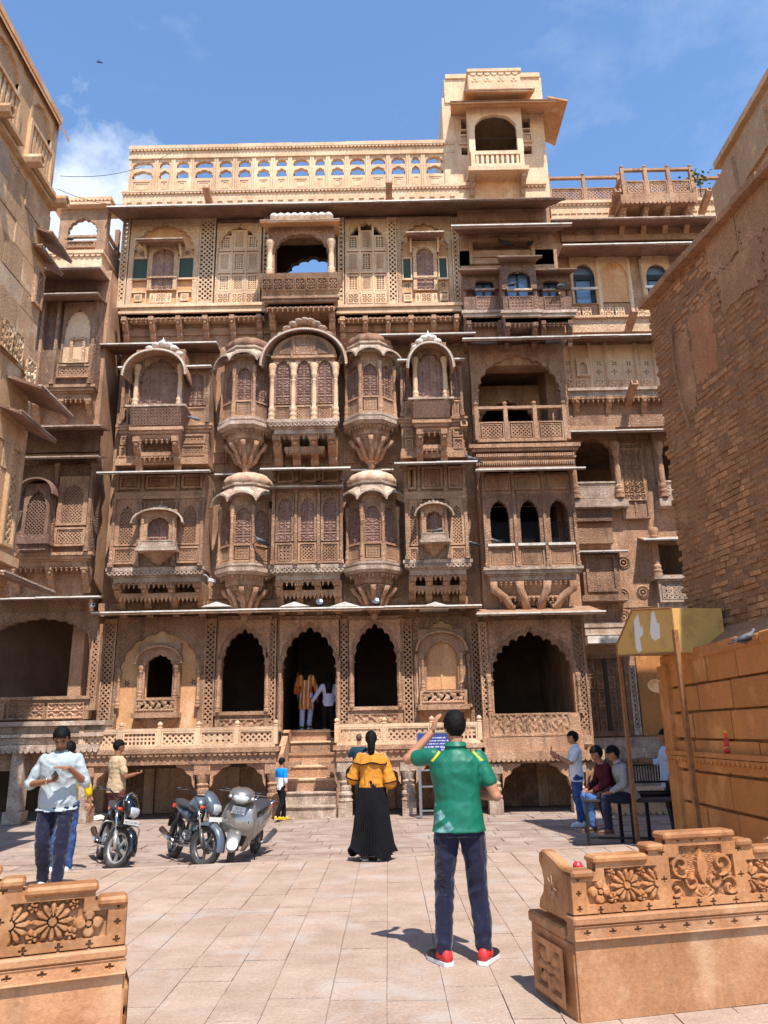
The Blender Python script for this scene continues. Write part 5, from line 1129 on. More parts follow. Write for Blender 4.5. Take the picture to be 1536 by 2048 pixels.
# ------------------------------------------------------------------ porch, balustrade, stairs
ZV = zrow(1505, 600, YP)                                     # veranda floor edge
def porch(px0, px1, n, cols, lab, kinds):
    qx = 1480; x0, x1 = RX(px0, qx, YP), RX(px1, qx, YP); pm = (px0+px1)/2; zt2, zb2, zs2 = zrow(1458 if px0 < 600 else 1448, pm, YP), zrow(1497 if px0 < 600 else 1488, pm, YP), zrow(1512 if px0 < 600 else 1503, pm, YP)
    m = MB(); m.box(x0, x1, YP-0.02, YF+0.2, zs2-0.18, zb2-0.1); m.box(x0-0.06, x1+0.06, YP-0.1, YF, zb2-0.1, zb2); scallops(m, x0, x1, zb2-0.102, YP-0.02, 0.06, 0.06)
    po = m.build('porch', 'main', hav); po['label'] = lab
    r_ = railing(po, x0+0.02, x1-0.02, zb2, zt2+0.02, YP, n, gap=False, mat='pale', pitch=0.09, kinds=kinds)
    ztop = zs2-0.18
    for px in cols:
        xx = RX(px, 1580, YP); h = ztop-GZ; m = MB(); m.box(xx-0.15, xx+0.15, YP+0.02, YP+0.32, GZ, GZ+0.3); m.lathe([(0.15,0.3),(0.17,0.34),(0.13,0.4),(0.16,0.46),(0.15,0.5),(0.12,0.54)]+[(0.13, 0.56), (0.13, h-0.52), (0.115, h-0.5), (0.15, h-0.44), (0.12, h-0.4), (0.16, h-0.3), (0.18, h-0.22)], (xx, YP+0.17, GZ), 12); m.box(xx-0.18, xx+0.18, YP, YP+0.36, ztop-0.22, ztop)
        c = m.build('column', 'grey' if px > 600 else 'main', po)
        fl = MB()
        for k in range(12): a = 2*math.pi*k/12+0.26; fl.tube([(xx+0.128*math.cos(a), YP+0.17+0.128*math.sin(a), GZ+0.6), (xx+0.128*math.cos(a), YP+0.17+0.128*math.sin(a), ztop-0.56)], 0.018, 4)
        fl.build('fluting', 'main', c, kind='stuff')
        for s in (-1, 1):
            pr = [(xx+s*0.17, ztop), (xx+s*0.6, ztop), (xx+s*0.58, ztop-0.06), (xx+s*0.42, ztop-0.1), (xx+s*0.34, ztop-0.2), (xx+s*0.24, ztop-0.26), (xx+s*0.22, ztop-0.42), (xx+s*0.17, ztop-0.5)]
            MB().prism(pr if s < 0 else pr[::-1], YP+0.06, YP+0.28).build('bracket', 'main', c)
    MB().box(x0+0.05, x1-0.05, YP+0.05, YP+0.3, ztop-0.01, ztop+0.16).build('beam', 'main', po)
    return po, x0, x1
K2 = ('diamond', 'grid', 'diamond', 'star')
pl, plx0, plx1 = porch(162, 553, 5, (168, 402, 545), 'left half of the porch with pierced railing', K2)
pr_, prx0, prx1 = porch(672, 962, 3, (690, 818), 'right half of the porch with pierced railing', K2[::-1])
# right section base: carved parapet band, two scalloped shelves, squat columns
x0, x1 = RX(970,1480,YP), RX(1165,1480,YP); m = MB()
za, zb_, zc, zd = [zrow(q, 1070, YP) for q in (1474, 1489, 1502, 1517)]
m.box(x0, x1+0.05, YP+0.25, YF, zb_, 1.9); m.box(x0-0.03, x1+0.25, YP+0.1, YF, zb_-0.02, za); scallops(m, x0, x1+0.25, zb_-0.022, YP+0.2, 0.06, 0.06); m.box(x0-0.03, x1+0.45, YP-0.06, YF, zd, zc); scallops(m, x0, x1+0.45, zd-0.002, YP+0.0, 0.05, 0.06); m.box(x0, x1+0.05, YP+0.1, YF, zd-0.1, zb_-0.02)
po = m.build('porch', 'main', hav); po['label'] = 'shelved base of the right section'
w_ = x1-x0-0.3; inst('carved_panel', relief('rp', w_, 0.5, lambda u, v: np.maximum(arab(u*2.6, v*0.6, 3)*0.8, np.where(np.abs(np.hypot((u*7 % 1)-0.5, (v-0.5)*0.7)-0.33) < 0.045, 1, 0)), 0.03, 'main', 150, 26, border=0.04), po, ((x0+x1)/2, YP+0.245, za+0.02))
for px in (992, 1160):
    xx = RX(px, 1580, YP); zt2 = zd-0.1; h = zt2-GZ; m = MB(); m.box(xx-0.15, xx+0.15, YP+0.02, YP+0.32, GZ, GZ+0.3); m.lathe([(0.15,0.3),(0.17,0.36),(0.12,0.42),(0.16,0.5),(0.13,0.56),(0.12,h-0.5),(0.15,h-0.42),(0.12,h-0.36),(0.18,h-0.2)], (xx, YP+0.17, GZ), 12); m.box(xx-0.18, xx+0.18, YP, YP+0.36, zt2-0.2, zt2); c = m.build('column', 'grey', po, smooth=False)
    for s in (-1, 1):
        pr = [(xx+s*0.17, zt2), (xx+s*0.6, zt2), (xx+s*0.56, zt2-0.06), (xx+s*0.42, zt2-0.1), (xx+s*0.34, zt2-0.22), (xx+s*0.22, zt2-0.3), (xx+s*0.17, zt2-0.5)]
        MB().prism(pr if s < 0 else pr[::-1], YP+0.06, YP+0.28).build('bracket', 'main', c)
# undercroft behind the columns
m = MB(); m.box(XL-0.3, XR, YF+0.9, YF+1.1, GZ, 1.1); 
for px in (230, 300, 470, 720, 780, 1085): xx = RX(px, 1580, YF+.9); m.box(xx-0.12, xx+0.12, YF+0.78, YF+0.9, GZ, 1.1)
m.build('undercroft_wall', 'main', hav)
for px, w_ in ((262, 0.55), (1035, 0.75), (745, 0.5)):
    xx = RX(px, 1580, YF+.8); d = MB().box(xx-w_, xx+w_, YF+0.84, YF+0.9, GZ, 1.0).build('door', 'door_wood', hav); MB().frame(xx-w_, xx-0.01, GZ, 1.0, YF+0.81, YF+0.84, 0.09).frame(xx+0.01, xx+w_, GZ, 1.0, YF+0.81, YF+0.84, 0.09).box(xx-w_+.09, xx-.1, YF+0.82, YF+0.84, 0.35, 0.45).box(xx+.1, xx+w_-.09, YF+0.82, YF+0.84, 0.35, 0.45).build('door_frame', 'door_wood', d)
# stairs
sx0, sx1 = RX(566,1560,YP), RX(672,1560,YP)
sq = [(1628, 1608), (1608, 1573), (1573, 1538), (1538, 1503), (1503, 1470)]
zz = GZ; yst = YP-0.1; nst = 7; top = 1.72
st = thing('staircase', 'worn stone staircase rising to the central doorway between the two porch halves', 'stairs', ((sx0+sx1)/2, YP, GZ), world=True)
for i in range(nst):
    h = (top-GZ)/nst; za, zb_ = GZ+h*i, GZ+h*(i+1); y0 = YP-0.12+0.29*i
    m = MB(); m.box(sx0+0.0, sx1, y0, y0+0.6, za, zb_-0.05); m.build('riser', 'main' if i > 1 else 'grey', st)
    MB().box(sx0-0.01, sx1+0.0, y0-0.035, y0+0.34, zb_-0.049, zb_).build('tread', 'pale' if i > 1 else 'grey', st, bev=0.012)
for s, xx in ((-1, sx0), (1, sx1)):
    m = MB(); a, b = (xx-0.16, xx-0.015) if s < 0 else (xx+0.005, xx+0.10); m.prism([(YP+0.1, GZ), (YF+1.2, GZ), (YF+1.2, 1.72), (YF+0.2, 1.72), (YP+0.1, 1.2)], a, b, 'x'); m.build('cheek_wall', 'main', st)
MB().box(sx0-0.1, sx1+0.1, YP-0.12+0.29*nst, YF+4.2, 1.5, 1.72).build('landing', 'interior', st)
# ------------------------------------------------------------------ left wing (older mansion standing beside the haveli)
YL = 17.8
lw = thing('carved_mansion', 'dark weathered sandstone mansion in the left corner with stacked eaves and lattice bays', 'building', (-8.2, YL, GZ), world=True)
xr, xl = RX(184,1000,YL+.4), -11.5
V_ = RECT(-40, 1232, 172, 1402, YL+.4)
m = MB(); wall_holes(m, xl, xr, GZ, RZ(150,560,YL+.5), YL+0.4, YL+0.7, [V_, (xl+1, RX(140,1580,YL+.4), GZ-1, 0.95)]); m.box(xr-0.3, xr, YL+0.7, YF+3, GZ, RZ(150,560,YL+.5)); m.build('wall', 'main', lw)
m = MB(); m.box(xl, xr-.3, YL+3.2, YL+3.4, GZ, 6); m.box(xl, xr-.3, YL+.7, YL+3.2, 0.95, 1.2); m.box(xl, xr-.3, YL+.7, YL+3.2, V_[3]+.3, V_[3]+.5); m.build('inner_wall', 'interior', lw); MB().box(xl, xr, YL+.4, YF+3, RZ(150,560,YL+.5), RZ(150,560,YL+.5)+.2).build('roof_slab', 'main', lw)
def lrect(*a): return RECT(*a)
# roof pavilion
x0, x1, z0, z1 = RECT(118, 418, 213, 500, YL+.3); m = MB(); wx = x1-x0
m.arch(x0, x1, z0, z1, YL+0.3, YL+0.42, wx*0.62, RZ(170,481,YL+.3), RZ(170,462,YL+.3), RZ(170,436,YL+.3), lobes=7, d=0.09); pv = m.build('roof_pavilion', 'main', lw)
m = MB(); m.box(x0+wx*.19, x1-wx*.19, YL+.32, YL+.4, RZ(170,473,YL+.3), RZ(170,469,YL+.3)); m.build('rail', 'main', pv)
lattice_panel(pv, x0+wx*.2, x1-wx*.2, RZ(170,497,YL+.3), RZ(170,484,YL+.3), YL+0.27, pitch=0.07, border=0.03)
for k in range(3):
    yy = YL+0.42+k*0.8; m = MB(); m.box(x1-0.12, x1, yy, yy+0.12, z0, z1); m.build('post', 'main', pv)
MB().box(x1-0.1, x1-0.02, YL+.42, YL+2.9, z0, z0+0.45).box(x1-0.1, x1-0.02, YL+.42, YL+2.9, z0+.62, z0+.7).build('side_rail', 'main', pv)
m = MB(); m.box(x0-0.2, x1+0.12, YL+0.1, YL+.75, z1, z1+0.08); scallops(m, x0-0.2, x1+0.12, z1+0.2, YL+0.2, 0.05, 0.06); m.box(x0-.2, x1+.12, YL+.14, YL+.75, z1+.2, z1+.27); m.build('roof', 'pale', pv)
m = MB(); x0, x1, z0, z1 = RECT(112, 505, 205, 531, YL+.3); m.box(x0-3, x1, YL+0.25, YL+3, z0-.2, z1-.1); m.box(x0-3, x1+.05, YL+.18, YL+3, z1-.1, z1); scallops(m, x0-.4, x1, z1-.102, YL+.25, 0.07, 0.05); m.build('parapet_band', 'pale', lw)
def le(q, p0, p1, proj, lab='eave', edge='grey', rise=0.35): return eave(lw, lab, RX(p0, q, YL), RX(p1, q, YL), RZ((max(p0,40)+p1)/2, q+3, YL+.4-proj), YL+0.4, proj, rise, 0.045, 0.22, mat='dusky', edge=edge)
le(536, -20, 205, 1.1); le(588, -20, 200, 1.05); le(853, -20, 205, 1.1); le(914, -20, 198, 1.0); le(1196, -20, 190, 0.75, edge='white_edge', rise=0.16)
for q0, q1, mt in ((548, 582, 'dusky_carved'), (862, 905, 'dusky')):
    x0, x1, z0, z1 = RECT(-10, q0, 198, q1, YL+.3); MB().box(x0, x1, YL+0.3, YL+0.4, z0, z1).box(x0, x1+.05, YL+0.24, YL+0.4, z1-.12, z1).build('frieze', mt, lw)
# upper bay
def lbay(p0, p1, q0, q1, lab, hb):
    x0, x1, z0, z1 = RECT(p0, q0, p1, q1, YL); o = MB().box(x0, x1, YL, YL+.4, z0, z1).build('bay_window', 'dusky_carved', lw); o['label'] = lab
    m = MB(); strip_moulding(m, x0, x1, z0-0.3, z0, YL, [(0.35, -0.06), (0.15, 0.0), (0.25, 0.06), (0.25, 0.1)]); m.box(x0+.06, x1-.06, YL+.06, YL+.4, z0-.3, z0); m.build('base_moulding', 'main', o); fringe(o, x0+.05, x1-.05, z0-.3, YL+.08, 0.12)
    for i in range(3): bracket(o, x0+.12+(x1-x0-.24)*i/2, z0-.3-hb, z0-.3, YL+.4, 0.36, 0.15)
    return o, x0, x1, z0, z1
o, x0, x1, z0, z1 = lbay(70, 193, 596, 772, 'upper bay of the left mansion with a pale framed niche', 0.55)
a, b, c, d = RECT(126, 625, 186, 728, YL); m = MB(); m.arch(a, b, c, d+.25, YL-.07, YL-.005, (b-a)*.86, c+.01, c+(d-c)*.6, d+.05, lobes=9, d=.06); m.build('arch_frame', 'main_carved', o); MB().box(a+.05, b-.05, YL-.03, YL-.002, c, d).build('blind_wall', 'pale', o)
a2, b2, c2, d2 = RECT(142, 678, 172, 726, YL); MB().frame(a2, b2, c2, d2, YL-.1, YL-.03, 0.07).box(a2-.03, b2+.03, YL-.12, YL-.03, c2-.05, c2).build('niche_frame', 'pale_carved', o)
lattice_panel(o, a-.05, b+.05, RZ(156,757,YL), RZ(156,731,YL), YL-.05, pitch=.07, bar=.026); pilasters(o, [x1-.05, a-.12, x0+.2], z0, z1, YL, .07)
# lower bay with hooded window
o, x0, x1, z0, z1 = lbay(28, 186, 930, 1106, 'lower bay of the left mansion with a hooded lattice window', 0.6)
a, b, c, d = RECT(118, 955, 178, 1052, YL); m = MB(); m.arch(a, b, c, d, YL-.08, YL-.005, (b-a)*.7, c+.05, c+(d-c)*.6, c+(d-c)*.82, lobes=7, d=.08); m.lattice(a+.1, b-.1, c+.05, c+(d-c)*.8, YL-.06, .04, .06, .022); m.build('pierced_screen', 'main', o); lattice_panel(o, a, b, RZ(148,1093,YL), RZ(148,1056,YL), YL-.05, pitch=.06, bar=.024); pilasters(o, [a-.07, b+.07], z0, z1, YL, .07)
a, b, c, d = RECT(46, 975, 98, 1070, YL-.35); m = MB(); m.arch(a, b, c, d+.1, YL-.35, YL-.25, (b-a)*.74, c+.02, c+(d-c)*.5, d-.08, lobes=7, d=.06); m.lattice(a+.08, b-.08, c+.02, d-.15, YL-.3, .04, .06, .02); m.box(a, a+.06, YL-.25, YL, c, d); m.box(b-.06, b, YL-.25, YL, c, d); nb = m.build('hooded_window', 'dusky', o); gable_roof(nb, (a+b)/2, (b-a)*.6, d-.22, .42, YL, .55, .04, 'dusky', beads=False); MB().box(a-.08, b+.08, YL-.42, YL, c-.22, c).box(a, b, YL-.36, YL, c-.36, c-.22).build('base_moulding', 'dusky_carved', nb)
# ground veranda
x0, x1, z0, z1 = RECT(-40, 1225, 192, 1404, YL+.3); m = MB(); m.arch(x0, x1, z0, z1, YL+.25, YL+.39, (x1-x0)*.90, z0+.01, RZ(100,1290,YL+.3), RZ(100,1236,YL+.3), lobes=13, d=.045, ogee=.03); va = m.build('veranda_arch', 'main_carved', lw)
pilaster(va, 180, 197, 1270, 1420, YL+.2, pitch=.085, mat='main'); 
x0, x1, z0, z1 = RECT(-40, 1400, 176, 1440, YL+.15); m = MB(); m.box(x0, x1, YL+.16, YL+.4, z0, z1); m.box(x0, x1+.03, YL+.08, YL+.42, z1, z1+.07); vp = m.build('parapet', 'main', lw)
for k in range(3): inst('carved_panel', relief('lvp', 0.82, 0.34, lambda u, v: scroll(v*0.5+.25, u, 1, 4, .5), .035, 'main', 44, 20, border=.03), vp, (x1-.5-k*.9, YL+.155, z0+.02))
m = MB(); a, b, c, d = RECT(-40, 1443, 200, 1500, YL); 
for i, (f0, f1, pr) in enumerate(((0, .18, .12), (.2, .42, 0), (.44, .56, .1), (.58, .82, -.03), (.84, 1, .14))): m.box(a, b+(0.03*i if i < 4 else .1), YL+.1-pr, YL+.5, c+(d-c)*f0, c+(d-c)*f1)
m.box(a, b-.1, YL+.16, YL+.4, c, d); scallops(m, a, b, c-.002, YL+.02, .06, .06); m.build('plinth', 'grey', lw)
for px in (30, 160): xx = RX(px, 1570, YL+.1); zt2 = RZ(100,1503,YL); MB().box(xx-.14, xx+.14, YL+.1, YL+.4, GZ, zt2).box(xx-.2, xx+.2, YL+.06, YL+.42, GZ, GZ+.25).build('pier', 'grey', lw)
# corner filler shaft between the wing and the haveli
MB().box(xr-.2, XL+.3, YF+2.6, YF+2.9, GZ, ZT).build('corner_wall', 'dusky', lw)
# ------------------------------------------------------------------ right wing (long mansion behind)
YX = 20.2
rw = thing('rear_mansion', 'long pale sandstone mansion behind the haveli, right side, with a pierced roof railing', 'building', (7.5, YX, GZ), world=True)
rx0, rx1 = XR-0.3, 12.5
def RR(*a): return RECT(*a, YX)
W1, W2 = RR(1146, 530, 1190, 610), RR(1292, 530, 1338, 606); A1, A2 = RR(1140, 880, 1226, 968), RR(1312, 885, 1400, 965); D1 = RR(1176, 1318, 1250, 1472)
NI = RR(1157, 728, 1172, 752); A3 = RR(1310, 1085, 1400, 1155)
m = MB(); wall_holes(m, rx0, rx1, GZ, RZ(1250,430,YX), YX, YX+.3, [W1, W2, A1, A2, A3]); m.box(rx0, rx1, YX+3, YX+3.3, GZ, RZ(1250,430,YX)); m.box(rx0, rx1, YX, YX+3.2, RZ(1250,430,YX), RZ(1250,430,YX)+.2)
for q in (670, 1010, 860, 1180): zz = RZ(1250,q,YX); m.box(rx0, rx1, YX+.3, YX+3, zz-.12, zz+.1)
m.build('wall', 'main', rw)
m = MB(); 
def re_(q, p0, p1, proj, edge='grey', mat='dusky', rise=.25): return eave(rw, 'eave', RX(p0, q, YX), RX(p1, q, YX), RZ((p0+p1)/2, q, YX-proj), YX, proj, rise, .05, .1, mat=mat, edge=edge)
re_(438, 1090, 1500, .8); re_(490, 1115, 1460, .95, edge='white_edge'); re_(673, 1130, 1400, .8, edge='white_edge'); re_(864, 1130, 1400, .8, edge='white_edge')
x0, x1, z0, z1 = RR(1100, 405, 1480, 432); m = MB(); m.box(x0, x1, YX-.1, YX+.2, z0-.3, z1); m.box(x0, x1, YX-.18, YX+.2, z1-.1, z1); scallops(m, x0, x1, z1-.1, YX-.1, .06, .05); m.build('parapet_band', 'pale', rw)
mm = MB()
for i in range(30): xc = x0+(x1-x0)*(i+.5)/30; mm.prism([(xc-.08, z0+.05), (xc-.03, z0+.12), (xc, z0+.24), (xc+.03, z0+.12), (xc+.08, z0+.05)], YX-.13, YX-.1)
mm.build('merlon_relief', 'pale', rw, kind='stuff')
railing(rw, RX(1098,380,YX), RX(1240,380,YX), RZ(1170,405,YX), RZ(1170,352,YX), YX+.05, 2, True, 'main', pitch=.08); railing(rw, RX(1390,380,YX), RX(1500,380,YX), RZ(1440,405,YX), RZ(1440,352,YX), YX+.05, 2, True, 'main', pitch=.08)
YN = YX-.7; rb = railing(rw, RX(1246,370,YN), RX(1384,370,YN), RZ(1315,394,YN), RZ(1315,338,YN), YN, 3, True, 'main', pitch=.08)
x0, x1, z0, z1 = RECT(1240, 392, 1392, 412, YN); m = MB(); m.box(x0, x1, YN-.1, YX, z0+.1, z1); scallops(m, x0, x1, z0+.1, YN-.04, .06, .06); m.build('balcony_floor', 'main', rw)
for i in range(4): bracket(rw, x0+.15+(x1-x0-.3)*i/3, z0-.6, z0+.1, YX, .6, .15)
for xx in (x0+.1, x1-.1): MB().box(xx-.05, xx+.05, YN+.06, YX+.1, z1+.6, z1+.68).box(xx-.04, xx+.04, YN+.06, YX+.1, z1, z1+.4).build('side_rail', 'main', rw)
for px, py, Y in ((1235, 410, YX), (1418, 408, YX), (1268, 650, YX), (1268, 795, YX), (928, 880, YF)): inst('rain_spout', SPOUT, rw if px > 1000 else hav, (RX(px,py,Y-.6), Y, RZ(px,py,Y-.6)+.1), rot=(-.35,0,0), scale=(1,1.2,1))
x0, x1, z0, z1 = RR(1120, 448, 1470, 484); MB().box(x0, x1, YX-.06, YX, z0, z1).box(x0, x1, YX-.12, YX, z0, z0+.2).build('frieze', 'main_carved', rw)
# storey with sash windows and blind arches
def rpil(p0, p1, q0, q1, mat='pale'): 
    a, b, c, d = RR(p0, q0, p1, q1); MB().box(a, b, YX-.08, YX, c, d).box(a+.03, b-.03, YX-.1, YX, c+.05, d-.05).build('pilaster', mat, rw)
for (a, b, c, d), bl in ((W1, 0), (W2, 0), (RR(1202, 525, 1254, 606), 1)):
    m = MB(); m.arch(a-.06, b+.06, c, d+.3, YX-.06, YX-.002, (b-a)*.98, c+.01, c+(d-c)*.66, d, lobes=9, d=.04, ogee=.03); f = m.build('arch_surround', 'pale', rw)
    if not bl:
        MB().box(a, b, YX+.16, YX+.18, c, d).build('pane', 'glass', f); MB().frame(a, b, c, d-.35, YX+.06, YX+.15, .1).box(a, b, YX+.04, YX+.15, d-.4, d-.3).build('sash', 'window_frame', f); MB().box(a-.08, b+.05, YX-.12, YX-.07, c+.45, c+.52).build('rail', 'white_edge', f)
    else: MB().box(a, b, YX-.03, YX-.002, c, d).build('blind_wall', 'honey', f)
for p in ((1193, 1201), (1256, 1263), (1283, 1291)): rpil(p[0], p[1], 520, 632)
for px in [1150+22*k for k in range(10)]:
    if px not in (1194, 1260): inst('rosette', relief('rwros', .26, .3, lambda u, v: flower(u, v, .5, .5, .48, 6), .06, 'pale', 22, 22, border=.03), rw, (RX(px, 622, YX), YX-.03, RZ(px, 636, YX)))
x0, x1, z0, z1 = RR(1128, 640, 1400, 666); MB().box(x0, x1, YX-.1, YX, z0, z1).box(x0, x1, YX-.2, YX, z1, z1+.07).build('frieze', 'pale_carved', rw)
# panel storey, its star holes painted dark
x0, x1, z0, z1 = RR(1128, 690, 1400, 786); MB().box(x0, x1, YX-.04, YX-.004, z0, z1).build('blind_wall', 'pale', rw)
for p in (1144, 1180, 1213, 1273, 1310): rpil(p-3, p+3, 688, 788)
for px in (1135, 1162, 1197, 1228, 1256, 1292):
    w_ = .28 if px not in (1228, 1256) else .36
    inst('carved_panel', relief(('rwp', w_), w_, .34, lambda u, v: np.maximum(arab(u*.6, v*.6, 4), flower(u, v, .5, .5, .4, 6)), .05, 'pale', 24, 24, border=.03), rw, (RX(px, 770, YX), YX-.05, RZ(px, 783, YX)))
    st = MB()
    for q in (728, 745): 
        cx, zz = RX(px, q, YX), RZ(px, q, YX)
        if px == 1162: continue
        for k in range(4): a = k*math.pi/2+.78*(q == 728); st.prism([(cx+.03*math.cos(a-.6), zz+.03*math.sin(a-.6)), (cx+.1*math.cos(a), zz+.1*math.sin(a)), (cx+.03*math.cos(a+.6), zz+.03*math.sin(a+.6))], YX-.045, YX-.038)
    if st.v: st.build('painted_star_hole', 'ink', rw)  # black stars paint the darkness of pierced openings
a, b, c, d = NI; MB().arch(a-.08, b+.08, c-.05, d+.12, YX-.13, YX-.03, b-a, c, c+(d-c)*.6, d, lobes=5).build('niche_frame', 'pale', rw)
x0, x1, z0, z1 = RR(1130, 790, 1400, 800); MB().box(x0, x1, YX-.3, YX, z0, z1).box(x0, x1, YX-.38, YX, z1, z1+.08).build('base_moulding', 'grey', rw); fringe(rw, x0, x1, z0, YX-.26, .14, 1.3)
for px in (1150, 1215, 1285, 1330): bracket(rw, RX(px, 820, YX), RZ(px, 838, YX), z0, YX, .3, .16)
x0, x1, z0, z1 = RR(1130, 832, 1400, 856); MB().box(x0, x1, YX-.1, YX, z0, z1).build('frieze', 'main_carved', rw)
# arcaded storey
for (a, b, c, d) in (A1, A2):
    m = MB(); m.arch(a-.1, b+.1, c-.02, d+.35, YX-.2, YX-.02, (b-a)*.96, c-.01, c+(d-c)*.55, d, lobes=9, d=.05); f = m.build('arcade_arch', 'main', rw)
    lattice_panel(f, a-.1, b+.1, c-.55, c-.02, YX-.25, 'grey', .07, .03, .05, 'star'); MB().box(a-.15, b+.2, YX-.35, YX, c-.75, c-.55).build('base_moulding', 'grey', f)
    for xx in (a-.0, b+.0): inst('column', column_mesh('rwc', d-c+.3, .1, 'main'), f, (xx, YX-.3, c-.5))
a, b, c, d = RR(1236, 890, 1290, 1040); MB().box(a, b, YX-.12, YX-.01, c, d).frame(a, b, c, d, YX-.16, YX-.12, .06).box((a+b)/2-.02, (a+b)/2+.02, YX-.15, YX-.12, c, d).build('carved_panel', 'main_carved', rw)
inst('carved_panel', relief('rwtall', .62, 1.5, lambda u, v: scroll(u, v, 2, 7, .4), .05, 'main', 34, 70, border=.04), rw, ((a+b)/2, YX-.125, c+.5))
a, b, c, d = RR(1145, 1012, 1220, 1046); MB().box(a, b, YX-.2, YX-.01, c, d).build('carved_panel', 'dusky_carved', rw)
a, b, c, d = RR(1140, 1060, 1222, 1090); MB().box(a, b, YX-.2, YX-.01, c, d).build('frieze', 'main_carved', rw)
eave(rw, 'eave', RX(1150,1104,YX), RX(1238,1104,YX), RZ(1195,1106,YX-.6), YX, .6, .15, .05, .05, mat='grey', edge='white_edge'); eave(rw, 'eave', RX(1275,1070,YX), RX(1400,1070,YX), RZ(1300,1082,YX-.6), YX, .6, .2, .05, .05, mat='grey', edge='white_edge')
a, b, c, d = RR(1160, 1112, 1232, 1196); MB().box(a, b, YX-.35, YX-.01, c, d).frame(a+.08, b-.08, c+.1, d-.05, YX-.39, YX-.35, .07).box(a-.1, b+.12, YX-.45, YX-.01, c-.15, c).build('bay_window', 'main_carved', rw)
def roundel(px, py, r, Y=YX): 
    M = Matrix.Translation((RX(px,py,Y), Y, RZ(px,py,Y))) @ Matrix.Rotation(RAD(90), 4, 'X'); m = MB(); m.lathe([(r,-.05),(r,.04),(r*.86,.06),(r*.8,.03),(r*.6,.03),(r*.56,.06),(r*.42,.06),(r*.38,.03),(r*.2,.03),(r*.16,.07),(0,.07)], n=20, M=M)
    for k in range(16): a = k*math.pi/8; m.cbox((r*.7*math.cos(a), r*.7*math.sin(a), .035), (r*.12, r*.12, .05), M)
    m.build('roundel', 'main', rw)
for px, py in ((1246, 1126), (1244, 1190), (1285, 1185), (1247, 1233)): roundel(px, py, .19)
a, b, c, d = RR(1230, 1108, 1320, 1215); MB().box(a, b, YX-.03, YX-.004, c, d).build('wall_facing', 'main', rw)
a, b, c, d = A3; lattice_panel(rw, a-.1, b, c-.7, c-.1, YX-.3, 'grey', .09, .03, .06, 'star'); MB().box(a-.2, b, YX-.4, YX, c-.1, c).box(a-.15, b, YX-.25, YX, c-.9, c-.7).build('base_moulding', 'grey', rw); inst('column', column_mesh('rwc3', 1.3, .1, 'main'), rw, (a-.05, YX-.25, c))
# door storey
for q0, q1, pr in ((1246, 1256, .15), (1260, 1272, .25), (1276, 1290, .5)): a, b, c, d = RR(1166, q0, 1262, q1); MB().box(a, b, YX-pr, YX, c, d).build('ledge', 'white_edge' if pr > .3 else 'grey', rw)
a, b, c, d = D1; dr = MB().box(a, b, YX-.06, YX-.01, c, d).frame(a-.12, b+.12, c, d+.12, YX-.14, YX-.01, .12).build('door', 'door_wood', rw)
for s, (u0, u1) in enumerate(((a, (a+b)/2-.04), ((a+b)/2+.04, b))):
    for i in range(2):
        for k in range(5): z_ = c+.1+k*(d-c-.15)/5; x_ = u0+.02+i*(u1-u0)/2; MB().frame(x_, x_+(u1-u0)/2-.03, z_, z_+(d-c-.15)/5-.04, YX-.09, YX-.06, .05).build('door_panel', 'door_wood', dr)
MB().box((a+b)/2-.04, (a+b)/2+.04, YX-.11, YX-.06, c, d).build('door_bead', 'wood_dark', dr)
m = MB(); a, b, c, d = RR(1166, 1474, 1420, 1492); m.box(a, b, YX-.7, YX, c, d); m.box(a, b+.2, YX-1.0, YX, c-.25, c); scallops(m, a, b+.2, c-.252, YX-.9, .06, .06); m.box(a, b, YX-.8, YX, GZ, c-.27); m.build('plinth', 'grey', rw)
pilaster(rw, 1262, 1276, 1330, 1470, YX-.1, pitch=.08, mat='grey')
a, b, c, d = RR(1278, 1310, 1400, 1470); MB().box(a, b, YX-.05, YX-.002, c, d).build('painted_wall', 'orange_wall', rw)
# iron railing and low stone seats beyond the bench people
m = MB(); a, b, c, d = RECT(1258, 1532, 1330, 1566, 17.5)
for i in range(14): xx = a+(b-a)*i/13; m.tube([(xx, 17.5, c), (xx, 17.5, d)], .014, 5)
m.box(a, b, 17.48, 17.52, d, d+.04); m.box(a, b, 17.48, 17.52, c, c+.04); tag(m.build('iron_railing', 'iron'), 'thin black iron railing in the passage beyond the metal bench', 'railing')
m = MB(); m.box(RX(1240,1590,17.2), 6.6, 17.3, 18.4, GZ, RZ(1290,1580,17.3)); m.box(RX(1236,1590,17.2), 6.7, 17.1, 17.6, RZ(1290,1580,17.3)-.1, RZ(1290,1576,17.3)); scallops(m, RX(1240,1630,17.2), 6.6, RZ(1290,1622,17.3), 17.3, .06, .06); tag(m.build('stone_platform', 'pale'), 'low sunlit stone platform in the passage behind the metal bench', 'platform')
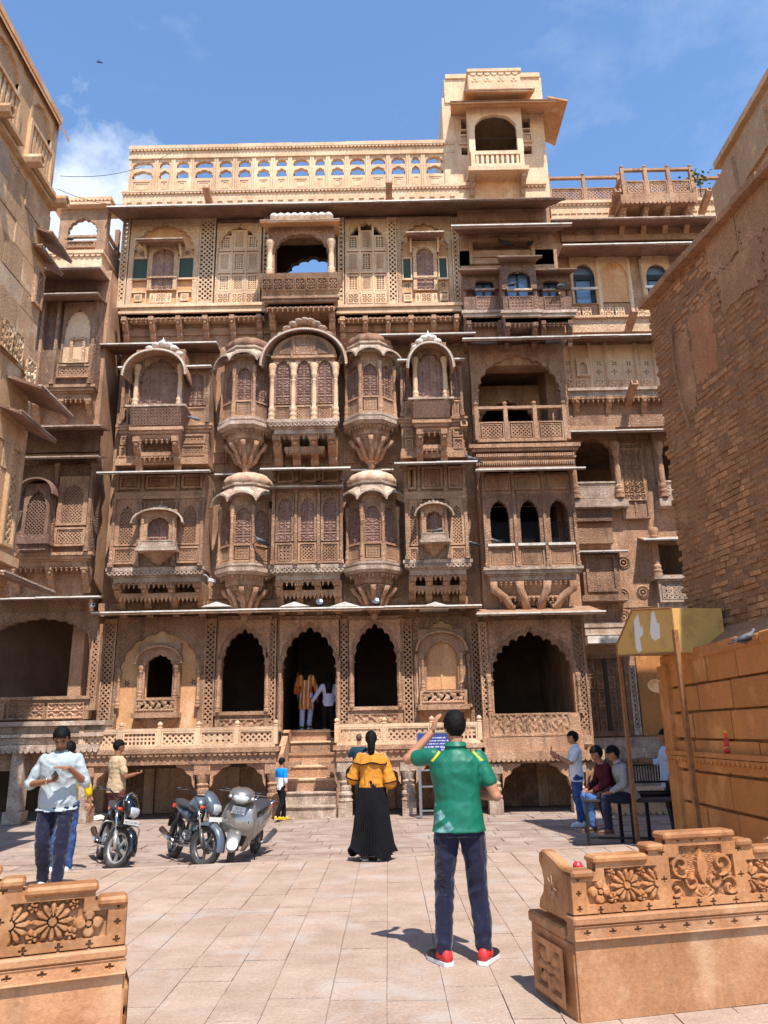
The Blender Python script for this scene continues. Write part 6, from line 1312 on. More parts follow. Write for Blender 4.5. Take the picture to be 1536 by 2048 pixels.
# ------------------------------------------------------------------ near left house: ashlar wall running away from the camera
XW = -6.0
lh = thing('ashlar_house', 'tall house of sunlit sandstone blocks running along the left edge', 'building', (XW, 12.1, 0), world=True)
MB().box(-11, XW-.04, 4, 12.1, 3.9, 13.0).box(-11, XW-.5, 4, 11.9, GZ, 3.9).build('wall', 'ashlar_rough', lh)
r = random.Random(11); z = 3.95
lib = ['ashlar', 'ashlar', 'ashlar_rough', 'ashlar_rough', 'ashlar_grey', 'ashlar_rough']; BU = {k: MB().box(-.5,.5,-.5,.5,-.5,.5).mesh('block', k, bev=0.012) for k in set(lib)}
def AX(px, py, X=XW): q = at(px, py, X=X); return q.y, q.z
openings = [(11.9-.9, 11.9-.05, 11.1, 12.7), (9.3, 10.55, 11.1, 12.7)]
while z < 11.0:
    h = r.uniform(.34, .56); y = 12.1
    while y > 8.6:
        L = r.uniform(.5, 1.2); L = min(L, y-8.4)
        inst('block', BU[r.choice(lib)], lh, (XW-.1+r.uniform(-.012,.02), y-L/2, z+h/2), scale=(.2, L-.012, h-.012), rot=(r.uniform(-.006,.006), 0, 0)); y -= L
    z += h
# top storey with arched lights
m = MB(); wall_holes(m, 0, 4.2, 10.98, 13.0, 0, .3, [(.28, 1.02, 11.55, 12.6), (1.55, 2.45, 11.55, 12.6)]); m.v = [(XW-v[1], 12.05-v[0], v[2]) for v in m.v]; MBv = m; m.build('upper_wall', 'ashlar', lh)
for u0, u1 in ((.28, 1.02), (1.55, 2.45)):
    m = MB(); m.arch(u0-.06, u1+.06, 11.9, 12.72, 0, .1, u1-u0, 11.91, 12.2, 12.55, cusp=True, lobes=5, d=.05); m.frame(u0-.08, u1+.08, 11.15, 11.95, -.05, .08, .07)
    n = 7
    for i in range(n): xx = u0+.03+(u1-u0-.06)*i/(n-1); m.box(xx-.035, xx+.035, -.02, .05, 11.22, 11.88)
    m.box(u0-.1, u1+.1, -.16, .1, 11.04, 11.12); m.v = [(XW+.02-v[1], 12.05-v[0], v[2]) for v in m.v]; m.build('arched_light', 'ashlar', lh)
    MB().box(XW-.9, XW-.8, 12.05-u1-.2, 12.05-u0+.2, 11, 12.9).build('back_wall', 'interior', lh)
m = MB(); m.box(XW-5, XW+.02, 7, 12.12, 12.88, 13.0); m.add([(XW,7,12.8),(XW+.1,7,12.62),(XW+.1,12.3,12.62),(XW,12.1,12.8),(XW,7,12.86),(XW+.1,7,12.68),(XW+.1,12.3,12.68),(XW,12.1,12.86)], [(3,2,1,0),(4,5,6,7),(0,1,5,4),(1,2,6,5),(2,3,7,6),(3,0,4,7)]); m.build('roof_eave', 'honey', lh)
m = MB(); m.box(XW-.02, XW+.1, 7, 12.12, 10.94, 11.0); m.build('ledge', 'ashlar', lh)
for yy in (12.0, 10.95, 9.85): m = MB(); m.lathe([(.11,0),(.11,.34),(.07,.34),(.07,.3)], n=8, M=Matrix.Translation((XW, yy, 11.05)) @ Matrix.Rotation(RAD(90), 4, 'Y')); m.build('beam_end', 'ashlar', lh)
def on_wall(px0, py0, px1, py1, X=XW): ya, za = AX(px0, (py0+py1)/2, X); yb, zb = AX(px1, (py0+py1)/2, X); zt = AX((px0+px1)/2, py0, X)[1]; zb = AX((px0+px1)/2, py1, X)[1]; return min(ya, yb), max(ya, yb), zb, zt
def wall_lattice(y0, y1, z0, z1, kind, name, mat='main'):
    m = MB(); m.frame(0, y1-y0, z0, z1, -.05, .06, .05); m.lattice(.05, y1-y0-.05, z0+.05, z1-.05, -.01, .05, .1, .03, kind); m.box(0, y1-y0, .05, .08, z0, z1); m.v = [(XW+.02-v[1], y1-v[0], v[2]) for v in m.v]; return m.build(name, mat, lh)
wall_lattice(11.75, 12.05, 8.85, 9.55, 'diamond', 'lattice_window')
for k, yy in enumerate((11.05, 11.42)): m = MB(); inst('carved_panel', relief('lhp', .33, .5, lambda u, v: np.maximum(arab(u*.7, v*.9, 6), flower(u, v, .5, .5, .4, 5)), .05, 'ashlar', 24, 30, border=.03), lh, (XW+.03, yy, 7.55), rz=RAD(90))
inst('carved_panel', relief('lhp2', .36, .45, lambda u, v: arab(u*.7, v*.9, 9), .05, 'pale', 24, 28, border=.04), lh, (XW+.06, 11.86, 7.35), rz=RAD(90))
def side_eave(y0, y1, z, pr, drop, nm='side_eave'):
    m = MB(); m.add([(XW-.1,y0,z),(XW+pr,y0-.1,z-drop),(XW+pr,y1+.1,z-drop),(XW-.1,y1,z),(XW-.1,y0,z+.05),(XW+pr,y0-.1,z-drop+.05),(XW+pr,y1+.1,z-drop+.05),(XW-.1,y1,z+.05)], [(3,2,1,0),(4,5,6,7),(0,1,5,4),(1,2,6,5),(2,3,7,6),(3,0,4,7)]); e = m.build(nm, 'dusky', lh); MB().box(XW+pr-.06, XW+pr+.015, y0-.1, y1+.1, z-drop+.052, z-drop+.075).build('eave_lip', 'grey', e); return e
# carved porch of the house turning the far corner, its eaves seen from below
MB().box(XW-1.5, XW-.3, 12.1, 12.8, 3.9, 7.4).build('corner_block', 'main', lh)
side_eave(11.3, 12.35, 7.25, .62, .3); side_eave(11.2, 12.3, 6.7, .4, .22); side_eave(11.7, 12.4, 10.3, .3, .22); side_eave(11.6, 12.3, 9.9, .2, .16)
wall_lattice(11.62, 12.0, 4.55, 6.2, 'diamond', 'lattice_window', 'ashlar'); side_eave(11.2, 12.8, 4.1, .42, .16)
MB().box(XW-.02, XW+.14, 9, 12.1, 4.25, 4.4).build('ledge', 'ashlar', lh)
MB().box(XW-.4, XW-.1, 11.7, 12.0, GZ, 3.9).build('corner_post', 'honey', lh)
# ------------------------------------------------------------------ near right: brick house above an orange wall
bh = thing('brick_house', 'eroded brown brick house wall rising on the right in shade', 'building', (4.6, 11.8, 0), rz=-RAD(80.8))
ZB0, ZB1 = 2.75, 8.6
m = MB(); m.box(0.0, 9, .035, 5, ZB0-.6, ZB1-.02); m.build('wall', 'mortar', bh)
r = random.Random(5); bricks = []; z = ZB0
patches = [(1.0, 1.75, 6.5, 7.7), (.55, .95, 6.2, 7.6), (1.9, 4.5, 7.4, 8.75), (2.6, 3.4, 6.9, 7.5)]
while z < ZB1-.02:
    h = r.uniform(.062, .082); u = -r.uniform(0.0, .12)
    while u < 5.2:
        L = r.uniform(.09, .27); cu, cz = u+L/2, z+h/2
        if not any(a < cu < b and c < cz < d for a, b, c, d in patches) and r.random() < .9: bricks.append((u, L, z, h, r.uniform(-.004, .03)))
        u += L+.012
    z += h+.012
bricks.sort(key=lambda q: q[0]*0.0-abs(q[0]-1.2)); bricks = bricks[::-1]
BK = MB().box(-.5,.5,-.5,.5,-.5,.5).mesh('brick', 'brick', bev=.06)
for u, L, z, h, p in bricks[:298]: inst('brick', BK, bh, (u+L/2, .085-p, z+h/2), scale=(L, .1, h), rot=(r.uniform(-.05,.05), r.uniform(-.05,.05), r.uniform(-.06,.06)))
m = MB()
for u, L, z, h, p in bricks[298:]:
    M = Matrix.Translation((u+L/2, .085-p, z+h/2)) @ Matrix.Rotation(r.uniform(-.06,.06), 4, 'Y') @ Matrix.Rotation(r.uniform(-.06,.06), 4, 'Z'); b = .014
    x_, y_, z_ = L/2, .05, h/2; m.add([(-x_,-y_+b,-z_),(x_,-y_+b,-z_),(x_,-y_+b,z_),(-x_,-y_+b,z_),(-x_+b,-y_,-z_+b),(x_-b,-y_,-z_+b),(x_-b,-y_,z_-b),(-x_+b,-y_,z_-b)], [(4,5,6,7),(0,1,5,4),(1,2,6,5),(2,3,7,6),(3,0,4,7)], M); m.add([(-x_,-y_+b,-z_),(x_,-y_+b,-z_),(x_,-y_+b,z_),(-x_,-y_+b,z_),(-x_,y_,-z_),(x_,y_,-z_),(x_,y_,z_),(-x_,y_,z_)], [(0,4,5,1),(1,5,6,2),(2,6,7,3),(3,7,4,0)], M)
m.build('brickwork', 'brick', bh, kind='stuff')
def rough_patch(a, b, c, d, p, mat, seed):
    rr = random.Random(seed); n = 28; pts = []
    for (x0_, z0_, x1_, z1_) in ((a,c,b,c),(b,c,b,d),(b,d,a,d),(a,d,a,c)):
        for i in range(n//2): t = i/(n/2); pts.append((x0_+(x1_-x0_)*t+rr.uniform(-.05,.05), z0_+(z1_-z0_)*t+rr.uniform(-.05,.05)))
    MB().prism(pts, .035-p, .06).build('plaster_patch', mat, bh)
rough_patch(1.02, 1.62, 6.6, 7.75, .012, 'plaster_warm', 1); rough_patch(.58, .98, 6.25, 7.6, .022, 'plaster_old', 2)
for k, (a, b, c, d) in enumerate(((1.75, 2.5, 7.95, 8.7), (2.52, 3.3, 7.9, 8.72), (1.9, 2.9, 7.3, 7.92), (2.95, 4.2, 7.2, 7.88), (3.35, 4.6, 7.95, 8.7))): rough_patch(a, b, c, d, .026, 'plaster_old', 10+k)
m = MB(); u = -.1
while u < 6:
    L = r.uniform(.3, .7); m = MB().box(u, u+L-.01, -.12+r.uniform(-.02,.02), .5, ZB1-.06, ZB1+r.uniform(.02,.07)); m.build('coping_stone', 'plaster_old', bh); u += L
MB().tube([(.62, -.04, 7.75), (.6, -.05, 7.0), (.72, -.05, 6.3), (.78, -.04, 5.95)], .022, 6).build('drain_pipe', 'mortar', bh)
m = MB(); m.prism([(0.0, 2.2), (0.0, 2.95), (-.35, 2.72), (-.42, 2.2)], 0, 6, 'x'); m.build('plaster_skirt', 'plaster_old', bh)
# tall house further back on the right
th_ = thing('terrace_house', 'plain tall sandstone house rising behind the brick wall at the right edge', 'building', (7.5, 13, GZ), world=True)
m = MB(); m.box(7.5, 13, 9, 14.2, GZ, 13.35); m.build('wall', 'ashlar_rough', th_); m = MB(); m.box(7.38, 13, 9, 14.3, 13.35, 13.5); m.build('coping', 'ashlar', th_)
for k in range(4): MB().box(7.42, 7.5, 9.4+k*1.4, 10.4+k*1.4, 12.2, 13.1).build('panel', 'ashlar_rough', th_)
# orange wall
XO = 4.22
ow = thing('orange_wall', 'orange painted stone block wall with a scalloped ledge under the brick house', 'wall', (XO, 12, GZ), world=True)
MB().box(XO+.03, XO+1.2, 5, 12.0, GZ, 2.5).build('wall_core', 'orange_joint', ow)
z = GZ+.02; r = random.Random(21); OB = MB().box(-.5,.5,-.5,.5,-.5,.5).mesh('block', 'orange_wall', bev=.02); zl = 1.12; row = 0
hs = [.33, .4, .42, .42, .36, .36, .34]
for h in hs:
    y = 12.0+(.0 if row % 2 else .3)
    while y > 6.4:
        L = r.uniform(.85, 1.35); y1 = min(y, 12.0)
        if y1-(y-L) > .1: inst('block', OB, ow, (XO+.06+r.uniform(-.008,.008), (y1+y-L)/2, z+h/2), scale=(.2, y1-(y-L)-r.uniform(.02,.05), h-r.uniform(.025,.05)))
        y -= L
    z += h; row += 1
zo = at(1340, 1502, X=XO).z; m = MB(); m.box(XO-.12, XO+.1, 6.4, 12.04, zo-.04, zo+.02); m.box(XO-.07, XO+.1, 6.4, 12.02, zo-.2, zo-.04)
s_ = MB(); scallops(s_, 0, 5.6, zo-.05, .02, .06, .05); m.add([(XO-.09+v[1], 12.0-v[0], v[2]) for v in s_.v], s_.f); m.build('ledge', 'orange_wall', ow)
yc = 12.0
while yc > 6.5: L = r.uniform(.45, .8); MB().box(XO-.06, XO+.35, yc-L+.012, yc, 2.49, 2.64+r.uniform(-.02,.02)).build('coping_stone', 'orange_wall', ow, bev=.02); yc -= L
MB().box(XO-.1, XO+.02, 11.7, 12.05, GZ, 2.5).build('corner_pier', 'orange_wall', ow)
# plant on the far roof
pl_ = thing('roof_plant', 'small green leafy plant growing at the roof edge, right', 'plant', at(1402, 392, Y=19.5)); r = random.Random(2)
MB().tube([(0,0,0),(.02,0,.3),(.05,0,.6)], .02, 5).build('stem', 'bark', pl_)
m = MB()
for i in range(60):
    p = Vector((r.gauss(0,.14), r.gauss(0,.14), .35+r.uniform(0,.45))); d = Vector((r.uniform(-1,1), r.uniform(-1,1), r.uniform(-.5,.6))).normalized()*.13; n = d.cross(Vector((r.uniform(-1,1),r.uniform(-1,1),1))).normalized()*.04
    m.add([p, p+d*.5+n, p+d, p+d*.5-n], [(0,1,2,3)])
m.build('foliage', 'leaf', pl_, kind='stuff')
# ------------------------------------------------------------------ carved stone benches
BL = 1.78
STEPS = [(0.0, .165, .80), (.165, .53, .875), (.53, .65, .925), (.65, BL-.65, .985), (BL-.65, BL-.53, .925), (BL-.53, BL-.165, .875), (BL-.165, BL, .80)]
def top_at(s): 
    for a, b, z in STEPS:
        if a <= s <= b: return z
    return .8
def bench_h(s, z):
    m = np.minimum(s, BL-s); h = np.zeros_like(s)
    p1 = (m > .10) & (m < .575) & (z > .605) & (z < np.where(m < .225, .735, .80)); p2 = (m > .665) & (z > .605) & (z < np.where(m < .74, .84, .90))
    h = np.where(p1 | p2, -.034, h)
    fl = np.zeros_like(s)
    for cx, cz, r_, n in ((.19, .675, .075, 4), (.37, .70, .105, 12), (.575, .70, .105, 12), (.275, .635, .035, 5), (.465, .635, .035, 5), (.27, .775, .03, 5), (.47, .775, .03, 5)): fl = np.maximum(fl, flower(m, z, cx, cz, r_, n))
    h = np.where(p1, -.034+.036*fl, h)
    c = BL/2; d = np.abs(s-c); sp = np.zeros_like(s)
    stem = lambda x0, z0, r0, t, hd: spiral(d, z, x0, z0, r0, t, hd)
    sp = np.maximum(sp, stem(.185, .655, .06, 1.3, 1)); sp = np.maximum(sp, stem(.14, .79, .07, 1.2, -1)); sp = np.maximum(sp, stem(.075, .70, .05, 1.0, 1))
    sp = np.maximum(sp, np.clip(1-np.abs(np.hypot((s-c)*1.0, (z-.60))-.065)/.02, 0, 1)*(z > .6)); sp = np.maximum(sp, np.where((np.hypot((s-c), z-.60) < .075), .6+.4*np.abs(np.cos(6*np.arctan2(z-.6, s-c))), 0))
    leaf = np.where((np.abs(s-c) < .035*np.sin(np.clip((z-.68)/.2, 0, 1)*math.pi)**.7) & (z > .68) & (z < .88), 1.0, 0); sp = np.maximum(sp, leaf)
    ns = np.sin(s*311+np.sin(z*197)*2)*np.sin(z*287+np.sin(s*173)*2)*.006
    h = np.where(p2, -.03+.032*sp+np.where(sp < .1, ns, 0), h)
    for x0, x1, z0, z1 in ((.085, .59, .592, None), (.65, 9, .592, None)): pass
    for cx, cz in ((.045, .76), (.045, .67), (.045, .585), (.2, .855), (.32, .848), (.46, .848), (.62, .72), (.62, .87), (.18, .578), (.33, .578), (.5, .578), (.68, .578), (.84, .578), (.74, .945), (.84, .945)):
        dx, dz = np.abs(m-cx), np.abs(z-cz); h = np.where(((dx < .018) & (dz < .005)) | ((dz < .018) & (dx < .005)), -.022, h)
    return h
nx, nz = 330, 84; us = np.linspace(0, BL, nx+1); zs_ = np.linspace(.56, .96, nz+1); U, V = np.meshgrid(us, zs_); HH = bench_h(U, V)
vs = [(float(a), -float(c), float(b)) for a, b, c in zip(U.ravel(), V.ravel(), HH.ravel())]; fs = []
for j in range(nz):
    zc = (zs_[j]+zs_[j+1])/2
    for i in range(nx):
        if zc < top_at((us[i]+us[i+1])/2)-.01: k = j*(nx+1)+i; fs.append((k, k+1, k+nx+2, k+nx+1))
BACK = MB().add(vs, fs).mesh('carved_back', 'bench_stone', smooth=True, ang=35)
ENDREL = relief('bend', .46, .32, lambda u, v: np.maximum(flower(u, v, .5, .5, .45, 8), 0)*.9, .03, 'bench_stone', 40, 32, border=.05, bh=1.0)
def stone_bench(label, loc, rz, arms=(-1, 1)):
    b = thing('stone_bench', label, 'bench', loc, rz, 'carved stone benches in the foreground')
    D = .66
    poly = [(0, .56)]+[p for a, e, z in STEPS for p in ((a, z-.012), (e, z-.012))]+[(BL, .56)]
    MB().prism(poly, .04, .11).build('backrest', 'bench_stone', b)
    inst('carved_back', BACK, b, (0, 0.0, 0)); MB().box(0, .004, -.0, .05, .56, .79).build('back_edge', 'bench_stone', b); MB().box(BL-.004, BL, 0, .05, .56, .79).build('back_edge', 'bench_stone', b)
    for a, e, z in STEPS:
        w0 = .0 if a == 0 else -.012; w1 = .0 if e == BL else .012
        if z < top_at(a-.01) and a > 0: w0 = .014
        if z < top_at(e+.01) and e < BL: w1 = -.014
        MB().box(a+w0, e+w1, -.022, .125, z-.045, z).build('coping', 'bench_stone', b, bev=.014)
    m = MB().box(-.012, BL+.012, -.03, .10, .5, .552).build('moulding', 'bench_worn', b, bev=.012)
    cr_ = relief('bmould', BL+.02, .075, lambda u, v: np.where(((np.abs((u*11 % 1)-.5) < .11) & (np.abs(v-.5) < .07)) | ((np.abs((u*11 % 1)-.5) < .03) & (np.abs(v-.5) < .25)), 0, np.where((v < .1) | (v > .92), 1.0, .75)), .028, 'bench_worn', 220, 20)
    inst('moulding_band', cr_, b, (BL/2, -.0, .425)); MB().box(-.0, BL, .0, .1, .425, .5).build('moulding_core', 'bench_worn', b)
    MB().box(.0, BL, .006, .5, 0, .425).build('base', 'bench_worn', b)
    MB().box(-.02, BL+.02, .12, D, .40, .47).build('seat', 'bench_stone', b, bev=.012)
    for x_, rr in ((0, -1), (BL, 1)):
        MB().box(x_-.06 if rr > 0 else x_-.012, x_+.012 if rr > 0 else x_+.06, .02, D-.04, .0, .40).build('end_panel', 'bench_stone', b)
        inst('carved_panel', ENDREL, b, (x_+rr*.012, .33, .04), rz=RAD(90)*rr)
        if rr not in arms: continue
        pts = [(.1, .5), (.1, .79), (.22, .83), (.34, .86), (.42, .87), (.47, .845), (.48, .79), (.44, .74), (.42, .68), (.44, .62), (.5, .57), (.53, .5)]
        MB().prism(pts, x_+.005 if rr < 0 else x_-.085, x_+.085 if rr < 0 else x_-.005, 'x').build('arm_rest', 'bench_stone', b, bev=.012)
        st = MB()
        for k in range(8): a = k*math.pi/4; st.prism([(.27+.02*math.cos(a-.6), .66+.02*math.sin(a-.6)), (.27+.075*math.cos(a), .66+.075*math.sin(a)), (.27+.02*math.cos(a+.6), .66+.02*math.sin(a+.6))], x_-.008 if rr < 0 else x_-.006, x_+.006 if rr < 0 else x_+.008, 'x')
        st.build('star_relief', 'bench_worn', b)
    return b
rb_ = stone_bench('carved orange stone bench at the right front with a red cap on its seat', (1.07, 5.05, 0), RAD(13))
c_, s_ = math.cos(RAD(22)), math.sin(RAD(22))
stone_bench('carved orange stone bench at the lower left corner', (-1.43-BL*c_, 4.60-BL*s_, 0), RAD(22), (-1,))
p = at(1155, 1733, Z=.47+.02); m = MB().lathe([(.033,0),(.034,.03),(.028,.05),(.028,.075),(.02,.08)], n=16); cap = tag(m.build('bottle_cap', 'red_plastic', loc=(1.23, 5.5, .47), smooth=True, ang=40), 'small red plastic cap lying on the right bench seat', 'cap')
cap.location = (at(1156, 1735, Y=5.42).x, 5.42, .47); cap.scale = (1.15, 1.15, 4.05)
# ------------------------------------------------------------------ yellow kiosk hood on two posts
A, B = Vector((3.62, 12.3, 0)), Vector((3.92, 10.6, 0)); d = (B-A); LAB = d.length
ks = thing('kiosk_hood', 'dented yellow sheet-metal hood with peeled white patches on two thin posts', 'kiosk', (A.x, A.y, GZ), rz=math.atan2(d.y, d.x))
za, zb_, zt2 = [at(1246, q, Y=12.3).z-GZ for q in (1312, 1290, 1226)]; zB0, zB1 = at(1352, 1302, Y=10.6).z-GZ, at(1340, 1216, Y=10.6).z-GZ
prof = [(0, za), (0, zb_), (.62, (zt2+zB1)/2+.05), (LAB, zB1), (LAB, zB0-.02)]
MB().prism(prof, 0, .75).build('hood', 'yellow_metal', ks)
def flake(pts): MB().prism(pts, -.006, .0).build('peeled_patch', 'white_flake', ks)
zm = (za+zB1)/2
flake([(.62, zm-.18), (.64, zm+.22), (.78, zm+.3), (.82, zm+.08), (.88, zm+.12), (.86, zm-.02), (.76, zm-.05), (.78, zm-.24), (.68, zm-.26)]); flake([(1.08, zm-.02), (1.18, zm+.26), (1.26, zm+.28), (1.3, zm+.1), (1.36, zm+.08), (1.34, zm-.12), (1.2, zm-.14), (1.12, zm-.1)])
m = MB()
for i in range(len(prof)): a, b = prof[i], prof[(i+1) % 5]; m.tube([(a[0], -.008, a[1]), (b[0], -.008, b[1])], .014, 5)
m.build('hood_rim', 'rust_post', ks)
MB().box(-.03, .02, .0, .05, .0, za+.02).build('post', 'rust_post', ks); MB().box(LAB-.03, LAB+.03, -.02, .04, .0, zB1-.3).build('post', 'rust_post', ks)
# ------------------------------------------------------------------ metal bench and table in the shade
mb_ = thing('metal_bench', 'long black metal bench in the shade of the orange wall', 'bench', (3.0, 12.75, GZ), rz=RAD(-12))
MB().box(0, 1.55, 0, .42, .655, .70).build('seat', 'wood_dark', mb_, bev=.008)
for x_ in (.03, .72, 1.5):
    for y_ in (.03, .39): MB().box(x_-.02, x_+.02, y_-.02, y_+.02, 0, .655).build('leg', 'iron', mb_)
    MB().box(x_-.015, x_+.015, .05, .37, .13, .16).build('cross_bar', 'iron', mb_)
MB().box(.05, 1.48, .03, .06, .13, .16).build('foot_rail', 'iron', mb_)
tb = thing('metal_table', 'dark table behind the seated men against the orange wall', 'table', (3.62, 13.2, GZ)); MB().box(0, 1.3, 0, .6, .62, .68).build('table_top', 'wood_dark', tb)
for x_ in (.06, .5, 1.24): MB().box(x_-.025, x_+.025, .03, .08, 0, .62).build('leg', 'iron', tb)
MB().frame(.15, .9, .74, .92, .1, .14, .03).box(.15, .9, .1, .4, .70, .73).build('tray', 'black_plastic', tb)
# ------------------------------------------------------------------ blue notice board on a steel frame
sg = thing('notice_board', 'blue board with rows of white lettering on a steel frame beside the stairs', 'sign', (.62, 17.35, GZ)); h0, h1 = at(835,1512,Y=17.35).z-GZ, at(835,1467,Y=17.35).z-GZ; wS = .92
MB().box(0, wS, -.02, .0, h0, h1).build('board', 'board_blue', sg); MB().frame(-.02, wS+.02, h0-.02, h1+.02, -.028, .008, .025).build('frame', 'steel', sg)
for x_ in (.03, wS-.03): MB().box(x_-.03, x_+.03, .005, .06, 0, h1).build('post', 'steel', sg)
for z_ in (.14, .62, .95): MB().box(.06, wS-.06, .015, .045, z_, z_+.035).build('cross_bar', 'steel', sg)
def text_mesh(s, size, mat, name='lettering', spacing=1.0, bold=0.0):
    cu = bpy.data.curves.new(name, 'FONT'); cu.body = s; cu.size = size; cu.align_x = 'CENTER'; cu.space_character = spacing; cu.resolution_u = 2; cu.offset = bold
    o = bpy.data.objects.new(name, cu); COL.objects.link(o); dg = bpy.context.evaluated_depsgraph_get(); dg.update(); me = bpy.data.meshes.new_from_object(o.evaluated_get(dg)); bpy.data.objects.remove(o); bpy.data.curves.remove(cu)
    me.name = name; me.materials.clear(); me.materials.append(MATS[mat]); return me
# the board's words are too small to read in the photograph: rows of word-length strokes
r = random.Random(4); rows = MB()
for k in range(5):
    zz = h1-.11-k*.062; x_ = .06 if k else .3
    while x_ < (wS-.08 if k not in (0, 4) else (wS-.3 if k == 0 else .4)):
        w_ = r.uniform(.03, .11); q = x_
        while q < x_+w_: rows.box(q, q+r.uniform(.006, .012), -.0225, -.0205, zz+r.uniform(0, .006), zz+r.uniform(.02, .03)); q += .015
        x_ += w_+.022
for k in range(3):
    zz = h0+.15-k*.045
    for q in range(14): rows.box(wS-.42+q*.022, wS-.42+q*.022+.012, -.0225, -.0205, zz, zz+.024)
rows.build('lettering', 'board_text', sg, kind='stuff')
# ------------------------------------------------------------------ small things on the walls
def pigeon(label, px, py, Y, rz=0.0, s=1.0, perch=True, mat='pigeon', off=0):
    p = at(px, py, Y=Y); b = thing('pigeon', label, 'pigeon', p, rz, 'pigeons on the ledges')
    m = MB(); m.loft([((-.13*s,0,.055*s),(0,.012*s,0),(0,0,.008*s)),((-.08*s,0,.07*s),(0,.035*s,0),(0,0,.03*s)),((0,0,.09*s),(0,.06*s,0),(0,0,.06*s)),((.07*s,0,.115*s),(0,.05*s,0),(0,0,.055*s)),((.11*s,0,.16*s),(0,.028*s,0),(0,0,.03*s)),((.125*s,0,.19*s),(0,.03*s,0),(0,0,.028*s)),((.16*s,0,.195*s),(0,.006*s,0),(0,0,.006*s))], 10); m.build('body', mat, b, smooth=True)
    m = MB(); m.loft([((-.22*s,0,.03*s),(0,.03*s,0),(0,0,.005)),((-.1*s,0,.06*s),(0,.025*s,0),(0,0,.015*s))], 6); m.build('tail', 'pigeon_dark', b)
    for q in (-1, 1): MB().loft([((-.14*s,q*.05*s,.065*s),(0,.006*s,0),(0,0,.02*s)),((-.02*s,q*.06*s,.09*s),(0,.012*s,0),(0,0,.04*s)),((.06*s,q*.045*s,.1*s),(0,.008*s,0),(0,0,.02*s))], 6).build('wing', 'pigeon_dark', b, smooth=True)
    for q in (-1, 1): MB().tube([(.01*s, q*.02*s, .05*s), (.02*s, q*.02*s, 0)], .005*s, 4).build('leg', 'scarlet', b)
    return b
pigeon('pigeon perched on the lattice of the lower left octagonal bay', 522, 1092, YB-.1, RAD(200), 1.2); pigeon('pigeon on the sill of the right hooded niche', 875, 1071, YB-.25, RAD(15), 1.1)
pigeon('pigeon on the sill of the three-arched bay', 989, 1092, YR-.55, RAD(170), 1.2); pigeon('pigeon sheltering above the loggia eave', 945, 928, YR-.5, RAD(190), 1.2); pigeon('pigeon on the small ledge left of the three-arched bay', 945, 1096, YB, RAD(160), 1.1)
pigeon('dark pigeon in the broken window left of the tower jharokha', 1010, 494, YR-.05, RAD(180), 1.2, mat='pigeon_dark'); pigeon('dark pigeon in the broken window at its right end', 1060, 493, YR-.05, RAD(100), 1.0, mat='pigeon_dark')
pigeon('pigeon on the wing sill of the tower jharokha', 1122, 580, YJ-.12, RAD(20), 1.1); pigeon('pigeon standing on the middle sill of the tower jharokha', 1026, 574, YJ-.5, RAD(10), .8, mat='pigeon_dark')
pigeon('pigeon resting on the plaster slope above the orange wall', 1492, 1292, 8.6, RAD(10), .9); pigeon('pigeon on the pavilion sill of the left mansion', 142, 482, YL-.3, RAD(20), .7, mat='pigeon_dark')
# pigeon in flight in front of the left bay
p = at(388, 836, Y=16.9); fb = thing('flying_pigeon', 'blue-grey pigeon flying in front of the left hooded balcony', 'pigeon', p, rot=(RAD(25), RAD(20), RAD(10))); MB().loft([((-.14,0,0),(0,.02,0),(0,0,.006)),((-.05,0,0),(0,.05,0),(0,0,.04)),((.06,0,0),(0,.05,0),(0,0,.045)),((.13,0,.01),(0,.02,0),(0,0,.025)),((.16,0,.01),(0,.004,0),(0,0,.004))], 10).build('body', 'pigeon', fb, smooth=True)
for q in (-1, 1): MB().prism([(.07, 0), (-.05, 0), (-.12, q*.2), (-.08, q*.3), (.0, q*.26), (.08, q*.12)][::q], -.006, .012, 'z').build('wing', 'pigeon', fb)
MB().prism([(-.1, -.03), (-.1, .03), (-.24, .07), (-.24, -.07)], -.004, .004, 'z').build('tail', 'pigeon_dark', fb)
p = at(199, 124, Y=95); sb = thing('soaring_bird', 'dark bird soaring high in the blue sky', 'bird', p, rot=(RAD(-12), RAD(12), 0)); MB().loft([((0,.2,0),(.03,0,0),(0,0,.03)),((0,0,0),(.09,0,0),(0,0,.08)),((0,-.25,0),(.04,0,0),(0,0,.03)),((0,-.4,0),(.1,0,0),(0,0,.01))], 8).build('body', 'pigeon_dark', sb)
for q in (-1, 1): MB().prism([(0, .12), (q*.3, .2), (q*.62, .1), (q*.3, -.04), (0, -.1)], .02, .05, 'z').build('wing', 'pigeon_dark', sb)
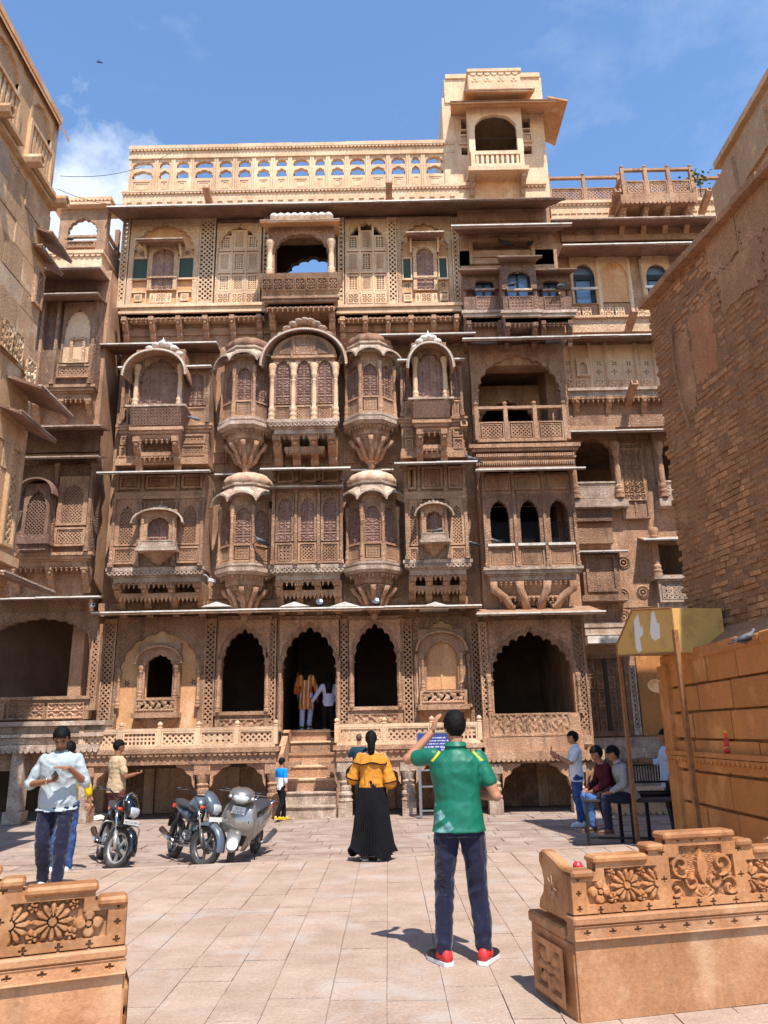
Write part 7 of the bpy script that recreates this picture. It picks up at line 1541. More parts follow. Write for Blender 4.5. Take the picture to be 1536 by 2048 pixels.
# spot lamps, horn, security cameras
for nm, px, py, Y in (('left of centre', 640, 1212, YF-.62), ('right of centre', 752, 1210, YF-.62)):
    p = at(px, py, Y=Y); L = thing('spot_lamp', 'small dark spot lamp standing on the ground-floor eave, '+nm, 'lamp', p, group='spot lamps on the eave'); MB().lathe([(.045,-.07),(.075,-.04),(.09,.05),(.09,.06)], (0, 0, .12), 12, M=None).build('lamp_body', 'black_plastic', L, rot=(RAD(70), 0, 0), loc=(0, .05, .02)); MB().lathe([(.08, .0), (.0, .012)], n=12).build('lens', 'grey_paint', L, rot=(RAD(70), 0, 0), loc=(0, -.13, .083)); MB().box(-.1, -.085, -.03, .03, 0, .12).box(.085, .1, -.03, .03, 0, .12).box(-.1, .1, -.03, .03, 0, .012).build('bracket', 'iron', L)
for lab, px, py, Y, rz in (('white security camera under the left mansion eave', 182, 1212, YL-.1, .6), ('white security camera on the corner drain, left side', 418, 1160, YF-.5, 2.6)):
    p = at(px, py, Y=Y); cc = thing('security_camera', lab, 'camera', p, rz); MB().box(-.04, .04, -.2, .02, -.04, .04).build('housing', 'shoe_white', cc, bev=.01); MB().lathe([(.028, 0), (.03, .02)], n=10).build('lens', 'ink', cc, rot=(RAD(90), 0, 0), loc=(0, -.19, 0)); MB().tube([(0, 0, .03), (0, .1, .1), (0, .25, .1)], .014, 6).build('arm', 'shoe_white', cc)
p = at(1313, 1372, Y=12.05); hn = thing('loudspeaker', 'pale horn loudspeaker fixed to the end of the orange wall', 'loudspeaker', p); MB().lathe([(.02, .2), (.03, .1), (.08, .02), (.13, 0), (.12, .005), (.03, .07)], n=16).build('horn', 'horn_white', hn, smooth=True, ang=50, rot=(RAD(-40), RAD(30), 0)); MB().box(-.02, .2, .05, .08, .05, .09).build('bracket', 'iron', hn)
p = at(1456, 1512, X=XO-.05); idl = thing('clay_figurine', 'tiny red and gold clay figurine standing on the orange wall ledge', 'figurine', (XO-.03, p.y, zo+.02)); MB().lathe([(.05,0),(.055,.05),(.04,.12),(.05,.15),(.03,.19),(0,.2)], n=10).build('robe', 'scarlet', idl, smooth=True); MB().ball((0, 0, .22), .035, 10, 7).build('head', 'indicator', idl, smooth=True); MB().lathe([(.03,0),(.035,.02),(0,.06)], (0, 0, .245), 8).build('crown', 'gold', idl); MB().lathe([(.053,.06),(.06,.07),(.05,.08)], n=10).build('sash', 'gold', idl)
# cables across the gap at the upper left
def cable(lab, a, b, sag): 
    pts = [Vector(a).lerp(Vector(b), t/10)-Vector((0, 0, sag*4*(t/10)*(1-t/10))) for t in range(11)]; tag(MB().tube(pts, .006, 5).build('cable', 'cable'), lab, 'cable')
cable('upper thin black cable from the left house to the parapet', at(120, 352, Y=12.1), at(350, 300, Y=YF-.1), .3); cable('lower thin black cable from the left house to the haveli corner', at(115, 378, Y=12.1), at(250, 408, Y=YF-.6), .12)
# leaning wooden frame by the left porch
fr_ = thing('wooden_frame', 'pale wooden frame leaning against the left porch column', 'frame', (at(150, 1640, Z=GZ).x, 17.1, GZ), rot=(RAD(-12), 0, RAD(25))); h_ = 1.35
for nm, b in (('upright', (0, .05, 0, .04, 0, h_)), ('upright', (.38, .43, 0, .04, 0, h_)), ('rail', (.05, .38, 0, .04, h_-.06, h_)), ('rail', (.05, .38, 0, .04, .5, .56))): MB().box(*b).build(nm, 'wood_pale', fr_)
MB().box(.05, .38, .015, .025, .56, h_-.06).build('panel', 'cream', fr_)
# rubble sack heap by the porch and tarp edge at the far left
for i, (px, py, w_) in enumerate(((185, 1640, .3), (210, 1638, .22))):
    p = at(px, py, Z=GZ); m = MB().ball((0, 0, .03), (w_, .16, .09), 12, 7); rr = random.Random(i); m.v = [(v[0]+rr.uniform(-.02,.02), v[1]+rr.uniform(-.02,.02), max(0, v[2]+rr.uniform(-.02,.02))) for v in m.v]; tag(m.build('rubble_heap', 'white_edge', loc=p), ('larger', 'smaller')[i]+' pale rubble heap at the foot of the left porch', 'rubble')
# ------------------------------------------------------------------ people
def organic(name, mb, voxel, mat, parent=None, smooth=4, fold=0.0, fs=9.0, seed=0, extra=None, mats=None, pick=None):
    """fuse overlapping shapes into one continuous skin"""
    me = bpy.data.meshes.new(name); me.from_pydata(mb.v, [], mb.f); me.update()
    o = bpy.data.objects.new(name, me); COL.objects.link(o)
    r_ = o.modifiers.new('r', 'REMESH'); r_.mode = 'VOXEL'; r_.voxel_size = voxel
    s_ = o.modifiers.new('s', 'SMOOTH'); s_.factor = 0.5; s_.iterations = smooth
    dg = bpy.context.evaluated_depsgraph_get(); dg.update(); m2 = bpy.data.meshes.new_from_object(o.evaluated_get(dg)); o.modifiers.clear(); o.data = m2; bpy.data.meshes.remove(me)
    if fold > 0:
        for v, n in zip(m2.vertices, [x.vector.copy() for x in m2.vertex_normals]):
            c = v.co; f = noise.noise(Vector((c.x*fs, c.y*fs, c.z*fs*.55+c.x*3))+Vector((seed*7.1, 0, 0)))+.9*(.45-abs(noise.noise(Vector((c.x*fs*1.5+c.z*7, c.y*fs*1.5, c.z*fs*1.5-c.x*5))+Vector((seed, 3, 0))))*1.6); v.co = c+n*fold*f
    if extra is not None:
        bm = bmesh.new(); bm.from_mesh(m2); t = bpy.data.meshes.new('t'); t.from_pydata(extra.v, [], extra.f); bm.from_mesh(t); bm.to_mesh(m2); bm.free(); bpy.data.meshes.remove(t)
    m2.materials.clear(); m2.materials.append(MATS[mat])
    if mats:
        for k in mats: m2.materials.append(MATS[k])
        for p in m2.polygons: p.material_index = pick(p.center)
    m2.polygons.foreach_set('use_smooth', [True]*len(m2.polygons)); m2.name = name
    if parent is not None: o.parent = parent
    return o
def lerp(a, b, t): return Vector(a).lerp(Vector(b), t)
def limb(mb, pts, rads, n=12, sq=1.0):
    P = []; R_ = []
    for i in range(len(pts)-1):
        for k in range(4): P.append(lerp(pts[i], pts[i+1], k/4)); R_.append(rads[i]+(rads[i+1]-rads[i])*k/4)
    P.append(Vector(pts[-1])); R_.append(rads[-1]); mb.tube(P, R_, n, sq=sq)
    for p, r_ in zip(pts, rads): mb.ball(p, r_*.98, 10, 7)
def torso(mb, J, g, hem=None, top=None, wide=1.0):
    """body of the trunk; g = clearance; hem/top clip the garment"""
    pel, che, nek = Vector(J['pelvis']), Vector(J['chest']), Vector(J['neck']); up = (che-pel).normalized(); lat = (Vector(J['shL'])-Vector(J['shR'])); lat.z *= .5; lat = (lat-up*lat.dot(up)).normalized(); fr = lat.cross(up)
    L1 = (che-pel).length; rings = []
    spec = [(-.10,.150,.110),(-.04,.165,.120),(.05,.158,.112),(.16,.142,.100),(.27,.150,.104),(.37,.172,.112),(.45,.170,.100),(.50,.120,.075),(.53,.062,.058)]
    for z, rx, ry in spec:
        if hem is not None and z < hem-1e-6: continue
        if top is not None and z > top: continue
        t = z/.37*L1/L1; c = pel+up*(z*L1/.37) if z <= .37 else che.lerp(nek, (z-.37)/.17)
        rings.append((c, lat*(rx*wide+g), fr*(ry*wide+g)))
    if hem is not None:
        c = pel+up*(hem*L1/.37); w = max(0.0, -hem-.02)*.18; rings.insert(0, (c, lat*(.166*wide+g+w), fr*(.122*wide+g+w)))
    mb.loft(rings, 18)
def hand(mb, w, d, n, thumb=1, curl=.5, s=1.0):
    w, d, n = Vector(w), Vector(d).normalized(), Vector(n); n = (n-d*n.dot(d)).normalized(); l = d.cross(n)*thumb
    mb.loft([(w-d*.01*s, l*.024*s, n*.019*s), (w+d*.03*s, l*.037*s, n*.018*s), (w+d*.07*s, l*.041*s, n*.016*s), (w+d*.095*s, l*.039*s, n*.012*s)], 10)
    for k, (off, L) in enumerate(((.029, .068), (.010, .078), (-.010, .072), (-.029, .056))):
        p = w+d*.088*s+l*off*s; dd = d.copy(); pts = [p-d*.02*s, p]; 
        for q in range(3): a = curl*(.6+.4*q); dd = (Matrix.Rotation(-a*thumb, 3, l*thumb) @ dd) if False else (dd*math.cos(a)+n*math.sin(a)).normalized(); p = p+dd*L*(.45, .32, .23)[q]*s; pts.append(p)
        mb.tube(pts, [.0095*s, .0095*s, .009*s, .008*s, .0062*s], 7)
    p = w+d*.025*s+l*.03*s; dd = (d*.72+l*.62+n*.25).normalized(); mb.tube([p-dd*.02*s, p, p+dd*.032*s, p+(dd*.045+d*.022+n*.006)*s], [.014*s, .0125*s, .0105*s, .008*s], 7)
def head(mb, J, s=1.0):
    c = Vector(J['head']); M = Matrix.Translation(c) @ Matrix.Rotation(J.get('hyaw', 0), 4, 'Z') @ Matrix.Rotation(J.get('hpitch', 0), 4, 'X') @ Matrix.Scale(s, 4)
    mb.ball((0, .008, .022), (.074, .094, .092), 16, 12, M); mb.loft([(M @ Vector((0, -.012, -.118)), M.to_3x3() @ Vector((.026, 0, 0)), M.to_3x3() @ Vector((0, .03, 0))), (M @ Vector((0, -.018, -.085)), M.to_3x3() @ Vector((.05, 0, 0)), M.to_3x3() @ Vector((0, .062, 0))), (M @ Vector((0, -.012, -.03)), M.to_3x3() @ Vector((.064, 0, 0)), M.to_3x3() @ Vector((0, .078, 0))), (M @ Vector((0, 0, .03)), M.to_3x3() @ Vector((.07, 0, 0)), M.to_3x3() @ Vector((0, .088, 0)))], 14)
    mb.ball((0, -.092, -.022), (.014, .022, .024), 8, 6, M); mb.ball((0, -.088, .028), (.05, .012, .012), 10, 5, M); mb.ball((0, -.082, -.062), (.026, .012, .014), 8, 5, M)
    for q in (-1, 1): mb.ball((q*.075, .012, -.01), (.012, .02, .03), 8, 6, M)
    mb.tube([Vector(J['neck'])-Vector((0, 0, .03)), M @ Vector((0, .02, -.07))], [.056*s, .054*s], 12); return M
def hair_cap(parent, M, mat='hair', line=.03, fringe_=.0, back=-.09, puff=1.0, name='hair'):
    m = MB(); n, k = 56, 34; vs = []; rr = random.Random(9)
    for j in range(k+1):
        t = -math.pi/2+math.pi*j/k
        for i in range(n):
            a = 2*math.pi*i/n; d = Vector((math.cos(t)*math.cos(a), math.cos(t)*math.sin(a), math.sin(t))); p = Vector((d.x*.079, .010+d.y*.099, .026+d.z*.097))
            front = d.y < -.12; lim = line+fringe_ if front else (back if d.y > .25 else -.02+.0)
            nz = noise.fractal(Vector((d.x*4, d.y*4, d.z*3+a*2)), 1.0, 2.0, 3); lim += .022*noise.noise(Vector((a*5, t*3, 1.7)))
            inside = p.z < lim
            q = (1.06*puff+.05*nz+.025*abs(noise.noise(Vector((a*14, d.z*5, 0))))) if not inside else .86
            vs.append(M @ Vector((d.x*.079*q, .010+d.y*.099*q, .026+d.z*.097*q)))
    fs = [(j*n+i, j*n+(i+1) % n, (j+1)*n+(i+1) % n, (j+1)*n+i) for j in range(k) for i in range(n)]; m.add(vs, fs)
    o = m.build(name, mat, parent, smooth=True); return o
def shoe(parent, ank, toe, mat='shoe_white', sole='shoe_white', s=1.0, heel=None, open_=False, ztop=.085):
    a = Vector(ank); f = Vector(toe)-a; f.z = 0; f.normalize(); l = Vector((-f.y, f.x, 0)); b = Vector((a.x, a.y, a.z-.075*s)); m = MB(); u = Vector((0, 0, 1))
    R_ = [(-.065, .028, .03, .035), (-.05, .036, .045, .045), (0, .038, .05, .05), (.07, .042, .036, .036), (.14, .044, .026, .028), (.185, .034, .02, .022), (.205, .012, .012, .018)]
    m.loft([(b+f*x*s+u*(z+.012)*s, l*w*s, u*h*s) for x, w, h, z in R_], 12)
    limb(m, [b+u*.05*s, a+u*.02], [.042*s, .043*s]) if not open_ else None
    o = m.build('shoe' if not open_ else 'sandal', mat, parent, smooth=True)
    q = MB(); q.loft([(b+f*x*s+u*zz*s, l*w*s, f*.001) for x, w, zz in ()], 3) if False else None
    pts = [(-.075, .02), (-.06, .04), (0, .043), (.08, .047), (.15, .046), (.2, .03), (.215, .008)]; poly = [(x, w) for x, w in pts]+[(x, -w) for x, w in pts[::-1]]
    q.add([b+f*x*s+l*w*s+u*z for z in (0.0, .024*s) for x, w in poly], [tuple(range(14))[::-1], tuple(range(14, 28))]+[(i, (i+1) % 14, 14+(i+1) % 14, 14+i) for i in range(14)]); q.build('sole', sole, o); return o
BASE = dict(pelvis=(0,0,.95), chest=(0,-.0,1.30), neck=(0,.01,1.48), head=(0,-.005,1.635), shL=(.168,.01,1.405), shR=(-.168,.01,1.405), elL=(.245,.03,1.13), elR=(-.245,.03,1.13), wrL=(.25,-.06,.88), wrR=(-.25,-.06,.88),
            hipL=(.092,0,.92), hipR=(-.092,0,.92), knL=(.105,-.02,.50), knR=(-.105,-.02,.50), anL=(.11,.03,.08), anR=(-.11,.03,.08), toL=(.14,-.2,.02), toR=(-.14,-.2,.02))
def person(label, loc, rz, ov=None, h=1.75, skin='skin', top='white_shirt', bottom='jeans', shoes=('shoe_white', 'shoe_white'), hairm='hair', vox=.013, hem=-.08, sleeve=.5, wide=1.0, hand_=None, hairkw=None, legs=True, topkw=None, botkw=None, loose=.02, bare=False, face=True, top_cut=None, legw=1.0):
    J = dict(BASE); J.update(ov or {}); k = h/1.75; J = {a: (tuple(x*k for x in b) if isinstance(b, tuple) else b) for a, b in J.items()}
    b = MB(); torso(b, J, 0, wide=wide*k); M = head(b, J, k*1.0)
    for s in 'LR':
        limb(b, [J['sh'+s], J['el'+s], J['wr'+s]], [.055*k, .043*k, .028*k]); limb(b, [J['hip'+s], J['kn'+s], J['an'+s]], [.085*k*legw, .056*k*legw, .038*k])
        a, t = Vector(J['an'+s]), Vector(J['to'+s]); b.tube([a-Vector((0,0,.03*k)), a.lerp(t, .5)-Vector((0,0,.01*k)), t+Vector((0,0,.015*k))], [.036*k, .034*k, .02*k], 10)
    ex = MB(); hk = hand_ or {}
    for s in 'LR':
        w, e = Vector(J['wr'+s]), Vector(J['el'+s]); d, n, th, cu = hk.get(s, (w-e, Vector((0, -.3, 0))+Vector((-1 if s == 'L' else 1, 0, 0)), 1 if s == 'L' else -1, .35)); hand(ex, w, d, n, th, cu, k*1.0)
    o = organic('person', b, vox, skin, smooth=3, extra=ex); o.location = loc; o.rotation_euler = (0, 0, rz); tag(o, label, 'person')
    # garments
    t = MB(); torso(t, J, loose*k, hem=hem, wide=wide*k, top=top_cut)
    for s in 'LR':
        e, w = Vector(J['el'+s]), Vector(J['wr'+s]); sh = Vector(J['sh'+s]); r0, r1, r2 = .056*k+loose*.25, .053*k+loose*.3, .042*k+loose*.2
        if sleeve <= 0: continue
        if sleeve <= 1: limb(t, [sh, sh.lerp(e, sleeve)], [r0, r0+(r1-r0)*sleeve+.004])
        else: limb(t, [sh, e, e.lerp(w, sleeve-1)], [r0, r1, r1+(r2-r1)*(sleeve-1)])
    kw = dict(fold=.010*k, fs=8, seed=len(label)); kw.update(topkw or {}); organic('shirt', t, vox, top, o, smooth=5, **kw)
    if legs:
        t = MB(); torso(t, J, .012*k, hem=-.10, top=.06, wide=wide*k)
        for s in 'LR':
            p, q, a = Vector(J['hip'+s]), Vector(J['kn'+s]), Vector(J['an'+s]); limb(t, [p, q, q.lerp(a, .93)], [.105*k*legw, .078*k*legw, .062*k*legw])
        kw = dict(fold=.012*k, fs=9, seed=3+len(label)); kw.update(botkw or {}); organic('trousers', t, vox, bottom, o, smooth=4, **kw)
    if shoes:
        for s in 'LR': shoe(o, J['an'+s], J['to'+s], shoes[0], shoes[1], k, open_=bare)
    if hairm: hair_cap(o, M, hairm, **(hairkw or {}))
    if face:
        f = MB()
        for q in (-1, 1): f.ball((q*.032, -.083, .008), (.014, .006, .007), 8, 5, M)
        f.build('eyes', 'eye_dark', o); f = MB(); f.tube([M @ Vector((-.048, -.084, .026)), M @ Vector((-.03, -.095, .032)), M @ Vector((-.012, -.097, .028))], .005, 5); f.tube([M @ Vector((.048, -.084, .026)), M @ Vector((.03, -.095, .032)), M @ Vector((.012, -.097, .028))], .005, 5); f.build('eyebrows', 'hair', o); MB().ball((0, -.093, -.062), (.022, .006, .007), 8, 5, M).build('mouth', 'lips', o)
    return o, J, M
def phone(label, p, rot, s=1.0):
    o = thing('phone', label, 'phone', p, rot=rot); MB().box(-.037*s, .037*s, -.005, .005, -.077*s, .077*s).build('body', 'phone', o, bev=.003); MB().box(-.033*s, .033*s, -.007, -.0055, -.07*s, .07*s).build('screen', 'screen', o); return o
def wpt(o, p): return Matrix.Translation(o.location) @ o.rotation_euler.to_matrix().to_4x4() @ Vector(p)
PI = math.pi
# man in green, seen from behind, hand raised to his brow
gx, gy = .52, 6.30
def gpick(c):
    if c.z > 1.40 and c.y > -.02 and abs(abs(c.x)-(.10+(1.50-c.z)*.9)) < .010 and abs(c.x) > .06: return 1
    if c.y > -.08 and c.z < 1.12 and c.x > (c.z-.865)*.72+.0: return 2 if (math.sin(c.x*38+c.z*52) > -.35 and c.x > (c.z-.875)*.72+.012) else 3
    return 0
gm, J, M = person('man in a shiny green sports shirt seen from behind, hand at his brow', (gx, gy, 0), PI, dict(elL=(.37,-.10,1.40), wrL=(.17,-.13,1.60), shL=(.172,.0,1.425), elR=(-.285,.05,1.13), wrR=(-.17,-.2,1.12), anL=(.145,.03,.08), anR=(-.15,.02,.08), toL=(.25,-.17,.02), toR=(-.25,-.17,.02), knL=(.125,-.02,.50), knR=(-.125,-.03,.50), hyaw=.15, head=(0,-.02,1.635)),
    h=1.765, top='green', bottom='navy', shoes=None, vox=.0085, hem=-.07, sleeve=.62, wide=1.06, loose=.022, hand_={'L': ((-.35,.0,1), (-.6,-.2,-.3), 1, .35), 'R': ((.5,-1,.1), (0,.3,1), -1, .6)}, topkw=dict(fold=.007, fs=6, mats=['green_trim', 'green_pattern', 'green'], pick=gpick), botkw=dict(fold=.011, fs=8), hairkw=dict(back=-.075, puff=1.04), legw=.96)
for s in 'LR': shoe(gm, J['an'+s], J['to'+s], 'shoe_red', 'shoe_white', 1.06)
for s in 'LR':
    a, t_ = Vector(J['an'+s]), Vector(J['to'+s]); f = (t_-a); f.z = 0; f.normalize(); l = Vector((-f.y, f.x, 0)); m = MB(); b = a-Vector((0,0,.08)); m.loft([(b+f*x+Vector((0,0,z)), l*w, Vector((0,0,h_))) for x, w, h_, z in ((.055, .047, .047, .055), (.10, .049, .038, .045), (.15, .049, .033, .04), (.195, .04, .026, .034), (.222, .016, .016, .03))], 12); m.build('toe_cap', 'shoe_black', gm, smooth=True)
# collar and the JOMA lettering down the left leg
m = MB()
m.loft([((0, .012, 1.475), (.088, 0, 0), (0, .082, 0)), ((0, .008, 1.50), (.084, 0, 0), (0, .08, 0)), ((0, .004, 1.535), (.074, 0, 0), (0, .073, .006))], 20, cap=False); m.loft([((0, .004, 1.536), (.076, 0, 0), (0, .075, .006)), ((0, .012, 1.508), (.093, 0, 0), (0, .09, 0))], 20, cap=False); m.build('collar', 'green', gm, smooth=True)
MB().box(-.008, .008, .158, .162, 1.36, 1.405).build('neck_tag', 'board_text', gm, rot=(.12, 0, 0), loc=(-.02, .135, -.01))
lt = text_mesh('JOMA', .075, 'ink', spacing=1.25, bold=.002)
from mathutils.bvhtree import BVHTree
tr = [c for c in gm.children if c.name.startswith('trousers')][0]; bv = BVHTree.FromPolygons([v.co for v in tr.data.vertices], [p.vertices for p in tr.data.polygons])
for v in lt.vertices:
    x_, z_ = .118+v.co.y, .56+v.co.x; hit = bv.ray_cast(Vector((x_, .4, z_)), Vector((0, -1, 0)))[0]; v.co = Vector((x_, (hit.y if hit else .05)+.004, z_))
inst('lettering', lt, gm)
# man with a phone, walking towards the camera
p1, J, M = person('man in a pale blue shirt and navy trousers looking down at his phone, left', (-3.74, 9.25, 0), RAD(8), dict(chest=(0,-.03,1.27), neck=(0,-.05,1.44), head=(.01,-.115,1.575), hpitch=.55, hyaw=.12, shL=(.172,-.02,1.36), shR=(-.172,-.02,1.36), elR=(-.315,.0,1.10), wrR=(-.06,-.27,1.14), elL=(.285,-.02,1.10), wrL=(.16,-.27,1.27), knR=(-.1,-.06,.5), anR=(-.1,.1,.10), toR=(-.12,-.12,.02), knL=(.1,-.1,.51), anL=(.09,-.1,.09), toL=(.11,-.33,.03)),
    h=1.80, top='shirt_blue', bottom='navy', vox=.011, hem=-.13, sleeve=1.12, wide=1.07, loose=.032, skin='skin_dark', hand_={'R': ((.75,-.5,.12), (.1,.2,1), -1, .75), 'L': ((-.8,-.35,.12), (0,.1,-1), 1, .12)}, hairkw=dict(line=.045, fringe_=.015, puff=1.1), topkw=dict(fold=.014, fs=6))
MB().loft([((0, -.038, 1.455), (.08, 0, 0), (0, .078, 0)), ((0, -.05, 1.50), (.07, 0, 0), (0, .07, .01))], 18, cap=False).build('collar', 'shirt_blue', p1, smooth=True)
mm_ = MB(); mm_.v = []; w_ = Vector(J['wrR']); MB().tube([w_+Vector((.0, .035*math.cos(a), .035*math.sin(a))) for a in [i*PI/6 for i in range(12)]], .005, 5, closed=True).build('bracelet', 'cream', p1)
m = MB(); m.ball((.0, -.052, -.088), (.05, .042, .028), 12, 8, M); m.build('beard', 'hair_short', p1, smooth=True)
q = wpt(p1, Vector(J['wrR'])+Vector((.10, -.09, .06))); phone('dark phone in the hands of the pale blue shirted man', q, (RAD(-60), RAD(-55), RAD(8)), 1.05)
# person in yellow hidden behind him
p2, J, M = person('person in a yellow shirt and jeans mostly hidden behind the pale blue shirted man', (at(118,1748,Z=GZ).x, at(118,1748,Z=GZ).y, GZ), PI+.1, dict(elR=(-.30,.03,1.14), wrR=(-.33,-.02,.90)), h=1.72, top='yellow', bottom='jeans', vox=.015, sleeve=1.4, hand_={})
# man in a beige T-shirt by the motorcycles
p3, J, M = person('man in a beige T-shirt and maroon trousers standing behind the black motorcycle', (at(224,1688,Z=GZ).x, at(224,1688,Z=GZ).y, GZ), PI*.72, dict(elR=(-.25,-.06,1.12), wrR=(-.13,-.30,1.16), elL=(.25,-.04,1.12), wrL=(.12,-.28,1.12), knR=(-.1,-.1,.5), anR=(-.1,-.14,.08), toR=(-.12,-.38,.02)), h=1.72, top='beige', bottom='maroon_pants', shoes=('shoe_blue', 'shoe_white'), vox=.013, hem=-.10, sleeve=.7, wide=1.08, skin='skin_dark', loose=.03, hairkw=dict(back=-.06), hand_={'R': ((.4,-1,.1), (.3,0,1), -1, .6), 'L': ((-.4,-1,.1), (0,0,1), 1, .6)})
phone('phone in the hand of the beige shirted man', wpt(p3, (-.04, -.42, 1.17)), (RAD(-70), 0, PI*.72))
# boy walking to the stairs
def bpick(c): return 1 if c.z < .80 else 0
p4, J, M = person('boy in a blue and white top with black track pants walking beside the stairs', (at(562,1642,Z=GZ).x, at(562,1642,Z=GZ).y, GZ), PI*.78, dict(knL=(.09,-.16,.52), anL=(.09,-.2,.09), toL=(.1,-.43,.04), knR=(-.09,.06,.5), anR=(-.09,.26,.14), toR=(-.1,.06,.02), elR=(-.24,.06,1.15), wrR=(-.22,.02,.92), elL=(.24,-.04,1.15), wrL=(.2,-.24,1.1)), h=1.27, top='boy_blue', bottom='black_cloth', shoes=('sandal_yellow', 'sandal_yellow'), bare=True, vox=.011, hem=-.1, sleeve=1.3, topkw=dict(fold=.006, mats=['boy_white'], pick=lambda c: 1 if c.z < .87 else 0), botkw=dict(fold=.006, mats=['boy_blue', 'boy_white'], pick=lambda c: (0 if abs(c.x) < .118*.9 or c.x < 0 else (1 if c.z < .42 else 2))), hairkw=dict(back=-.08, puff=1.06), wide=.9)
# two women entering the doorway
zst = 1.72
def tunic(o, J, mat, z0, z1, w0, w1, name='tunic', ny=1.0, y=0.0, mats=None, pick=None, fold=.01):
    m = MB(); m.loft([((0, y, z0), (w0, 0, 0), (0, w0*.8*ny, 0)), ((0, y, (z0+z1)/2), ((w0+w1)/2*.96, 0, 0), (0, (w0+w1)/2*.72*ny, 0)), ((0, y*.5, z1), (w1, 0, 0), (0, w1*.66, 0))], 24); return organic(name, m, .014, mat, o, smooth=3, fold=fold, fs=9, mats=mats, pick=pick)
fx_, fy = at(612, 1452, Y=19.9).x, 19.9
p5, J, M = person('woman in an orange striped long tunic and white trousers climbing into the doorway', (fx_, fy, zst), PI-.1, dict(knR=(-.1,-.1,.52), anR=(-.09,.02,.1), wrR=(-.30,-.06,.86), elR=(-.26,.0,1.13)), h=1.6, top='stripe_orange', bottom='lilac_white', shoes=('sandal', 'shoe_white'), vox=.014, hem=-.1, sleeve=1.55, wide=.95, skin='skin_dark', topkw=dict(mats=['cream'], pick=lambda c: 1 if math.sin(c.x*62+math.sin(c.z*6)*.5) > .72 else 0), hairkw=dict(back=-.14, puff=1.12))
tunic(p5, J, 'stripe_orange', .50, .95, .20, .155, mats=['cream'], pick=lambda c: 1 if math.sin(c.x*62+math.sin(c.z*6)*.5) > .72 else 0)
MB().loft([((0, .09, 1.20), (.06, 0, 0), (0, .03, 0)), ((0, .10, 1.35), (.08, 0, 0), (0, .04, 0)), ((0, .07, 1.5), (.07, 0, 0), (0, .05, 0))], 12).build('ponytail', 'hair', p5, smooth=True)
bg_ = thing('shoulder_bag', 'rust orange shoulder bag carried by the woman in the striped tunic', 'bag', wpt(p5, (.26, .02, .98)), PI-.1); MB().loft([((0,0,-.12),(.05,0,0),(0,.12,0)),((0,0,0),(.06,0,0),(0,.13,0)),((0,0,.16),(.03,0,0),(0,.09,0))], 14).build('pouch', 'rust', bg_, smooth=True); MB().tube([(0,-.08,.14),(-.04,-.03,.4),(-.06,.02,.42),(0,.08,.14)], .01, 5).build('strap', 'rust', bg_)
p6, J, M = person('woman in a white top and black trousers stepping through the doorway', (at(655, 1470, Y=19.45).x+.03, 19.45, 1.48), PI+.12, dict(elL=(.33,.0,1.17), wrL=(.46,-.04,.97), knL=(.1,-.16,.62), anL=(.09,-.2,.33), toL=(.1,-.42,.26)), h=1.58, top='lilac_white', bottom='black_cloth', shoes=('shoe_black', 'shoe_white'), vox=.014, hem=-.1, sleeve=1.8, wide=.95, hairkw=dict(back=-.14, puff=1.12), topkw=dict(fold=.008))
MB().loft([((0, .10, 1.08), (.07, 0, 0), (0, .03, 0)), ((0, .11, 1.3), (.10, 0, 0), (0, .04, 0)), ((0, .07, 1.48), (.08, 0, 0), (0, .05, 0))], 12).build('long_hair', 'hair', p6, smooth=True)
# woman with a child on her arm
p7, J, M = person('woman in a mustard off-shoulder blouse and long black pleated skirt seen from behind', (-.24, 11.08, 0), PI+.05, dict(elL=(.27,-.02,1.16), wrL=(.16,-.22,1.14), elR=(-.255,.04,1.14), wrR=(-.22,-.1,.94), head=(0,-.005,1.63)), h=1.64, skin='skin_light', top='mustard', legs=False, shoes=('sandal', 'shoe_white'), vox=.012, hem=.02, sleeve=0, wide=1.05, top_cut=.44, hairm='hair', hairkw=dict(back=-.08, puff=1.03), face=False)
for s in 'LR':
    sh, e, w = [Vector(J[a+s]) for a in ('sh', 'el', 'wr')]; t = MB(); limb(t, [sh.lerp(e, .25), sh.lerp(e, .7), e.lerp(w, .25)+Vector((.03 if s == 'L' else -.02, .03, -.05))], [.058, .066, .095]); organic('sleeve', t, .012, 'mustard', p7, smooth=4, fold=.01, fs=8, seed=2 if s == 'L' else 5, mats=['black_cloth'], pick=lambda c: 1 if False else 0)
    q = e.lerp(w, .25)+Vector((.03 if s == 'L' else -.02, .03, -.05)); d = (q-sh.lerp(e, .7)).normalized(); a = d.cross(Vector((0, 1, 0))).normalized(); b = d.cross(a); MB().tube([q+d*.0+a*.098*math.cos(g)+b*.098*math.sin(g) for g in [i*PI/12 for i in range(24)]], .008, 6, closed=True).build('sleeve_trim', 'black_cloth', p7)
m = MB(); n = 64; vs = []   # ruffle round the shoulders
for z, r_, am in ((1.375, .165, 0.0), (1.33, .192, .007), (1.27, .212, .012), (1.225, .222, .015)):
    for i in range(n): a = 2*PI*i/n; k = r_*(1+am/.2*math.sin(a*9+z*4)); vs.append((k*1.06*math.cos(a), .005+k*.66*math.sin(a), z*.985+.012*math.sin(a*5)))
m.add(vs, [(j*n+i, j*n+(i+1) % n, (j+1)*n+(i+1) % n, (j+1)*n+i) for j in range(3) for i in range(n)]); m.build('ruffle', 'mustard', p7, smooth=True)
MB().tube([(v[0]*1.004, v[1]*1.004, v[2]+.012) for v in vs[3*n:4*n]], .009, 5, closed=True).build('ruffle_trim', 'black_cloth', p7)
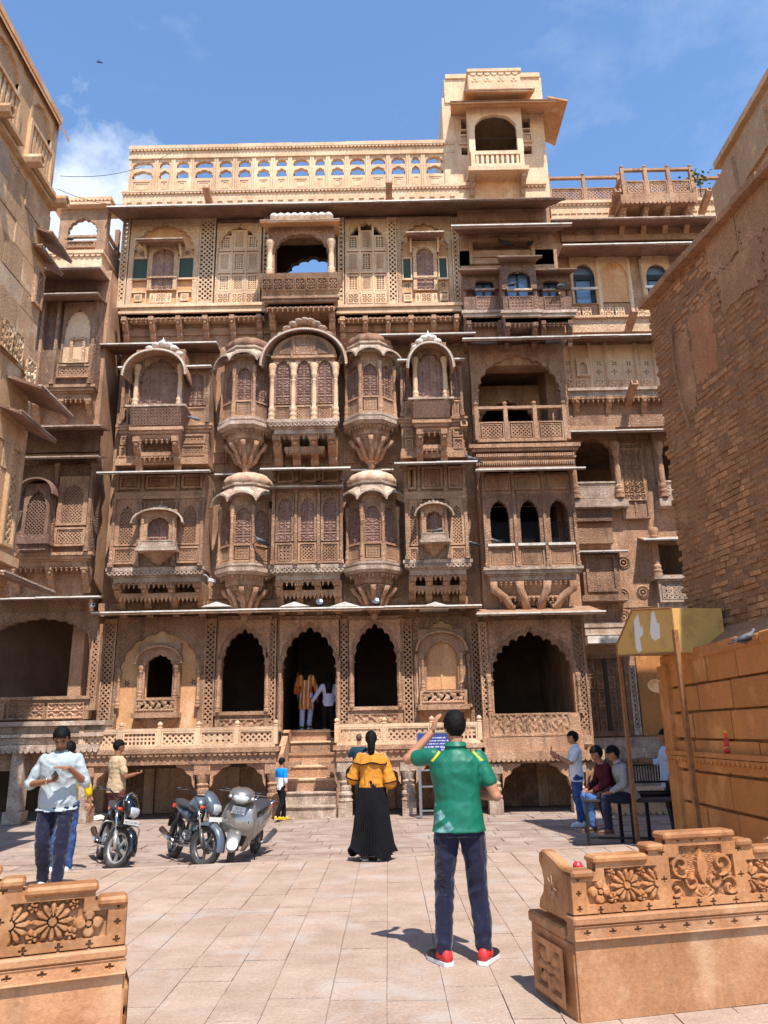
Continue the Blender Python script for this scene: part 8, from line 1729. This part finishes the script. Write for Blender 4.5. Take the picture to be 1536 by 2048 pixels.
m = MB(); n = 144; vs = []; prof = [(1.02, .15, .0), (.95, .17, .004), (.8, .195, .008), (.6, .212, .011), (.4, .232, .015), (.2, .262, .02), (.08, .295, .026)]
for j, (z, r_, am) in enumerate(prof):
    for i in range(n): a = 2*PI*i/n; k = r_+am*(1 if i % 3 == 0 else (-.5 if i % 3 == 1 else -.2))+.02*(j/6)*math.sin(a*4+1); dz = (.05*math.sin(a*2+.6)+.035*math.sin(a*5)) if j == 6 else 0; vs.append((k*math.cos(a), k*.74*math.sin(a), z+dz))
m.add(vs, [(j*n+i, j*n+(i+1) % n, (j+1)*n+(i+1) % n, (j+1)*n+i) for j in range(6) for i in range(n)]); m.build('skirt', 'black_cloth', p7, smooth=True, ang=60)
MB().loft([((0, .105, 1.30), (.03, 0, 0), (0, .02, 0)), ((.005, .115, 1.38), (.05, 0, 0), (0, .035, 0)), ((0, .12, 1.5), (.055, 0, 0), (0, .04, 0)), ((0, .11, 1.6), (.04, 0, 0), (0, .035, 0)), ((0, .08, 1.64), (.03, 0, 0), (0, .03, 0))], 14).build('ponytail', 'hair', p7, smooth=True)
p8, J, M = person('small child in a teal shirt carried on the arm of the woman in mustard', tuple(wpt(p7, (.165, -.20, .72))), PI+.15, dict(hipL=(.14,-.02,.92), hipR=(-.14,-.02,.92), knL=(.3,-.12,.78), knR=(-.3,-.12,.78), anL=(.3,.05,.5), anR=(-.3,.0,.5), toL=(.32,-.12,.42), toR=(-.32,-.12,.42), elL=(.27,-.06,1.2), wrL=(.22,-.25,1.25), elR=(-.27,-.06,1.2), wrR=(-.22,-.25,1.25), head=(0,-.02,1.68)), h=.86, top='teal', bottom='black_cloth', shoes=None, vox=.011, sleeve=.8, skin='skin', hairm='hair_short', wide=1.15, hem=-.06, topkw=dict(fold=.004))
# young man photographing, right
p10, J, M = person('young man in a white shirt and blue jeans raising his phone, right of the porch', (at(1162,1652,Z=GZ).x, at(1162,1652,Z=GZ).y, GZ), -PI/2, dict(elL=(.22,-.14,1.17), wrL=(.10,-.37,1.30), elR=(-.22,-.10,1.17), wrR=(-.08,-.35,1.27), head=(0,-.03,1.63), knL=(.1,-.03,.5), anL=(.1,-.02,.08), anR=(-.1,.12,.09), toR=(-.11,-.1,.02), toL=(.11,-.25,.02)), h=1.70, top='white_shirt', bottom='jeans', vox=.012, hem=-.14, sleeve=.75, wide=.92, loose=.028, hairkw=dict(line=.05, fringe_=.0, back=-.06, puff=1.13), hand_={'L': ((-.2,-.9,.5), (-.6,0,.4), 1, .5), 'R': ((.2,-.9,.5), (.6,0,.4), -1, .5)}, legw=.92)
q = Vector(J['wrL'])+Vector((-.1, -.10, .1)); phone('phone held up by the young man in the white shirt', wpt(p10, q), (RAD(15), 0, PI/2), 1.0)
MB().tube([Vector(J['wrL']).lerp(Vector(J['elL']), .08)+Vector((.03*math.cos(a), 0, .034*math.sin(a))) for a in [i*PI/6 for i in range(12)]], .008, 5, closed=True).build('wrist_watch', 'ink', p10)
MB().loft([((0, .012, 1.43), (.072, 0, 0), (0, .07, 0)), ((0, .004, 1.475), (.062, 0, 0), (0, .062, .008))], 18, cap=False).build('collar', 'white_shirt', p10, smooth=True)
# two men seated on the metal bench
SIT = dict(pelvis=(0,.0,.80), chest=(0,-.10,1.13), neck=(0,-.15,1.30), head=(0,-.22,1.44), shL=(.168,-.12,1.24), shR=(-.168,-.12,1.24), hipL=(.095,-.02,.77), hipR=(-.095,-.02,.77), knL=(.10,-.44,.76), knR=(-.10,-.44,.76), anL=(.09,-.42,.30), anR=(-.09,-.36,.30), toL=(.09,-.62,.22), toR=(-.09,-.56,.22), elL=(.25,-.18,.98), elR=(-.25,-.18,.98), wrL=(.15,-.38,.86), wrR=(-.15,-.38,.86), hyaw=.1, hpitch=.15)
def sit(label, px, py, Y, rz, **kw):
    p = at(px, py, Y=Y); return person(label, (p.x, Y, GZ), rz, SIT, **kw)
p11, J, M = sit('seated man in a maroon shirt and blue jeans on the metal bench', 1222, 1560, 13.0, -PI/2+.12, h=1.66, top='maroon', bottom='jeans_light', shoes=('sandal', 'sandal'), vox=.013, sleeve=1.85, wide=1.0, skin='skin_dark', bare=True, hairkw=dict(back=-.08, puff=1.1))
p12, J, M = sit('seated man in a grey shirt and dark jeans, second on the metal bench', 1256, 1560, 12.72, -PI/2+.1, h=1.66, top='grey_shirt', bottom='navy', shoes=('sandal', 'sandal'), vox=.013, sleeve=1.8, wide=1.04, skin='skin_dark', bare=True, hairkw=dict(back=-.1, puff=1.12))
MB().loft([((0, -.145, 1.24), (.074, 0, 0), (0, .07, .02)), ((0, -.155, 1.285), (.062, 0, 0), (0, .06, .03))], 18, cap=False).build('collar', 'grey_shirt', p12, smooth=True)
p13, J, M = person('person in a pale blue shirt half hidden behind the end of the orange wall', (4.66, 13.6, GZ), -PI/2-.2, dict(elR=(-.30,-.1,1.2), wrR=(-.28,-.34,1.22)), h=1.72, top='pale_blue', bottom='navy', vox=.015, sleeve=1.3, hem=-.16, loose=.035, skin='skin_dark', shoes=('sandal', 'sandal'))
# ------------------------------------------------------------------ motorcycles and scooter (front contact point at the origin, facing -Y)
def bake(m, M): m.v = [tuple(M @ Vector(v)) for v in m.v]; return m
def wheel(parent, name, c, R, rt, M, rim='alloy', spokes=5, width=1.0):
    T = M @ Matrix.Translation(c) @ Matrix.Rotation(RAD(90), 4, 'Y')
    t = MB(); n, k = 36, 10; vs = []
    for i in range(n):
        a = 2*PI*i/n
        for j in range(k):
            b = 2*PI*j/k; tread = 1+(.035 if (i % 2 and math.cos(b) > .3) else 0); q = R-rt+rt*math.cos(b)*tread; vs.append((q*math.cos(a), q*math.sin(a), rt*width*math.sin(b)))
    t.add(vs, [(i*k+j, ((i+1) % n)*k+j, ((i+1) % n)*k+(j+1) % k, i*k+(j+1) % k) for i in range(n) for j in range(k)]); w = bake(t, T).build(name, 'rubber', parent, smooth=True)
    r_ = MB(); r_.lathe([(R-2*rt+.012,-rt*.6),(R-2*rt-.012,-rt*.5),(R-2*rt-.02,0),(R-2*rt-.012,rt*.5),(R-2*rt+.012,rt*.6)], n=36, cap=False); bake(r_, T).build('rim', rim, w, smooth=True)
    for i in range(spokes):
        a = 2*PI*i/spokes; s = MB(); s.add([(.03*math.cos(a+q), .03*math.sin(a+q), z) for z in (-.014, .014) for q in (-.7, .7)]+[((R-2*rt)*math.cos(a+q), (R-2*rt)*math.sin(a+q), z) for z in (-.01, .01) for q in (-.09, .09)], [(0,1,5,4),(2,6,7,3),(0,4,6,2),(1,3,7,5)]); bake(s, T).build('spoke', rim, w)
    bake(MB().lathe([(.05,-.05),(.06,-.03),(.06,.03),(.05,.05)], n=14), T).build('hub', 'gunmetal', w); return w
def motorbike(label, loc, yaw, lean, steer, style, plate):
    b = thing('motorcycle', label, 'motorcycle', loc, rot=(0, lean, yaw)); b.scale = (.94,)*3; R, rt = .30, .048
    F = Matrix.Rotation(steer, 4, 'Z'); I = Matrix.Identity(4)
    paint = 'black_paint' if style == 0 else 'grey_paint'; rim = 'alloy' if style == 0 else 'gunmetal'
    wheel(b, 'front_wheel', (0, 0, R), R, rt, F, rim); wheel(b, 'rear_wheel', (0, 1.27, R), R, rt*1.1, I, rim)
    bake(MB().lathe([(.11,.0),(.115,.004),(.06,.008)], n=20, M=Matrix.Translation((.055, 0, R)) @ Matrix.Rotation(RAD(90), 4, 'Y')), F).build('brake_disc', 'steel', b)
    for s in (-1, 1):
        m = MB(); m.tube([(s*.085, -.02, R-.02), (s*.085, .07, .52)], [.028, .03], 10); bake(m, F).build('fork_leg', 'alloy' if style == 0 else 'gunmetal', b, smooth=True); m = MB(); m.tube([(s*.085, .065, .5), (s*.085, .20, .86)], .02, 10); bake(m, F).build('fork_tube', 'chrome', b, smooth=True)
    m = MB(); n = 14; vs = []   # fender hugging the tyre
    for i in range(n+1):
        a = RAD(-10+150*i/n); r_ = R+.035
        for x, dr in ((-.075, -.05), (-.06, -.005), (0, .012), (.06, -.005), (.075, -.05)): vs.append((x, -math.cos(a)*(r_+dr)*(-1 if False else 1)*1.0, R+math.sin(a)*(r_+dr)))
    m.add(vs, [(i*5+j, i*5+j+1, (i+1)*5+j+1, (i+1)*5+j) for i in range(n) for j in range(4)]); bake(m, F).build('front_fender', paint if style == 0 else 'grey_paint', b, smooth=True)
    # headlamp fairing
    m = MB(); m.loft([((0, -.02, .74), (.06, 0, 0), (0, .06, .03)), ((0, -.03, .80), (.11, 0, 0), (0, .10, .02)), ((0, .0, .90), (.135, 0, 0), (0, .11, -.01)), ((0, .06, .99), (.12, 0, 0), (0, .07, -.02)), ((0, .11, 1.06), (.08, 0, 0), (0, .02, -.01))], 18); bake(m, F).build('headlamp_fairing', paint, b, smooth=True)
    m = MB(); m.loft([((0, -.085, .755), (.06, 0, 0), (0, .02, .01)), ((0, -.128, .80), (.085, 0, 0), (0, .02, .0)), ((0, -.112, .865), (.09, 0, 0), (0, .02, -.005)), ((0, -.08, .90), (.06, 0, 0), (0, .015, -.005))], 16); bake(m, F).build('headlamp', 'lamp_glass', b, smooth=True)
    if style == 0: bake(MB().tube([(-.12, .02, .95), (-.07, .06, 1.04), (0, .09, 1.075), (.07, .06, 1.04), (.12, .02, .95)], .018, 8), F).build('visor_rim', 'chrome', b, smooth=True)
    m = MB(); m.tube([(-.36, .40, 1.06), (-.22, .33, 1.06), (-.1, .24, .98), (.1, .24, .98), (.22, .33, 1.06), (.36, .40, 1.06)], .012, 8); bake(m, F).build('handlebar', 'iron', b, smooth=True)
    for s in (-1, 1):
        bake(MB().tube([(s*.26, .352, 1.06), (s*.39, .414, 1.06)], .019, 10), F).build('grip', 'black_plastic', b, smooth=True); bake(MB().tube([(s*.22, .31, 1.06), (s*.38, .36, 1.045)], .006, 6), F).build('lever', 'chrome', b)
        bake(MB().ball((s*.17, .03, .83), (.045, .028, .026), 10, 7), F).build('indicator', 'indicator', b, smooth=True)
        bake(MB().tube([(s*.2, .3, 1.05), (s*.12, .2, .9), (s*.07, .12, .7)], .006, 5), F).build('cable', 'cable', b)
        m = MB(); m.tube([(s*.05, .30, .62), (s*.24, .30, .62), (s*.29, .30, .57), (s*.29, .30, .40), (s*.22, .30, .33), (s*.06, .32, .33)], .012, 8); m.build('crash_guard', 'steel' if style == 0 else 'iron', b, smooth=True)
        MB().tube([(s*.1, .66, .28), (s*.26, .66, .28)], .016, 8).build('foot_peg', 'rubber', b)
    pm = bake(MB().box(-.14, .14, -.115, -.108, .645, .71), F).build('number_plate', 'plate_white', b); t_ = text_mesh(plate, .048, 'ink'); inst('plate_text', t_, pm, F @ Vector((0, -.117, .66)), rot=(RAD(90), 0, steer))
    # body
    m = MB(); m.loft([((0, .33, .80), (.06, 0, 0), (0, 0, .07)), ((0, .40, .84), (.12, 0, 0), (0, 0, .12)), ((0, .52, .85), (.15, 0, 0), (0, 0, .14)), ((0, .64, .83), (.13, 0, 0), (0, 0, .11)), ((0, .74, .78), (.09, 0, 0), (0, 0, .06))], 18); m.build('fuel_tank', paint, b, smooth=True)
    m = MB(); m.loft([((0, .70, .79), (.09, 0, 0), (0, 0, .04)), ((0, .85, .80), (.13, 0, 0), (0, 0, .05)), ((0, 1.1, .82), (.14, 0, 0), (0, 0, .05)), ((0, 1.35, .86), (.11, 0, 0), (0, 0, .04)), ((0, 1.42, .87), (.05, 0, 0), (0, 0, .02))], 14); m.build('seat', 'seat_vinyl', b, smooth=True)
    m = MB(); m.loft([((0, .75, .66), (.10, 0, 0), (0, 0, .10)), ((0, 1.05, .72), (.12, 0, 0), (0, 0, .08)), ((0, 1.4, .80), (.08, 0, 0), (0, 0, .05)), ((0, 1.5, .82), (.03, 0, 0), (0, 0, .02))], 12); m.build('side_panel', paint, b, smooth=True)
    m = MB(); m.box(-.11, .11, .46, .80, .26, .46); m.build('engine_case', 'gunmetal', b, bev=.03); m = MB()
    for k in range(6): m.box(-.085, .085, .40, .62, .465+k*.028, .48+k*.028)
    m.box(-.05, .05, .44, .6, .46, .63); m.build('cylinder_fins', 'gunmetal', b)
    for s in (-1, 1): MB().lathe([(.085, 0), (.09, .02), (.06, .04), (0, .045)], n=16, M=Matrix.Translation((s*.11, .66, .34)) @ Matrix.Rotation(RAD(90)*s, 4, 'Y')).build('engine_cover', 'alloy', b, smooth=True)
    MB().tube([(.0, .40, .55), (-.06, .34, .40), (-.1, .42, .26), (-.14, .7, .24), (-.16, 1.0, .27)], .02, 8).build('exhaust_pipe', 'chrome', b, smooth=True); MB().tube([(-.16, .95, .265), (-.17, 1.1, .29), (-.19, 1.5, .40)], [.03, .045, .05], 12).build('silencer', 'chrome', b, smooth=True)
    m = MB(); m.tube([(0, .24, .86), (0, .32, .62), (0, .42, .28)], .022, 8); m.tube([(0, .24, .86), (0, .7, .74), (0, 1.3, .78)], .02, 8); m.tube([(0, .9, .68), (0, .78, .3)], .02, 8)
    for s in (-1, 1): m.tube([(s*.09, .78, .33), (s*.1, 1.27, .30)], .018, 8); m.tube([(s*.1, 1.2, .33), (s*.11, 1.05, .70)], .024, 8)
    m.build('frame', 'iron', b, smooth=True)
    MB().tube([(.12, .78, .26), (.26, .80, .02)], .012, 6).build('side_stand', 'iron', b); MB().tube([(0, 1.42, .72), (0, 1.6, .60), (0, 1.66, .45)], [.06, .06, .05], 8, sq=.3).build('rear_fender', 'black_plastic', b); MB().box(-.06, .06, 1.5, 1.56, .74, .81).build('tail_lamp', 'red_plastic', b, bev=.01)
    return b
c1 = at(224, 1740, Z=GZ); motorbike('black motorcycle with silver alloy wheels, leftmost of the parked vehicles', c1, RAD(28), RAD(14), RAD(30), 0, 'RJ15 2S 7471')
c2 = at(404, 1736, Z=GZ); mb2 = motorbike('dark grey motorcycle parked between the black motorcycle and the silver scooter', c2, RAD(34), RAD(8), RAD(26), 1, '')
# scooter
def scooter(loc, yaw, lean, steer):
    b = thing('scooter', 'silver scooter with a white number plate on its front apron', 'scooter', loc, rot=(0, lean, yaw)); b.scale = (.93,)*3; R, rt = .225, .05; F = Matrix.Rotation(steer, 4, 'Z'); I = Matrix.Identity(4)
    wheel(b, 'front_wheel', (0, 0, R), R, rt, F, 'gunmetal', 5); wheel(b, 'rear_wheel', (0, 1.24, R), R, rt, I, 'gunmetal', 5)
    for s in (-1, 1): bake(MB().tube([(s*.075, .0, R), (s*.07, .06, .42), (s*.03, .12, .5)], .02, 8), F).build('fork_leg', 'gunmetal', b, smooth=True)
    m = MB(); m.loft([((0, -.30, .26), (.05, 0, 0), (0, .01, .02)), ((0, -.27, .33), (.085, 0, 0), (0, .03, .05)), ((0, -.17, .43), (.105, 0, 0), (0, .06, .07)), ((0, -.02, .50), (.10, 0, 0), (0, .04, .06)), ((0, .09, .50), (.07, 0, 0), (0, .02, .04))], 18); bake(m, F).build('front_fender', 'silver_paint', b, smooth=True)
    # apron: broad shield, narrow at the foot, raked
    vs = []; nz, nx = 12, 14
    prof = [(.20,.10,.20),(.28,.14,.16),(.36,.19,.11),(.46,.235,.06),(.56,.25,.03),(.66,.25,.03),(.74,.235,.05),(.82,.215,.08),(.88,.185,.11),(.92,.13,.14),(.935,.06,.16)]
    m = MB(); cols = 17
    for z, w, y in prof:
        for i in range(cols):
            t = (i-8)/8; x = w*1.15*math.sin(t*PI/2); bul = .10*math.cos(t*PI/2)*(1 if z < .9 else .6); arch_ = .0
            vs.append((x, y-bul+(.05 if abs(t) < .45 and z < .42 else 0), z))
    k = len(vs); vs += [(v[0]*.97, v[1]+.05, v[2]) for v in vs]; np_ = len(prof)
    fs = [(j*cols+i, j*cols+i+1, (j+1)*cols+i+1, (j+1)*cols+i) for j in range(np_-1) for i in range(cols-1) if not (j < 3 and 4 <= i < 12)]; fs += [tuple(k+q for q in f[::-1]) for f in fs[:]]
    fs += [(j*cols, (j+1)*cols, k+(j+1)*cols, k+j*cols) for j in range(np_-1)]+[(j*cols+cols-1, k+j*cols+cols-1, k+(j+1)*cols+cols-1, (j+1)*cols+cols-1) for j in range(np_-1)]
    m.add(vs, fs); ap = m.build('apron', 'silver_paint', b, smooth=True)
    for s in (-1, 1):
        MB().tube([(s*.215, .10, .84), (s*.252, .06, .66), (s*.242, .09, .46), (s*.19, .15, .3), (s*.11, .22, .2)], .010, 6).build('apron_trim', 'chrome', ap, smooth=True)
        MB().prism([(s*.07, .60), (s*.19, .655), (s*.20, .63), (s*.09, .575)], -.075, -.055).build('apron_vent', 'black_plastic', ap, rot=(0, 0, 0), loc=(0, .028, .02))
        MB().tube([(s*.0, -.075, .555), (s*.10, -.055, .60), (s*.20, -.01, .70)], .008, 6).build('apron_crease', 'chrome', ap, smooth=True)
    pl_ = MB().box(-.105, .105, -.012, -.005, -.055, .055).build('number_plate', 'plate_white', ap, loc=(0, -.035, .80), rot=(RAD(-22), 0, 0))
    for k_, (tx, zz) in enumerate((('RJ 15', .004), ('SX 0707', -.046))): inst('plate_text', text_mesh(tx, .048, 'ink'), pl_, (0, -.0135, zz), rot=(RAD(90), 0, 0))
    # handlebar cowl with headlamp
    m = MB(); m.loft([((0, -.06, .90), (.07, 0, 0), (0, .05, .0)), ((0, -.06, .95), (.15, 0, 0), (0, .12, -.01)), ((0, -.01, 1.03), (.20, 0, 0), (0, .13, -.03)), ((0, .06, 1.09), (.17, 0, 0), (0, .10, -.03)), ((0, .12, 1.12), (.09, 0, 0), (0, .04, -.01))], 20); bake(m, F).build('handlebar_cowl', 'silver_paint', b, smooth=True)
    m = MB(); m.loft([((0, -.125, .925), (.05, 0, 0), (0, .02, .0)), ((0, -.168, .96), (.105, 0, 0), (0, .03, -.005)), ((0, -.143, 1.01), (.125, 0, 0), (0, .03, -.01)), ((0, -.1, 1.04), (.08, 0, 0), (0, .02, -.005))], 16); bake(m, F).build('headlamp', 'lamp_glass', b, smooth=True)
    for s in (-1, 1):
        bake(MB().ball((s*.165, -.05, .99), (.035, .05, .03), 10, 7), F).build('indicator', 'lamp_glass', b, smooth=True); bake(MB().tube([(s*.17, .10, 1.06), (s*.36, .17, 1.06)], .018, 10), F).build('grip', 'black_plastic', b, smooth=True); bake(MB().tube([(s*.19, .03, 1.05), (s*.36, .09, 1.04)], .007, 6), F).build('lever', 'chrome', b)
    MB().box(-.16, .16, .18, .62, .27, .31).build('floor_board', 'black_plastic', b, bev=.01); MB().box(-.17, .17, .13, .22, .27, .86).build('leg_shield', 'silver_dark', b, bev=.03)
    m = MB(); m.loft([((0, .55, .34), (.15, 0, 0), (0, 0, .08)), ((0, .68, .50), (.18, 0, 0), (0, 0, .20)), ((0, .95, .56), (.19, 0, 0), (0, 0, .20)), ((0, 1.25, .62), (.17, 0, 0), (0, 0, .16)), ((0, 1.5, .68), (.11, 0, 0), (0, 0, .09)), ((0, 1.6, .72), (.04, 0, 0), (0, 0, .03))], 18); m.build('rear_body', 'silver_paint', b, smooth=True)
    m = MB(); m.loft([((0, .58, .72), (.11, 0, 0), (0, 0, .03)), ((0, .72, .765), (.155, 0, 0), (0, 0, .05)), ((0, 1.0, .80), (.155, 0, 0), (0, 0, .045)), ((0, 1.3, .83), (.13, 0, 0), (0, 0, .04)), ((0, 1.42, .82), (.06, 0, 0), (0, 0, .02))], 16); m.build('seat', 'seat_vinyl', b, smooth=True)
    for s in (-1, 1): MB().tube([(s*.14, 1.2, .80), (s*.16, 1.42, .88), (s*.08, 1.56, .90)], .014, 8).build('grab_rail', 'chrome', b, smooth=True)
    MB().tube([(.17, .9, .24), (.20, 1.1, .26), (.21, 1.5, .36)], [.02, .045, .05], 12).build('silencer', 'gunmetal', b, smooth=True); MB().box(-.14, .02, .8, 1.3, .18, .36).build('engine_case', 'gunmetal', b, bev=.03); MB().tube([(.1, .62, .27), (.2, .64, .02)], .012, 6).build('side_stand', 'iron', b); MB().box(-.07, .07, 1.56, 1.62, .68, .76).build('tail_lamp', 'red_plastic', b, bev=.01)
    return b
c3 = at(458, 1732, Z=GZ); scooter(c3, RAD(-8), RAD(10), RAD(14))
